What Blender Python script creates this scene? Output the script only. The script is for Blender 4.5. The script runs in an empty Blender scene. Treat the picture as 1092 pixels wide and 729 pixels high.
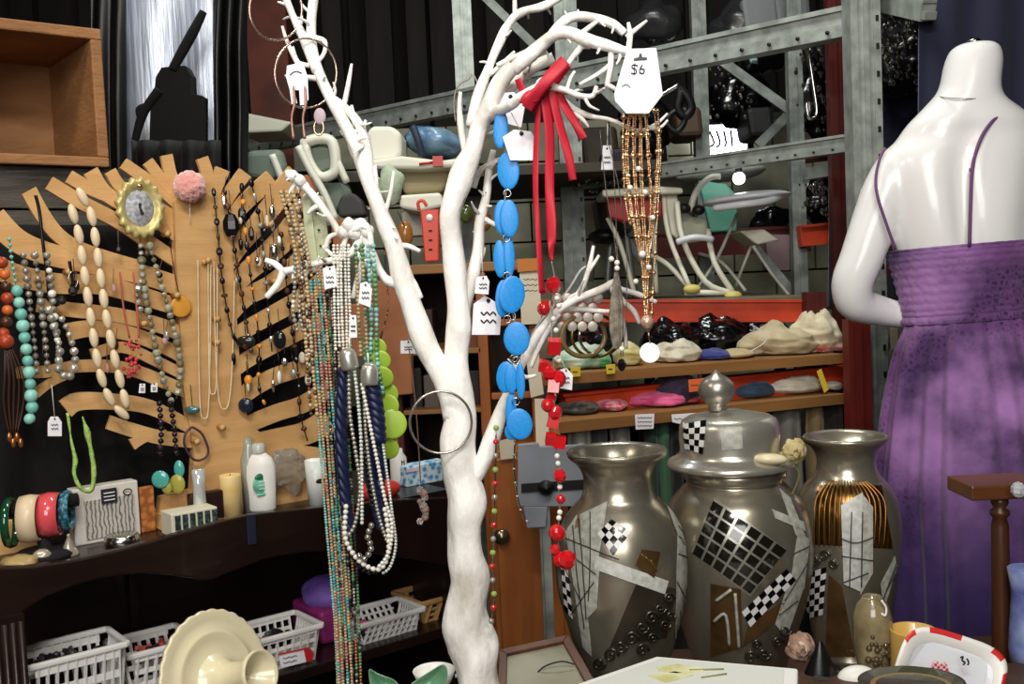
import bpy, bmesh, math, random
from mathutils import Vector, Matrix, noise
R = random.Random(7)
PI = math.pi
scene = bpy.context.scene
COL = scene.collection
# ------------------------------------------------------------------ camera
F = 1100.0
W0, H0 = 1092.0, 729.0
CAM = Vector((0, 0, 1.45))
PITCH, ROLL = math.radians(3.3), math.radians(2.5)
cd = bpy.data.cameras.new('camera'); cam = bpy.data.objects.new('camera', cd); COL.objects.link(cam)
cd.sensor_width = 36; cd.lens = 36 * F / W0; cd.clip_start = 0.05
_m = Matrix.Rotation(PI / 2 - PITCH, 4, 'X') @ Matrix.Rotation(-ROLL, 4, 'Z')
cam.matrix_world = Matrix.Translation(CAM) @ _m
scene.camera = cam
_m3 = _m.to_3x3()
def ray(px, py): return _m3 @ Vector(((px - W0 / 2) / F, (H0 / 2 - py) / F, -1.0))
def P(px, py, Y):
    d = ray(px, py); return CAM + d * (Y / d.y)
def S(px, Y): return px / F * Y
# ------------------------------------------------------------------ world, lights, exposure
wd = bpy.data.worlds.new('world'); scene.world = wd; wd.use_nodes = True
wd.node_tree.nodes['Background'].inputs[0].default_value = (0.75, 0.85, 1, 1)
wd.node_tree.nodes['Background'].inputs[1].default_value = 0.05
vs = scene.view_settings
vs.view_transform = 'Standard'; vs.look = 'None'; vs.gamma = 1; vs.use_curve_mapping = False
vs.exposure = 0.0
scene.cycles.use_denoising = True
scene.cycles.max_bounces = 6
def area(name, loc, target, sx, sy, power, color=(1, 1, 1)):
    l = bpy.data.lights.new(name, 'AREA'); l.shape = 'RECTANGLE'; l.size = sx; l.size_y = sy
    l.energy = power; l.color = color
    o = bpy.data.objects.new(name, l); COL.objects.link(o); o.location = loc
    o.rotation_euler = (Vector(target) - Vector(loc)).to_track_quat('-Z', 'Y').to_euler()
    return o
area('daylight_from_shop_door', (-0.3, -1.6, 2.3), (0.1, 2.0, 1.2), 1.6, 1.3, 56, (1, .98, .95))
for i, (x, y) in enumerate([(-0.25, -0.1), (0.1, 0.05), (0.05, -0.5), (0.5, 0.1)]):
    area('spot_lamp', (x, y, 2.9), (x * .8, 2.0, 1.2), .11, .11, 10, (1, .96, .88))
area('warehouse_lamp', (0.3, 2.5, 3.7), (0.6, 3.9, 1.6), .9, .25, 44, (.95, 1, .93))
area('left_lamp', (-1.1, 0.9, 2.9), (-.7, 1.9, 1.3), .25, .25, 9, (1, .86, .66))
area('added_panel_lamp', (-.86, 2.72, 2.75), (-.9, 2.86, 2.0), .3, .05, 5, (.85, .92, 1))  # added unseen lamp, just in front of the silvery panel to brighten it

# ------------------------------------------------------------------ materials
def lin(c):
    if isinstance(c, str):
        c = [int(c[i:i + 2], 16) / 255 for i in (0, 2, 4)]
    return tuple((v / 12.92 if v <= .04045 else ((v + .055) / 1.055) ** 2.4) for v in c)
_mc = {}
def mat(name, col, rough=.5, metal=0, col2=None, nscale=8, ndetail=3, stretch=(1, 1, 1), bump=0, bscale=40, trans=0,
        emit=0, coat=0, kind='noise', lo=.35, hi=.65, ior=1.45, alpha=1, sheen=0):
    if name in _mc: return _mc[name]
    m = bpy.data.materials.new(name); m.use_nodes = True
    nt = m.node_tree; b = nt.nodes['Principled BSDF']; L = nt.links.new
    c = lin(col)
    b.inputs['Base Color'].default_value = (*c, 1)
    b.inputs['Roughness'].default_value = rough
    b.inputs['Metallic'].default_value = metal
    b.inputs['Transmission Weight'].default_value = trans
    b.inputs['Coat Weight'].default_value = coat
    b.inputs['IOR'].default_value = ior
    b.inputs['Alpha'].default_value = alpha
    b.inputs['Sheen Weight'].default_value = sheen
    if emit:
        b.inputs['Emission Color'].default_value = (*c, 1); b.inputs['Emission Strength'].default_value = emit
    tc = nt.nodes.new('ShaderNodeTexCoord'); mp = nt.nodes.new('ShaderNodeMapping')
    mp.inputs['Scale'].default_value = stretch
    L(tc.outputs['Object'], mp.inputs[0])
    if col2 is not None:
        if kind == 'voronoi':
            n = nt.nodes.new('ShaderNodeTexVoronoi'); n.inputs['Scale'].default_value = nscale; o = n.outputs['Distance']
        elif kind == 'checker':
            n = nt.nodes.new('ShaderNodeTexChecker'); n.inputs['Scale'].default_value = nscale; o = n.outputs['Fac']
        elif kind == 'wave':
            n = nt.nodes.new('ShaderNodeTexWave'); n.inputs['Scale'].default_value = nscale
            n.inputs['Distortion'].default_value = 6; n.inputs['Detail'].default_value = ndetail; o = n.outputs['Fac']
        else:
            n = nt.nodes.new('ShaderNodeTexNoise'); n.inputs['Scale'].default_value = nscale
            n.inputs['Detail'].default_value = ndetail; o = n.outputs['Fac']
        L(mp.outputs[0], n.inputs['Vector'])
        r = nt.nodes.new('ShaderNodeValToRGB')
        r.color_ramp.elements[0].position = lo; r.color_ramp.elements[1].position = hi
        r.color_ramp.elements[0].color = (*c, 1); r.color_ramp.elements[1].color = (*lin(col2), 1)
        L(o, r.inputs[0]); L(r.outputs[0], b.inputs['Base Color'])
    if bump:
        n = nt.nodes.new('ShaderNodeTexNoise'); n.inputs['Scale'].default_value = bscale; n.inputs['Detail'].default_value = 4
        L(mp.outputs[0], n.inputs['Vector'])
        bp = nt.nodes.new('ShaderNodeBump'); bp.inputs['Strength'].default_value = bump; bp.inputs['Distance'].default_value = .01
        L(n.outputs['Fac'], bp.inputs['Height']); L(bp.outputs[0], b.inputs['Normal'])
    _mc[name] = m
    return m

WHITEWOOD = mat('white painted wood', 'bdb6aa', .5, col2='f6f3ee', nscale=16, lo=.28, hi=.5, bump=.5, bscale=45, ndetail=6, stretch=(1,1,.5))
KRAFT = mat('kraft board', 'c0935c', .75, col2='d2a66e', nscale=5, stretch=(1, 1, 6), bump=.1)
DARKWOOD = mat('espresso wood', '20110d', .33, col2='170c09', nscale=4, stretch=(1, 1, 8), coat=.15)
PINE = mat('orange pine', 'a8642c', .45, col2='8f4f1f', nscale=4, stretch=(5, 5, .6), ndetail=5)
CRATEWOOD = mat('old crate wood', 'a5764a', .7, col2='6d4524', nscale=5, stretch=(1, 1, 3), ndetail=6, bump=.3, lo=.3, hi=.8)
GREYWOOD = mat('weathered grey boards', '55504a', .85, col2='35302b', nscale=6, stretch=(1, 1, 7), ndetail=7, bump=.4)
BOARD = mat('brown shelf board', '9a6c3c', .6, col2='7e5429', nscale=3, stretch=(.5, 1, 5), ndetail=4)
GALV = mat('galvanised steel', 'a9aea8', .5, metal=.35, col2='868b87', nscale=22, ndetail=5, bump=.05)
GALVD = mat('dull galvanised steel', '8a8f8a', .55, metal=.3, col2='666b67', nscale=22, ndetail=5)
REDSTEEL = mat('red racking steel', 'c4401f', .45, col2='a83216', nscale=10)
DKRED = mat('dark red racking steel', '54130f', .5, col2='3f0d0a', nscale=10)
BLACK = mat('black', '0a0a0b', .5)
BLACKGLOSS = mat('black glossy plastic', '08080a', .18, bump=.6, bscale=9)
BLACKFILM = mat('black film', '040405', .45, bump=.5, bscale=4, stretch=(3, 3, .5))
CREAM = mat('cream plastic', 'd9d0ae', .42, col2='cbbf98', nscale=4)
WHITEPL = mat('white plastic', 'e3e1dc', .4)
PAPER = mat('white card', 'eeebf0', .7)
INK = mat('ink', '1b1b22', .7)
SILVER = mat('silver', 'c8c6c0', .2, metal=1)
GOLD = mat('gold chain metal', 'd9a678', .25, metal=1, col2='f0d8b0', nscale=60)
GLASS = mat('clear glass', 'f4f4f4', .06, trans=.85, ior=1.45)
PEARL = mat('pearl', 'e5e1d6', .25, coat=.5)
GREYPEARL = mat('grey pearl', '9a978e', .25, metal=.35, coat=.4)
TURQ = mat('turquoise', '5fa8a0', .35, col2='7fc0b4', nscale=60)
BLKBEAD = mat('black bead', '101012', .2)
BRNBEAD = mat('brown bead', '4b2a1a', .3)
AMBER = mat('amber bead', 'd98f33', .35)
REDGL = mat('red glass', 'b00c12', .12, coat=.5, col2='d4242a', nscale=50)
CORD = mat('brown cord', '6b5140', .8)

# ------------------------------------------------------------------ mesh building
def catmull(pts, k=6):
    pts = [Vector(p) for p in pts]
    if len(pts) < 3: 
        return [pts[0].lerp(pts[-1], i / k) for i in range(k + 1)]
    out = []
    n = len(pts)
    for i in range(n - 1):
        p0 = pts[max(i - 1, 0)]; p1 = pts[i]; p2 = pts[i + 1]; p3 = pts[min(i + 2, n - 1)]
        for j in range(k):
            t = j / k
            out.append(.5 * ((2 * p1) + (-p0 + p2) * t + (2 * p0 - 5 * p1 + 4 * p2 - p3) * t * t + (-p0 + 3 * p1 - 3 * p2 + p3) * t ** 3))
    out.append(pts[-1])
    return out
class MB:
    def __init__(s): s.v = []; s.f = []; s.sm = []; s.mi = []; s.cur = 0
    def add(s, vs_, fs, smooth=False):
        b = len(s.v); s.v += [Vector(v) for v in vs_]
        for f in fs: s.f.append([b + i for i in f]); s.sm.append(smooth); s.mi.append(s.cur)
        return s
    def box(s, c, size, rot=None):
        hx, hy, hz = size[0] / 2, size[1] / 2, size[2] / 2
        M = rot if rot is not None else Matrix.Identity(3)
        c = Vector(c)
        vv = [c + M @ Vector((x, y, z)) for x in (-hx, hx) for y in (-hy, hy) for z in (-hz, hz)]
        return s.add(vv, [(0, 1, 3, 2), (4, 6, 7, 5), (0, 4, 5, 1), (2, 3, 7, 6), (0, 2, 6, 4), (1, 5, 7, 3)])
    def beam(s, a, b, w, h, up=(0, 0, 1)):
        a = Vector(a); b = Vector(b); d = (b - a); L = d.length; d.normalize()
        u = Vector(up); side = d.cross(u)
        if side.length < 1e-4: side = d.cross(Vector((1, 0, 0)))
        side.normalize(); u = side.cross(d)
        M = Matrix((d, side, u)).transposed()
        return s.box((a + b) / 2, (L, w, h), M)
    def tube(s, pts, rad, seg=8, k=5, knob=0, closed=False, flat=1.0, smooth_path=True):
        n0 = len(pts)
        if not isinstance(rad, (list, tuple)): rad = [rad] * n0
        q = [(Vector(p).x, Vector(p).y, Vector(p).z) for p in pts]
        if smooth_path and n0 > 2:
            if closed: q = q + [q[0]]; rad = list(rad) + [rad[0]]
            c = catmull(q, k); rr = []
            for i in range(len(q) - 1):
                for j in range(k): rr.append(rad[i] + (rad[i + 1] - rad[i]) * j / k)
            rr.append(rad[-1])
            if closed: c = c[:-1]; rr = rr[:-1]
        else: c = [Vector(p) for p in q]; rr = list(rad)
        n = len(c); rings = []; nrm = None
        for i in range(n):
            if closed: t = c[(i + 1) % n] - c[i - 1]
            else: t = c[min(i + 1, n - 1)] - c[max(i - 1, 0)]
            if t.length < 1e-9: t = Vector((0, 0, 1))
            t.normalize()
            if nrm is None:
                nrm = t.cross(Vector((0, 1, 0)))
                if nrm.length < .1: nrm = t.cross(Vector((1, 0, 0)))
            nrm = (nrm - t * nrm.dot(t)); nrm.normalize(); bn = t.cross(nrm)
            ring = []
            for j in range(seg):
                a = 2 * PI * j / seg; r = rr[i]
                d = nrm * math.cos(a) + bn * math.sin(a) * flat
                p = c[i] + d * r
                if knob: p += d * r * knob * (noise.noise(p * (18 if r > .006 else 40)) + .5 * noise.noise(Vector((p.x * 45, p.y * 45, p.z * 9))))
                ring.append(p)
            rings.append(ring)
        vv = [p for r_ in rings for p in r_]; ff = []
        for i in range(n if closed else n - 1):
            for j in range(seg):
                a = i * seg + j; b = i * seg + (j + 1) % seg
                c2 = ((i + 1) % n) * seg + (j + 1) % seg; d2 = ((i + 1) % n) * seg + j
                ff.append((a, b, c2, d2))
        if not closed:
            ff.append(tuple(range(seg - 1, -1, -1))); ff.append(tuple((n - 1) * seg + j for j in range(seg)))
        return s.add(vv, ff, True)
    def lathe(s, prof, o, seg=32, axis=None, fluted=0, nfl=0, caps=True, sx=1, sy=1):
        """prof: (radius, height) from bottom up, about o"""
        o = Vector(o)
        M = Matrix.Identity(3) if axis is None else Vector((0, 0, 1)).rotation_difference(Vector(axis)).to_matrix()
        vv = []; ff = []
        for r, h in prof:
            for j in range(seg):
                a = 2 * PI * j / seg
                rr = r * (1 + fluted * math.cos(a * nfl)) if fluted else r
                vv.append(o + M @ Vector((rr * math.cos(a) * sx, rr * math.sin(a) * sy, h)))
        n = len(prof)
        for i in range(n - 1):
            for j in range(seg):
                ff.append((i * seg + j, i * seg + (j + 1) % seg, (i + 1) * seg + (j + 1) % seg, (i + 1) * seg + j))
        if caps:
            if prof[0][0] > 1e-5: ff.append(tuple(range(seg - 1, -1, -1)))
            if prof[-1][0] > 1e-5: ff.append(tuple((n - 1) * seg + j for j in range(seg)))
        return s.add(vv, ff, True)
    def ell(s, c, r, rot=None, seg=14, rings=9, lump=0, lf=20):
        c = Vector(c)
        if not isinstance(r, (tuple, list)): r = (r, r, r)
        M = rot if rot is not None else Matrix.Identity(3)
        vv = []; ff = []
        for i in range(rings + 1):
            ph = PI * i / rings
            for j in range(seg):
                a = 2 * PI * j / seg
                d = Vector((math.sin(ph) * math.cos(a), math.sin(ph) * math.sin(a), math.cos(ph)))
                k = 1
                if lump: k = 1 + lump * noise.fractal((c + Vector((d.x * r[0], d.y * r[1], d.z * r[2]))) * lf, 1.0, 2.0, 3)
                vv.append(c + M @ Vector((d.x * r[0] * k, d.y * r[1] * k, d.z * r[2] * k)))
        for i in range(rings):
            for j in range(seg):
                a = i * seg + j; b = i * seg + (j + 1) % seg
                if i == 0: ff.append((a, b + seg, a + seg))
                elif i == rings - 1: ff.append((a, b, a + seg))
                else: ff.append((a, b, b + seg, a + seg))
        return s.add(vv, ff, True)
    def prism(s, poly, ext, smooth=False):
        """poly: world points (planar), ext: extrusion vector"""
        n = len(poly); ext = Vector(ext)
        vv = [Vector(p) for p in poly] + [Vector(p) + ext for p in poly]
        ff = [tuple(range(n)), tuple(range(2 * n - 1, n - 1, -1))]
        b = len(s.v)
        s.add(vv, ff, False)
        for i in range(n):
            s.f.append([b + i, b + (i + 1) % n, b + n + (i + 1) % n, b + n + i]); s.sm.append(smooth); s.mi.append(s.cur)
        return s
    def grid(s, fn, nu, nv, closed_u=False):
        vv = [fn(i / nu, j / nv) for j in range(nv + 1) for i in range(nu + (0 if closed_u else 1))]
        w = nu if closed_u else nu + 1; ff = []
        for j in range(nv):
            for i in range(nu):
                i2 = (i + 1) % w if closed_u else i + 1
                ff.append((j * w + i, j * w + i2, (j + 1) * w + i2, (j + 1) * w + i))
        return s.add(vv, ff, True)
    def build(s, name, mats, parent=None, label=None, org=None, recalc=True):
        if not isinstance(mats, (list, tuple)): mats = [mats]
        if org is None:
            if parent is not None:
                org = Vector(parent.get('_o', (0, 0, 0))) if False else ORG[parent.name]
            else:
                xs = [v.x for v in s.v]; ys = [v.y for v in s.v]; zs = [v.z for v in s.v]
                org = Vector(((min(xs) + max(xs)) / 2, (min(ys) + max(ys)) / 2, min(zs)))
        me = bpy.data.meshes.new(name)
        me.from_pydata([v - org for v in s.v], [], s.f)
        me.polygons.foreach_set('use_smooth', s.sm)
        me.polygons.foreach_set('material_index', s.mi)
        for m in mats: me.materials.append(m)
        if recalc:
            bm = bmesh.new(); bm.from_mesh(me); bmesh.ops.recalc_face_normals(bm, faces=bm.faces); bm.to_mesh(me); bm.free()
        me.update()
        o = bpy.data.objects.new(name, me); COL.objects.link(o)
        ORG[o.name] = org
        if parent is not None: o.parent = parent
        else: o.location = org
        if label: o['label'] = label
        return o
ORG = {}
def T(name, label, cat, loc, group=None):
    o = bpy.data.objects.new(name, None); COL.objects.link(o); o.location = loc; o.empty_display_size = .02
    o['label'] = label; o['category'] = cat
    if group: o['group'] = group
    ORG[o.name] = Vector(loc)
    return o
def tag(o, label, cat, group=None, kind=None):
    o['label'] = label; o['category'] = cat
    if group: o['group'] = group
    if kind: o['kind'] = kind
    return o
def struct(name, mb, m):
    o = mb.build(name, m); o['kind'] = 'structure'; return o
def bevel(o, w=.003, seg=2):
    b = o.modifiers.new('bevel', 'BEVEL'); b.width = w; b.segments = seg; b.limit_method = 'ANGLE'; return o
def solid(o, t):
    b = o.modifiers.new('solid', 'SOLIDIFY'); b.thickness = t; return o
_bm = {}
def bead(c, r, m, parent, d=None, name='bead', shape='ball'):
    """one bead as its own object sharing mesh data"""
    key = (shape, m.name)
    if key not in _bm:
        b = MB()
        if shape == 'ball': b.ell((0, 0, 0), 1)
        elif shape == 'cube': b.box((0, 0, 0), (1.7, 1.7, 1.7))
        elif shape == 'disc': b.lathe([(0, -.16), (.8, -.15), (.97, -.08), (1, 0), (.97, .08), (.8, .15), (0, .16)], (0, 0, 0), 24)
        elif shape == 'facet': b.ell((0, 0, 0), 1, seg=7, rings=5); b.sm = [False] * len(b.sm)
        elif shape == 'rib': b.lathe([(0, -1), (.5, -.9), (.9, -.5), (1, 0), (.9, .5), (.5, .9), (0, 1)], (0, 0, 0), 20, fluted=.06, nfl=10)
        me = bpy.data.meshes.new(name)
        me.from_pydata(b.v, [], b.f); me.polygons.foreach_set('use_smooth', b.sm); me.materials.append(m)
        bmm = bmesh.new(); bmm.from_mesh(me); bmesh.ops.recalc_face_normals(bmm, faces=bmm.faces); bmm.to_mesh(me); bmm.free()
        _bm[key] = me
    o = bpy.data.objects.new(name, _bm[key]); COL.objects.link(o); o.parent = parent
    o.location = Vector(c) - ORG[parent.name]
    if not isinstance(r, (tuple, list)): r = (r, r, r)
    o.scale = r
    if d is not None: o.rotation_euler = Vector((0, 0, 1)).rotation_difference(Vector(d)).to_euler()
    return o
def walk(pts, step, off=0):
    """positions + directions at equal arc steps"""
    c = catmull(pts, 8); out = []; acc = -off
    nxt = 0
    for i in range(len(c) - 1):
        seg = c[i + 1] - c[i]; L = seg.length
        if L < 1e-9: continue
        while nxt <= acc + L:
            t = (nxt - acc) / L
            if t >= 0: out.append((c[i] + seg * t, seg / L))
            nxt += step
        acc += L
    return out
def U(x0, y0, x1, y1, bot, n=10, p=3.0, sag=.5):
    """a hanging loop in pixels: from (x0,y0) down to bot and up to (x1,y1)"""
    out = []
    for i in range(n + 1):
        t = i / n; a = 2 * t - 1
        x = x0 + (x1 - x0) * (t * (1 - sag) + sag * (3 * t * t - 2 * t ** 3))
        top = y0 + (y1 - y0) * t
        out.append((x, top + (bot - top) * (1 - abs(a) ** p)))
    return out
def PY(path, Y): return [P(x, y, Y) for x, y in path]
def seeds(mb, pts, r, step=2.1, seg=6, rings=4, jit=0, flat=1.0):
    for p, d in walk(pts, r * step):
        rr = r * (1 + jit * (R.random() - .5))
        M = Vector((0, 0, 1)).rotation_difference(d).to_matrix()
        mb.ell(p, (rr, rr, rr * flat), M, seg, rings)
    return mb
def strand(name, label, pts, cordr, cordm, parent):
    mb = MB(); mb.tube(pts, cordr, 5, 4); return mb.build(name, cordm, parent, label)
# plane of the dark cabinet front
CA = P(0, 605, 1.5); CB = P(475, 530, 2.0)
CU = Vector((CB.x - CA.x, CB.y - CA.y, 0)).normalized(); CN = Vector((-CU.y, CU.x, 0))
def Q(px, py, off=0):
    d = ray(px, py); p0 = CA + CN * off
    return CAM + d * ((p0 - CAM).dot(CN) / d.dot(CN))
def onz(px, py, z):
    d = ray(px, py); return CAM + d * ((z - CAM.z) / d.z)
CM = Matrix((CU, CN, Vector((0, 0, 1)))).transposed()     # cabinet frame

# ================================================================== SETTING
struct('floor', MB().box((0, 1.2, -.05), (9, 10.4, .1)), mat('concrete floor', '4a4641', .8, col2='38342f', nscale=3))
WALLD = mat('dark timber wall', '1d1511', .8, col2='0f0b09', nscale=3, stretch=(4, 1, .4), ndetail=4)
BLOCK = mat('grey block', '9c9a86', .85, col2='7d7a66', nscale=6)
mb = MB().box((0, 6.05, 2.1), (9, .1, 4.2))
for i in range(23): mb.box((-4.2 + i * .38, 5.96, 2.4), (.12, .08, 3.6))
struct('wall_back', mb, WALLD)
mb = MB()
for r in range(7):
    for c in range(12):
        mb.box((-.9 + c * .41 + (r % 2) * .2, 5.3, .95 + r * .2), (.4, .12, .19))
o = struct('wall_blockwork', mb, BLOCK)
o.name = 'wall_rear'
struct('wall_left', MB().box((-4.45, 1.2, 2.1), (.1, 9.7, 4.2)), mat('left wall paint', '3a3029', .8))
struct('wall_right', MB().box((4.45, 1.2, 2.1), (.1, 9.7, 4.2)), mat('right wall paint', '3a3029', .8))
mb = MB()
mb.box((-2.6, -3.6, 2.1), (3.6, .1, 4.2)); mb.box((2.6, -3.6, 2.1), (3.6, .1, 4.2)); mb.box((0, -3.6, 3.7), (1.7, .1, 1.0))
struct('wall_front', mb, mat('front wall', '6f6557', .8))
mb = MB().box((0, 1.2, 4.25), (9, 10.4, .1))
for i in range(7): mb.box((0, -3 + i * 1.45, 4.1), (9, .1, .2))
struct('ceiling', mb, mat('dark ceiling', '15110e', .85))

# timber post left of the rack and dark wall studs
a = P(289, 60, 5.3)
mb = MB().box((a.x, 5.3, 2.1), (.2, .14, 4.2))
struct('trim_1', mb, mat('red brown post', '6b3020', .6, col2='4d2015', nscale=5))
for i, px in enumerate((345, 398, 440, 470, 530, 570)):
    a = P(px, 60, 5.2)
    struct('trim_%d' % (i + 2), MB().box((a.x, 5.3 if px < 0 else 5.55, 2.9), (.1 + .03 * (i % 2), .1, 2.6)), WALLD)

# small bright window in the far wall
wp = P(772, 150, 5.15)
fr = MB()
for sx in (-1, 1): fr.box((wp.x + sx * .13, 5.17, wp.z), (.03, .05, .22))
for sz in (-1, 1): fr.box((wp.x, 5.17, wp.z + sz * .095), (.29, .05, .03))
w1 = struct('window_1', fr, BLACK)
MB().box((wp.x, 5.18, wp.z), (.24, .02, .16)).build('pane', mat('bright daylight pane', 'f2f4ff', .4, emit=9), w1)
g = MB()
for i in range(4): g.tube([(wp.x - .07 + i * .035, 5.15, wp.z + .05), (wp.x - .05 + i * .03, 5.15, wp.z - .01), (wp.x - .08 + i * .04, 5.15, wp.z - .03)], .006, 5)
g.build('window_bar', BLACK, w1)

# ================================================================== RACKS
def perf_beam(name, label, cat, a, b, w, h, m, group, lip=True, holes=0):
    a = Vector(a); b = Vector(b); d = (b - a).normalized()
    root = T(name, label, cat, a, group)
    mb = MB().beam(a, b, w, h)
    if lip:
        n = Vector((0, 0, 1))
        mb.beam(a + n * h * .42 - Vector((0, w * .35, 0)), b + n * h * .42 - Vector((0, w * .35, 0)), w * .9, h * .16)
        mb.beam(a - n * h * .3 - Vector((0, w * .35, 0)), b - n * h * .3 - Vector((0, w * .35, 0)), w * .8, h * .4)
    mb.build('beam_profile', m, root)
    if holes:
        side = d.cross(Vector((0, 0, 1))).normalized()
        if side.y > 0: side = -side
        L = (b - a).length
        for i in range(holes):
            hb = MB()
            p = a + d * (L * (i + .5) / holes) + side * (w * .76) - Vector((0, 0, h * .3))
            hb.lathe([(h * .07, -.001), (h * .07, .004)], p, 8, axis=side).build('hole_dark', BLACK, root)  # black disc painted in for the shade inside a beam hole
        pass
    return root
def z_at(px, py, Y): return P(px, py, Y).z
# top beam: y~34 at px 905 (Y 2.9), y~157 at px 255 (Y 5.0)
perf_beam('rack_beam', 'upper galvanised beam sloping across behind the white branches', 'rack beam', P(255, 158, 5.05), P(905, 24, 2.95), .05, .085, GALV, 'galvanised racking', holes=34)
perf_beam('rack_beam', 'lower galvanised beam passing just under the bright window', 'rack beam', P(615, 195, 3.9), P(905, 153, 3.0), .04, .05, GALV, 'galvanised racking', holes=18)
perf_beam('rack_beam', 'short galvanised beam in the top right corner by the navy curtain', 'rack beam', P(920, -3, 3.1), P(990, 12, 2.7), .04, .05, GALV, 'galvanised racking')
perf_beam('rack_beam', 'short lower galvanised beam beside the dark red post', 'rack beam', P(860, 186, 3.7), P(905, 178, 3.4), .03, .04, GALVD, 'galvanised racking')
def upright(px, py, Y, w, label, m=GALV, z0=0, z1=4.1, slots=False, name='rack_upright', dep=None, group='galvanised racking'):
    a = P(px, py, Y); d = dep or w
    root = T(name, label, 'rack upright', (a.x, Y, z0), group)
    mb = MB()
    mb.box((a.x, Y, (z0 + z1) / 2), (w * .55, d, z1 - z0))
    mb.box((a.x - w * .38, Y - d * .1, (z0 + z1) / 2), (w * .24, d * .9, z1 - z0))
    mb.box((a.x + w * .38, Y - d * .1, (z0 + z1) / 2), (w * .24, d * .9, z1 - z0))
    mb.box((a.x, Y - d * .5, (z0 + z1) / 2), (w * .16, d * .2, z1 - z0))
    mb.build('post', m, root)
    if slots:
        z = 1.0
        while z < 2.4:
            MB().box((a.x + w * .38, Y - d * .56, z), (w * .1, .004, .016)).build('slot', BLACK, root); z += .075
    return root
upright(920, 150, 2.9, .082, 'wide slotted galvanised upright beside the mannequin shoulder', slots=True)
upright(849, 180, 3.75, .05, 'galvanised upright behind the high chairs', GALVD, slots=False)
upright(745, 60, 4.4, .06, 'galvanised upright left of the bright window', GALVD)
upright(607, 140, 3.95, .085, 'perforated galvanised upright behind the red ribbon', GALVD, slots=True)
upright(495, 60, 4.2, .075, 'galvanised upright behind the top of the white tree', GALV)
def brace(x0, y0, Y0, x1, y1, Y1, label, w=.035):
    return tag(MB().beam(P(x0, y0, Y0), P(x1, y1, Y1), .012, w).build('rack_brace', GALVD), label, 'rack brace', 'rack braces')
brace(760, 58, 3.9, 843, 118, 3.9, 'diagonal brace falling from the upper beam towards the bright window side')
brace(515, -5, 4.4, 600, 78, 4.4, 'diagonal brace at the top left of the red ribbon')
brace(618, 70, 4.2, 668, 120, 4.2, 'diagonal brace behind the white twigs and large price tag')
brace(843, 120, 4.0, 808, 155, 4.0, 'short diagonal brace just right of the bright window')
brace(790, 245, 3.95, 846, 312, 3.95, 'diagonal brace under the white high chair tray', .03)
brace(640, 215, 4.6, 700, 300, 4.6, 'diagonal brace behind the rose gold chains', .03)
# red racking
def redbeam(x0, y0, Y0, x1, y1, Y1, h, label, m=REDSTEEL):
    a, b = P(x0, y0, Y0), P(x1, y1, Y1)
    root = T('red_beam', label, 'rack beam', a, 'red racking')
    mb = MB().beam(a, b, .05, h); mb.beam(a + Vector((0, -.028, -h * .44)), b + Vector((0, -.028, -h * .44)), .012, h * .12); mb.beam(a + Vector((0, -.028, h * .44)), b + Vector((0, -.028, h * .44)), .012, h * .12)
    mb.build('beam_profile', m, root); return root
redbeam(575, 331, 3.25, 860, 331, 3.25, .07, 'bright red shelf beam under the high chairs')
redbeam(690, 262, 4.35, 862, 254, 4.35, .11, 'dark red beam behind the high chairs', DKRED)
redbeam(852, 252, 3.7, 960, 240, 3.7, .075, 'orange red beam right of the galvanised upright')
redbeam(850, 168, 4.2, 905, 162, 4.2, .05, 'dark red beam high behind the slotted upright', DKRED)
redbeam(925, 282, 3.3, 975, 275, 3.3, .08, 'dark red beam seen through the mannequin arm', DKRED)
redbeam(600, 432, 2.85, 905, 400, 3.15, .07, 'red orange beam between the two clothes shelves')
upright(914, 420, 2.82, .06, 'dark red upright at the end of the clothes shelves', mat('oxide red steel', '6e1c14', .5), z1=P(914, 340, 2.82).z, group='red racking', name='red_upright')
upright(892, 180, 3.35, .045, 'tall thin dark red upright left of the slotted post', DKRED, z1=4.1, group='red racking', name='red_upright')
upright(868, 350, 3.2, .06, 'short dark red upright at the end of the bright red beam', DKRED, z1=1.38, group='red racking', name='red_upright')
upright(937, 420, 2.98, .045, 'grey steel pole right of the clothes shelves', GALVD, z1=1.4)
# deck on the red beam
dk = P(720, 318, 3.25).z - .005
a, b = P(575, 320, 3.25), P(858, 320, 3.25)
tag(bevel(MB().box(((a.x + b.x) / 2, 3.72, dk - .012), (b.x - a.x, .9, .02)).build('deck_board', mat('deck board', '6f6a55', .8, col2='57523f', nscale=8))), 'grey timber deck carrying the high chairs above the red beam', 'shelf')
# dark deck high on the rack at left: things stand on the beam line
DZ = P(430, 176, 3.6).z
tag(MB().box((-.35, 3.9, P(430, 184, 3.6).z - .03), (1.7, 1.0, .03)).build('deck_board', mat('dark deck', '3b352b', .8)), 'dark deck behind the trunk carrying cream plastic chairs', 'shelf')

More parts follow.
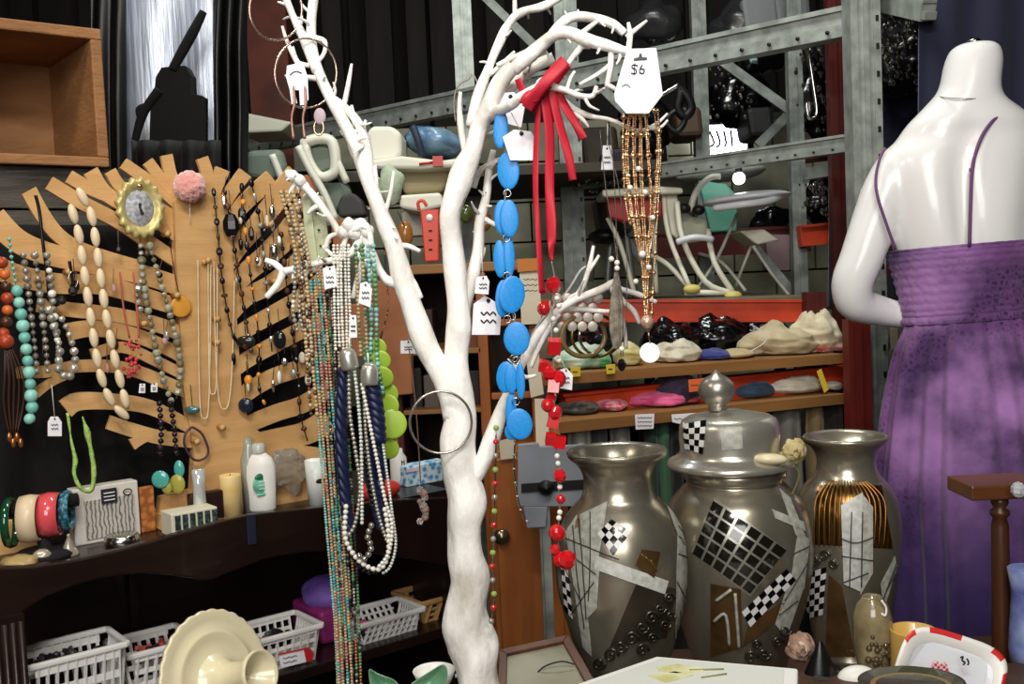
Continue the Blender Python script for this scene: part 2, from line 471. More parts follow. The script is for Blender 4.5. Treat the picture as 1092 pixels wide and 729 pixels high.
# ------------------------------------------------------------------ dark hanging clutter with sparkles
def dark_bundle(px, py, Y, rx, rz, label, m=BLACKGLOSS, group='dark bundles on the racking'):
    c = P(px, py, Y)
    mb = MB().ell(c, (S(rx, Y), S(rx, Y) * .6, S(rz, Y)), None, 28, 20, lump=.45, lf=9)
    return tag(mb.build('plastic_bundle', m), label, 'bundle', group)
for px, py, Y, rx, rz, lab in [
    (790, 105, 4.6, 30, 26, 'glossy black wrapped bundle above the bright window'),
    (812, 60, 4.3, 26, 20, 'glossy black wrapped bundle tight under the upper beam'),
    (870, 110, 4.1, 20, 50, 'tall black wrapped bundle between the two right uprights'),
    (875, 215, 4.1, 26, 26, 'glossy black bundle above the orange red beam'),
    (790, 35, 4.6, 34, 30, 'grey black bundle lying over the upper beam'),
    (690, 130, 4.6, 26, 30, 'black bundle beside the rose gold chains'),
    (965, 60, 3.4, 34, 45, 'black sparkling bundle left of the navy curtain'),
    (820, 238, 4.4, 24, 18, 'black bag on the rack behind the high chair tray'),
    (700, 25, 4.8, 30, 26, 'dark grey bundle at the top beyond the price tag')]:
    dark_bundle(px, py, Y, rx, rz, lab, mat('grey plastic', '2a2a2c', .3, bump=.5, bscale=10) if 'grey' in lab else BLACKGLOSS)
# strings of small crystals catching the light
def crystals(px0, py0, px1, py1, Y, n, label):
    root = T('crystal_string', label, 'crystal string', P(px0, py0, Y), 'crystal strings in the dark racking')
    pts = [P(px0 + (px1 - px0) * t + R.uniform(-5, 5), py0 + (py1 - py0) * t, Y + R.uniform(-.08, .08)) for t in [i / 7 for i in range(8)]]
    MB().tube(pts, .0015, 4, 3).build('wire', BLACK, root)
    mb = MB()
    for i in range(n * 3):
        t = R.random(); c = P(px0 + (px1 - px0) * t + R.gauss(0, 12), py0 + (py1 - py0) * t, Y - .05 + R.uniform(-.1, .1))
        r = R.choice((.004, .005, .008)); mb.ell(c, (r, r, r * 1.3), None, 6, 4)
    mb.sm = [False] * len(mb.sm)
    mb.build('crystals', SILVER, root)['kind'] = 'stuff'
for a_ in [(770, 70, 790, 125, 4.1, 16, 'crystal string over the bright window'), (865, 60, 885, 140, 3.7, 22, 'crystal string between the right hand uprights'),
           (945, 5, 950, 90, 3.1, 22, 'crystal string right of the wide slotted upright'), (970, 20, 965, 85, 3.1, 20, 'crystal string next to the navy curtain edge'),
           (870, 195, 890, 235, 3.6, 16, 'crystal string above the orange red beam'), (858, 20, 870, 60, 3.7, 14, 'crystal string near the top of the right uprights'),
           (632, 175, 650, 215, 3.8, 10, 'crystal string below the small white tag')]:
    crystals(*a_)
# hooks and hanging loops
mbh = MB().tube(PY([(857, 35), (856, 48), (862, 58), (868, 95), (871, 118), (868, 126), (862, 124), (860, 110)], 3.2), .006, 6)
tag(mbh.build('wire_hook', SILVER), 'long pale wire hook hanging from the upper beam', 'hook')
tag(MB().tube(PY([(803, 42), (802, 55), (804, 66), (800, 60)], 3.3), [.006, .01, .014, .006], 6).build('hanging_clip', mat('pale blue plastic', 'a9c9cf', .3)), 'small pale blue clip dangling below the upper beam', 'clip')
tag(MB().tube(PY([(725, 96), (733, 104), (737, 116), (730, 124), (723, 116), (725, 104)], 3.8), .018, 7, closed=True).build('rubber_loop', BLACK), 'black rubber loop hanging behind the large price tag', 'loop')
tag(MB().tube(PY([(712, 125), (722, 118), (730, 128), (722, 140), (713, 134)], 3.8), .012, 7, closed=True).build('rubber_loop', BLACK), 'smaller black loop below the rubber loop', 'loop')
tag(MB().tube(PY([(680, 112), (700, 104), (724, 90)], 3.3), .006, 6).build('metal_rod', SILVER), 'thin bright rod slanting right of the price tag', 'rod')
for (x, y, Y, l) in [(788, 190, 3.6, 'small glowing round bulb above the high chair tray')]:
    c = P(x, y, Y); r_ = T('light_bulb', l, 'light bulb', c)
    MB().ell(c, .022).build('glass_globe', mat('bulb glow', 'ffffff', .3, emit=7), r_)
    MB().lathe([(.012, .018), (.012, .05), (.004, .055)], c, 10).build('socket', BLACK, r_)

# navy curtain right
def drape(name, label, cat, x0, x1, y0, y1, Y, m, amp=.02, nf=8, th=.004, group=None, Yb=None):
    def fn(u, v):
        p = P(x0 + (x1 - x0) * u, y0 + (y1 - y0) * v, Y + ((Yb or Y) - Y) * u)
        p.y += amp * math.sin(u * nf * 2 * PI + 1.2 * math.sin(v * 3)) * (.4 + .6 * v) + amp * .5 * noise.noise(p * 6)
        return p
    return tag(solid(MB().grid(fn, 90, 30).build(name, m, recalc=False), th), label, cat, group)
NAVY = mat('navy fabric', '1a1c3a', .85, col2='141631', nscale=3, sheen=.3)
drape('curtain', 'plain navy blue curtain filling the upper right corner', 'curtain', 980, 1125, -40, 520, 2.75, NAVY, .012, 3)
drape('curtain', 'narrow dark navy cloth hanging behind the slotted upright', 'curtain', 884, 985, 82, 330, 3.5, NAVY, .01, 3)
# black film backdrop upper left
drape('plastic_sheet', 'black plastic sheet hanging beside the wooden crate', 'plastic sheet', 96, 134, -40, 215, 2.75, BLACKFILM, .01, 2, group='black sheeting')
drape('plastic_sheet', 'black plastic sheet in folds left of the red brown post', 'plastic sheet', 226, 262, -40, 215, 2.7, BLACKFILM, .02, 3, group='black sheeting')
FILM = mat('silvery translucent sheet', '9aa2b4', .35, metal=.25, col2='cdd3e2', nscale=7, stretch=(10, 10, .5), ndetail=6, bump=.4, bscale=10)
drape('metallic_sheet', 'streaky silvery plastic panel between black sheets', 'panel', 126, 236, -40, 200, 2.82, FILM, .01, 2)
o = drape('black_cloth', 'black cloth slumped in front of the silvery panel', 'cloth', 140, 235, 150, 560, 2.62, mat('black cloth', '070708', .8), .03, 4)
mb = MB().prism(PY([(166, 82), (172, 72), (186, 70), (198, 70), (203, 80), (204, 100), (216, 102), (216, 200), (158, 200), (160, 120), (164, 100)], 2.66), (0, .05, 0))
mb.tube(PY([(184, 74), (196, 52), (206, 34), (217, 12)], 2.66), [.012, .014, .014, .01], 8)
mb.tube(PY([(170, 96), (158, 112), (150, 128), (144, 150)], 2.66), [.014, .012, .012, .01], 8)
mb.tube(PY([(150, 128), (148, 116), (160, 112)], 2.66), .008, 8)
tag(bevel(mb.build('power_tool', mat('soot black rubber', '040404', .9)), .006), 'black tool with a slanting bar, silhouetted against the silvery panel', 'tool')

# ------------------------------------------------------------------ wooden crate + boards
def panel(mb, pts_px, off, th): return mb.prism([Q(x, y, off) for x, y in pts_px], CN * th)
ctl, cbr = Q(103, 37, .5), Q(118, 178, .5)
root = T('wooden_crate', 'open brown wooden crate on grey boards at the upper left', 'crate', Q(60, 178, .5))
topz = Q(100, 30, .5).z; botz = Q(112, 178, .5).z
xr = (Q(112, 100, .5) - CA).dot(CU); xl = (Q(-60, 100, .5) - CA).dot(CU)
def cabpt(u, off, z): p = CA + CU * u + CN * off; return Vector((p.x, p.y, z))
def cbox(mb, u0, u1, o0, o1, z0, z1): return mb.box(cabpt((u0 + u1) / 2, (o0 + o1) / 2, (z0 + z1) / 2), (u1 - u0, o1 - o0, z1 - z0), CM)
bevel(cbox(MB(), xl, xr, .5, .86, topz - .022, topz).build('top_board', CRATEWOOD, root))
bevel(cbox(MB(), xl, xr, .5, .86, botz, botz + .02).build('bottom_board', CRATEWOOD, root))
bevel(cbox(MB(), xr - .022, xr, .5, .86, botz + .02, topz - .022).build('side_board', CRATEWOOD, root))
bevel(cbox(MB(), xl, xl + .022, .5, .86, botz + .02, topz - .022).build('side_board', CRATEWOOD, root))
cbox(MB(), xl + .022, xr - .022, .80, .82, botz + .02, topz - .022).build('back_board', CRATEWOOD, root)
mb = MB()
z1 = botz - .002
for i in range(3):
    cbox(mb, xl, xr + .13, .52 + .003 * i, .56 + .003 * i, z1 - .085 * (i + 1) + .004, z1 - .085 * i)
cbox(mb, xl, xr + .13, .52, .9, z1 - .02, z1)
for u in (xl + .02, xr + .1): cbox(mb, u - .02, u + .02, .6, .64, 0, z1 - .02)
tag(bevel(mb.build('plank_shelf', GREYWOOD), .002), 'weathered grey plank shelf carrying the wooden crate', 'shelf')

# ================================================================== DARK CABINET (front follows Q(px, py, 0))
uL = (Q(-30, 605) - CA).dot(CU); uR = (Q(480, 530) - CA).dot(CU)
ZT = Q(60, 603).z - .004; ZS = Q(475, 668).z
cab = T('display_cabinet', 'dark brown wooden display cabinet with a wavy top rail and open shelf', 'cabinet', cabpt(uL, 0, 0))
top = [(-30, 606), (0, 605), (30, 604), (60, 600), (85, 596), (110, 590), (135, 584), (160, 577), (185, 570), (210, 563), (235, 556), (260, 550), (290, 546), (320, 543), (360, 539), (400, 535), (440, 532), (482, 530)]
bot = [(482, 604), (440, 596), (400, 590), (360, 587), (330, 588), (300, 592), (280, 597), (255, 607), (240, 612), (228, 618), (216, 619), (200, 616), (180, 613), (155, 611), (130, 613), (105, 617), (80, 624), (50, 636), (30, 648), (22, 655), (22, 668), (-30, 668)]
bevel(panel(MB(), top + bot, 0, .018).build('wavy_rail', DARKWOOD, cab), .003)
mb = MB()
cbox(mb, uL, uR + .01, .018, .36, ZT - .018, ZT)
mb.build('top_board', DARKWOOD, cab)
mb = MB(); cbox(mb, uL, uR + .01, .345, .36, .02, ZT - .018); mb.build('back_panel', DARKWOOD, cab)
for u in (uR, ):
    mb = MB(); cbox(mb, u - .008, u + .01, .018, .345, 0, ZT - .018); mb.build('side_panel', DARKWOOD, cab)
mb = MB(); u0 = (Q(-20, 660) - CA).dot(CU); u1 = (Q(24, 660) - CA).dot(CU)
cbox(mb, u0, u1, -.012, .03, 0, Q(10, 655).z)
for i in range(5):
    c = cabpt(u0 + (u1 - u0) * (i + .5) / 5, -.012, 0); mb.tube([c, c + Vector((0, 0, Q(10, 662).z))], (u1 - u0) / 13, 8, smooth_path=False)
mb.build('fluted_post', DARKWOOD, cab)
mb = MB(); cbox(mb, u1 - .03, uR, .0, .345, ZS - .02, ZS); bevel(mb.build('shelf', DARKWOOD, cab), .002)
um = (Q(213, 640) - CA).dot(CU)
mb = MB(); cbox(mb, um - .008, um + .008, .33, .345, ZS, ZT - .02); mb.build('divider', DARKWOOD, cab)
mb = MB(); cbox(mb, u1 - .03, uR, .02, .34, .05, .07); mb.build('bottom_board', DARKWOOD, cab)
tag(bevel(panel(MB(), [(263, 549), (273, 548), (274, 580), (265, 581)], -.004, .004).build('navy_strap', mat('navy strap', '151b30', .6)), .001), 'navy strap hanging over the wavy rail of the dark cabinet', 'strap')

# ------------------------------------------------------------------ baskets on the shelf
def basket(name, label, u0, u1, o0, o1, z0, h, m, nx, ny, group=None, slant=.35, flare=.014, taglab=False):
    """open lattice basket: solid rim, base, walls of diagonal slots"""
    root = T(name, label, 'basket', cabpt((u0 + u1) / 2, (o0 + o1) / 2, z0), group)
    def wall(a, b, n, nm):
        mb = MB(); a = Vector(a); b = Vector(b); d = (b - a)
        out = d.normalized().cross(Vector((0, 0, 1))) * flare
        A = lambda t, z: a + d * t + out * (z / h) + Vector((0, 0, z))
        for zf in (.0, .33, .62, .9): mb.beam(A(0, h * zf), A(1, h * zf), .003, h * (.10 if zf else .2))
        for i in range(n + 1):
            t = i / n; mb.beam(A(t, 0), A(min(1, t + slant / n), h), .0026, d.length / n * .42)
        return mb.build('wall', m, root)
    c = [cabpt(u0, o0, z0), cabpt(u1, o0, z0), cabpt(u1, o1, z0), cabpt(u0, o1, z0)]
    for i in range(4): wall(c[i], c[(i + 1) % 4], nx if i % 2 == 0 else ny, 'wall')
    mb = MB(); cbox(mb, u0, u1, o0, o1, z0, z0 + .003); mb.build('base', m, root)
    e = flare
    k = [cabpt(u0 - e, o0 - e, z0 + h), cabpt(u1 + e, o0 - e, z0 + h), cabpt(u1 + e, o1 + e, z0 + h), cabpt(u0 - e, o1 + e, z0 + h)]
    mb = MB()
    for i in range(4): mb.beam(k[i], k[(i + 1) % 4], .009, .010)
    bevel(mb.build('rim', m, root), .003)
    return root
def uo(px, py, z):
    p = onz(px, py, z) - CA; return p.dot(CU), p.dot(CN)
WB = mat('white basket plastic', 'dcd9d6', .4)
def qu(px, off, py=690): return (Q(px, py, off) - CA).dot(CU)
# risers so the left baskets stand as high as the photograph shows
zb1 = Q(60, 735, .03).z
basket('plastic_basket', 'white slotted plastic basket on the shelf beside the fluted post', qu(33, .03), qu(124, .03), .03, .105, ZS, Q(80, 697, .03).z - ZS, WB, 9, 7, 'white baskets on the cabinet shelf')
basket('plastic_basket', 'white plastic basket partly behind the cream dish, left side', qu(140, .07), qu(200, .07), .07, .15, ZS, Q(160, 694, .06).z - ZS, WB, 6, 7, 'white baskets on the cabinet shelf')
b3 = basket('plastic_basket', 'white slotted basket with a red and white price card', qu(258, .03), qu(334, .03), .03, .11, ZS, Q(330, 667, .03).z - ZS, WB, 9, 8, 'white baskets on the cabinet shelf', slant=0)
b4 = basket('plastic_basket', 'white lattice basket holding small pink and black pieces', qu(388, .03), qu(444, .03), .03, .1, ZS, Q(420, 655, .03).z - ZS, WB, 9, 8, 'white baskets on the cabinet shelf', slant=.8)
wp_ = basket('wooden_tray', 'small tan wooden tray at the right end of the shelf', qu(454, .05), qu(476, .05), .05, .13, ZS, Q(455, 640, .05).z - ZS, mat('tan tray wood', 'a9824f', .6), 2, 4)
root = T('price_card', 'white card with red edge hooked on the slotted basket', 'price card', Q(315, 700, .0))
panel(MB(), [(297, 697), (330, 690), (333, 704), (300, 712)], .003, .0015).build('card', PAPER, root)
panel(MB(), [(324, 691), (330, 690), (335, 697), (333, 704), (327, 706)], .001, .0015).build('red_edge', mat('red print', 'c2232a', .6), root)
panel(MB(), [(297, 697), (324, 691), (324, 692.5), (297, 698.5)], .001, .0015).build('red_line', mat('red print', 'c2232a', .6), root)
mb = MB()
for y in (0, 5):
    mb.tube([Q(302 + i * 3, 701 + y - .6 * i + (i % 2) * 1.2, .001) for i in range(6)], .0006, 4, 2)
mb.build('writing', INK, root)
def bits(label, u0, u1, o0, o1, z, cols, n, s=.009, group='small goods in the baskets'):
    for i in range(n):
        c = cabpt(R.uniform(u0, u1), R.uniform(o0, o1), z + R.uniform(0, .012))
        m = mat('trinket ' + cols[i % len(cols)], cols[i % len(cols)], .4)
        mb = MB().tube([c + Vector((R.uniform(-1, 1), R.uniform(-1, 1), R.uniform(-.2, .5))) * s * 2 * k for k in (-1, 0, 1)], [s * .5, s * .8, s * .4], 8, 3)
        tag(mb.build('trinket', m), label, 'trinket', group)
bits('small dark jewellery piece heaped in the left slotted basket', qu(45, .03), qu(115, .03), .045, .09, Q(80, 712, .03).z, ['1c1a1c', '3a3034', '15131a'], 16)
bits('small red or black piece in the basket behind the cream dish', qu(148, .06), qu(190, .06), .09, .13, Q(160, 708, .06).z, ['8e2b26', '1c1a1c', 'b5574a'], 12)
bits('small piece lying in the white lattice basket', qu(392, .03), qu(438, .03), .045, .085, Q(420, 672, .03).z, ['b9577c', '1b1b1d', 'ccc6c0'], 12)
bits('small dark piece in the basket with the price card', qu(270, .03), qu(325, .03), .045, .095, Q(300, 690, .03).z, ['1c1a1c', '444048'], 8)
bits('tiny silver piece in the small wooden tray', qu(456, .05), qu(472, .05), .065, .11, Q(460, 655, .05).z, ['d8d4cc', 'a99570'], 6)
PUR = mat('purple fabric', '5d3f8f', .7, col2='7b5fb0', nscale=20, bump=.5, bscale=30)
def lumpy(name, label, cat, c, r, m, rot=None, lump=.25, lf=14, group=None, seg=30, rings=20):
    mb = MB().ell(c, r, rot, seg, rings, lump=lump, lf=lf)
    return tag(mb.build(name, m), label, cat, group)
c = cabpt(qu(352, .14), .14, ZS)
rt = T('purple_basket', 'magenta basket full of purple cloth behind the turquoise strands', 'basket', c)
mb = MB(); cbox(mb, qu(338, .1), qu(374, .1), .08, .2, ZS, ZS + .065); bevel(mb.build('tub', mat('magenta plastic', '8c2a6a', .4), rt), .008)
lumpy('purple_cloth', 'crumpled purple cloth in the magenta basket', 'cloth', c + Vector((0, 0, .08)), (.05, .05, .032), PUR)

# ------------------------------------------------------------------ kraft necklace tree board
KO = .17
kr = T('jewellery_tree', 'tan board cut as a tree with many branches, hung with necklaces', 'jewellery stand', Q(225, 560, KO))
kr_th = .008
cnt = [0]
def kbar(pts, w0, w1, nm='branch'):
    """curved bar, px polyline, widths px at trunk end / tip"""
    c = catmull([(x, y, 0) for x, y in pts], 5); n = len(c); l = []; r = []
    for i in range(n):
        t = (c[min(i + 1, n - 1)] - c[max(i - 1, 0)]); t.normalize(); nn = Vector((-t.y, t.x, 0))
        w = (w1 + (w0 - w1) * (i / (n - 1))) / 2
        l.append(c[i] + nn * w); r.append(c[i] - nn * w)
    cnt[0] += 1; o = KO - .0004 * cnt[0]
    mb = MB(); L = [Q(p.x, p.y, o) for p in l]; Rr = [Q(p.x, p.y, o) for p in r]; e = CN * kr_th
    v = []
    for a, b in zip(L, Rr): v += [a, b, a + e, b + e]
    f = [(0, 1, 3, 2), (4 * (n - 1), 4 * (n - 1) + 2, 4 * (n - 1) + 3, 4 * (n - 1) + 1)]
    for i in range(n - 1):
        k = 4 * i
        f += [(k, k + 4, k + 5, k + 1), (k + 2, k + 3, k + 7, k + 6), (k, k + 2, k + 6, k + 4), (k + 1, k + 5, k + 7, k + 3)]
    mb.add(v, f)
    return mb.build(nm, KRAFT, kr)
panel(MB(), [(186, 215), (196, 200), (222, 196), (240, 212), (246, 240), (250, 300), (254, 360), (258, 420), (266, 452), (290, 470), (345, 478), (350, 560), (168, 560), (172, 530), (205, 522), (207, 480), (200, 440), (194, 400), (192, 340), (188, 280)], KO - .014, kr_th + .012).build('trunk_board', KRAFT, kr)
left = [([(-6, 232), (18, 256), (50, 270), (95, 280), (150, 292), (200, 308)], 34, 28),
        ([(31, 203), (45, 228), (62, 250), (84, 264), (120, 276), (150, 284)], 22, 18),
        ([(53, 195), (88, 216), (130, 238), (165, 262), (200, 285)], 26, 16),
        ([(74, 188), (95, 200), (130, 215), (170, 235), (200, 262)], 24, 15),
        ([(97, 182), (112, 205), (140, 222), (175, 240), (205, 262)], 26, 17),
        ([(118, 182), (130, 200), (158, 216), (185, 232), (205, 250)], 26, 13),
        ([(132, 174), (152, 188), (175, 204), (200, 226)], 24, 13),
        ([(158, 172), (172, 190), (190, 208), (206, 226)], 22, 12),
        ([(178, 165), (184, 190), (200, 215), (210, 235)], 24, 13),
        ([(216, 168), (222, 190), (218, 215), (214, 240)], 24, 13),
        ([(238, 180), (230, 200), (220, 225), (216, 250)], 24, 16),
        ([(262, 184), (246, 206), (232, 232), (224, 262)], 22, 16),
        ([(-6, 284), (20, 294), (60, 302), (110, 304), (160, 318), (205, 332)], 30, 26),
        ([(40, 325), (75, 330), (120, 335), (165, 345), (205, 360)], 28, 16),
        ([(72, 354), (100, 350), (140, 356), (180, 372), (205, 388)], 22, 20),
        ([(98, 378), (130, 370), (165, 384), (205, 404)], 20, 12),
        ([(18, 397), (50, 396), (90, 390), (140, 394), (205, 420)], 24, 13),
        ([(38, 420), (54, 408), (76, 398)], 14, 10),
        ([(70, 436), (84, 428), (120, 428), (160, 434), (205, 456)], 24, 22),
        ([(116, 450), (140, 458), (170, 466), (205, 470)], 26, 16),
        ([(141, 474), (156, 466), (178, 462)], 14, 12)]
right = [([(291, 190), (272, 206), (252, 228), (236, 262)], 22, 20),
         ([(318, 186), (300, 206), (278, 236), (256, 262), (238, 290)], 24, 26),
         ([(336, 208), (316, 240), (290, 268), (262, 292), (238, 322)], 26, 30),
         ([(344, 250), (322, 278), (292, 302), (262, 318), (238, 345)], 24, 24),
         ([(350, 296), (322, 318), (290, 336), (262, 352), (238, 372)], 24, 20),
         ([(350, 340), (322, 352), (292, 368), (262, 385), (240, 402)], 24, 18),
         ([(352, 376), (322, 392), (292, 402), (262, 420), (242, 440)], 26, 18),
         ([(352, 412), (326, 430), (296, 440), (266, 452)], 26, 18),
         ([(352, 448), (326, 462), (296, 468), (266, 474)], 30, 26)]
for b in left: kbar(b[0], b[1] * .58, b[2] * .95 if b[2] > 12 else b[2])
for b in right: kbar(b[0], b[1] * .66, b[2] * 1.0)
# pegs
for x, y in [(218, 278), (228, 365), (70, 290), (175, 250), (284, 240), (312, 262), (206, 470), (233, 455), (288, 300), (316, 300), (228, 340), (185, 315), (150, 345), (40, 300)]:
    p = Q(x, y, KO - .014); MB().lathe([(.0045, -.004), (.0045, .018), (.0055, .021), (0, .022)], p, 10, axis=-CN).build('peg', KRAFT, kr)
mb = panel(MB(), [(178, 552), (352, 552), (356, 566), (174, 566)], KO - .06, .12); mb.build('foot', KRAFT, kr)

# black backing cloth behind the board
KB = .35
def backfn(u, v):
    p = Q(-20 + 380 * u, 240 + 330 * v, .30); p += CN * (.012 * math.sin(u * 40 + v * 3)); return p
o = tag(solid(MB().grid(backfn, 60, 20).build('backing_cloth', mat('black velvet', '070607', .95), recalc=False), .003), 'black cloth hanging behind the cut board', 'cloth')

# ------------------------------------------------------------------ things on the board
def neck(name, label, paths, off=KO - .03, group=None, cordm=CORD, cr=.0008, Yc=None):
    pts0 = [Q(x, y, off) if Yc is None else P(x, y, Yc) for x, y in paths[0]]
    lo = min(pts0, key=lambda p: p.z)
    root = T('necklace' if name is None else name, label, 'necklace', lo, group)
    allp = []
    for pth in paths:
        pts = [Q(x, y, off) if Yc is None else P(x, y, Yc) for x, y in pth]
        allp.append(pts)
        if cordm: MB().tube(pts, cr, 5, 5).build('cord', cordm, root)
    return root, allp
def string(root, pts, step, r, mats, shape='ball', asp=1.0, rnd=0, face=None, nm='bead', skip=0):
    for i, (p, d) in enumerate(walk(pts, step)):
        if i < skip: continue
        k = 1 + rnd * (R.random() - .5)
        m = mats[i % len(mats)]
        bead(p, (r * k, r * k, r * k * asp), m, root, face or d, nm, shape)
cp = 1.72 / F    # metres per pixel near the board
CREAMB = mat('cream bone bead', 'ead9ba', .4, col2='d9c09a', nscale=40)
r1, a1 = neck(None, 'long cream necklace of rice shaped beads hanging on the left branches', [[(88, 210), (97, 228), (103, 262), (108, 300), (114, 340), (122, 380), (128, 405), (134, 428), (137, 436)], [(78, 228), (84, 250), (90, 290), (97, 340), (104, 385), (110, 408), (120, 430), (130, 440)]], off=KO - .045)
for pt in a1: string(r1, pt, 22 * cp, 4.7 * cp, [CREAMB], asp=2.3)
r1, a1 = neck(None, 'turquoise stone necklace at the left edge of the board', [[(10, 255), (13, 280), (18, 310), (24, 345), (29, 380), (33, 420), (34, 440), (28, 452)]], off=KO - .05)
string(r1, a1[0][2:], 12 * cp, 6 * cp, [TURQ, mat('pale turquoise', '8ccabc', .35)], asp=1.05, rnd=.3)
string(r1, a1[0][:3], 6 * cp, 2 * cp, [TURQ])
for k, (x0, lab) in enumerate([(25, 'grey bead necklace right beside the turquoise one'), (37, 'grey bead necklace, middle of the three grey ones'), (50, 'grey and silver bead necklace nearest the black pendant')]):
    r1, a1 = neck(None, lab, [[(x0, 272), (x0 + 4, 300), (x0 + 8, 335), (x0 + 12, 370), (x0 + 14, 398)]], off=KO - .04 - .004 * k)
    string(r1, a1[0], 8 * cp, 3.4 * cp, [GREYPEARL, mat('smoke bead', '6e6a62', .25, coat=.5), PEARL if k == 2 else GREYPEARL], 'ball', rnd=.5)
r1, a1 = neck(None, 'silver pearl cluster necklace hanging over the thin lower branch', [[(52, 330), (58, 350), (64, 372), (62, 392), (70, 402)], [(66, 340), (72, 352), (78, 370), (80, 388), (74, 402)]], off=KO - .05)
for pt in a1: string(r1, pt, 9 * cp, 4 * cp, [mat('bright silver bead', 'd7d2c4', .2, metal=.6), GREYPEARL], rnd=.4)
r1, a1 = neck(None, 'red and orange chunky bead necklace at the far left edge', [[(2, 280), (6, 300), (8, 330), (5, 352), (0, 362)]], off=KO - .05)
string(r1, a1[0], 12 * cp, 6 * cp, [mat('rust bead', 'a23d20', .35), mat('orange bead', 'd0662c', .35), BRNBEAD], rnd=.3)
bead(Q(6, 364, KO - .055), 8 * cp, mat('rust bead', 'a23d20', .35), r1)
rt = T('tassel_necklace', 'dark brown tassel of cords with copper tips at the left edge', 'necklace', Q(14, 478, KO - .05))
for k in range(9):
    mb = MB().tube([Q(5 + k * .8, 368, KO - .05), Q(5 + k * 2.4, 400, KO - .055), Q(4 + k * 2.6, 430, KO - .05), Q(10 + k, 462, KO - .05)], .0012, 5, 4)
    mb.build('cord', [BRNBEAD, BLKBEAD][k % 2], rt)
for k in range(4): bead(Q(10 + k * 4, 466 + (k % 2) * 6, KO - .05), (.004, .004, .008), mat('copper', 'b5764a', .3, metal=.8), rt, None, 'tip')
# dark pendant strands near (45,235)
r1, a1 = neck(None, 'black leather cord with a ring pendant hanging from a left branch', [[(38, 208), (42, 225), (46, 260), (50, 290), (52, 312)], [(74, 278), (76, 290), (78, 305)]], off=KO - .035, cordm=BLKBEAD, cr=.0028)
MB().tube([Q(78 + 5 * math.cos(a), 298 + 9 * math.sin(a), KO - .04) for a in [i * PI / 5 for i in range(10)]], .0009, 5, 3, closed=True).build('ring', SILVER, r1)
for c_ in [(55, 318), (60, 322), (66, 320), (78, 310)]: bead(Q(*c_, KO - .04), 5 * cp, BLKBEAD, r1, None, 'pendant', 'facet')
# oval gold frame
fr = T('oval_brooch_frame', 'large gold oval frame with a fluted rim and picture, on the board', 'brooch', Q(148, 256, KO - .03))
cc = Q(148, 222, KO - .035)
def oval(mb, c, rx, ry, prof, seg=48, fl=0, nfl=0):
    vv = []; ff = []
    for s_, d in prof:
        for j in range(seg):
            a = 2 * PI * j / seg; k = s_ * (1 + fl * math.cos(nfl * a) * (s_ > .8))
            vv.append(c + CU * rx * k * math.cos(a) + Vector((0, 0, 1)) * ry * k * math.sin(a) - CN * d)
    n = len(prof)
    for i in range(n - 1):
        for j in range(seg): ff.append((i * seg + j, i * seg + (j + 1) % seg, (i + 1) * seg + (j + 1) % seg, (i + 1) * seg + j))
    ff.append(tuple(range(seg))); ff.append(tuple((n - 1) * seg + j for j in range(seg)))
    return mb.add(vv, ff, True)
rx, ry = 26 * cp, 33 * cp
oval(MB(), cc, rx, ry, [(.9, 0), (1, .003), (.97, .010), (.86, .014), (.74, .010), (.66, .008), (.6, .004)], 130, .055, 17).build('frame', mat('pale gold', 'd6c88c', .4, metal=.25, col2='b3a566', nscale=60), fr)
oval(MB(), cc, rx, ry, [(.6, .004), (.59, .0055)], 40).build('picture', mat('engraving paper', 'c5c6cc', .6, col2='85858f', nscale=160, ndetail=5), fr)
mb = MB(); mb.tube([cc - CN * .007 + Vector((0, 0, .008)), cc - CN * .007, cc - CN * .007 + CU * .003 - Vector((0, 0, .01))], [.0025, .0018, .0035], 6); mb.build('figure', INK, fr)
bead(cc - CN * .010 + Vector((0, 0, ry * .72)), .005, GOLD, fr, None, 'jewel')
# pink pompom
pp = T('pompom', 'round pink fluffy pompom pinned at the top of the board', 'pompom', Q(202, 216, KO - .03))
mb = MB().ell(Q(202, 199, KO - .035), 17.5 * cp, None, 48, 32, lump=.14, lf=160); mb.build('ball', mat('pink fluff', 'e29a92', .9, sheen=1, bump=.5, bscale=300), pp)
MB().tube([Q(202, 214, KO - .03), Q(203, 240, KO - .022)], .0006, 5, 2).build('thread', PEARL, pp)
# amber disc
am = T('disc_pendant', 'flat round orange pendant below the gold oval frame', 'pendant', Q(193, 340, KO - .03))
bead(Q(193, 327, KO - .025), (12 * cp, 12 * cp, .01), mat('orange enamel', 'd6963a', .4), am, -CN, 'disc', 'disc')
MB().tube([Q(180, 250, KO - .022), Q(186, 290, KO - .022), Q(192, 318, KO - .022)], .0008, 5, 3).build('cord', BLKBEAD, am)
# green/grey agate necklaces
AG = mat('grey green agate', '8b8f78', .25, col2='aaa78d', nscale=60, coat=.5)
r1, a1 = neck(None, 'grey green agate chip necklace below the gold oval frame', [[(150, 262), (152, 290), (156, 320), (162, 350), (168, 380), (176, 410), (184, 430)], [(160, 262), (168, 290), (180, 330), (190, 370), (192, 400), (188, 425)], [(150, 300), (146, 315), (150, 330)]], off=KO - .03)
for pt in a1: string(r1, pt, 8 * cp, 4 * cp, [AG, GREYPEARL, mat('olive chip', '6f6b4e', .3)], 'facet', rnd=.6)
r1, a1 = neck(None, 'coral red twisted cord necklace in the middle of the left branches', [[(128, 290), (132, 330), (138, 360)], [(142, 290), (146, 330), (148, 360)]], off=KO - .03, cordm=mat('coral cord', 'b55b49', .6), cr=.0018)
mb = MB()
for i in range(40):
    c = Q(R.gauss(142, 4), R.uniform(362, 402), KO - .034 - R.random() * .008); mb.ell(c, R.uniform(.002, .004), None, 6, 4)
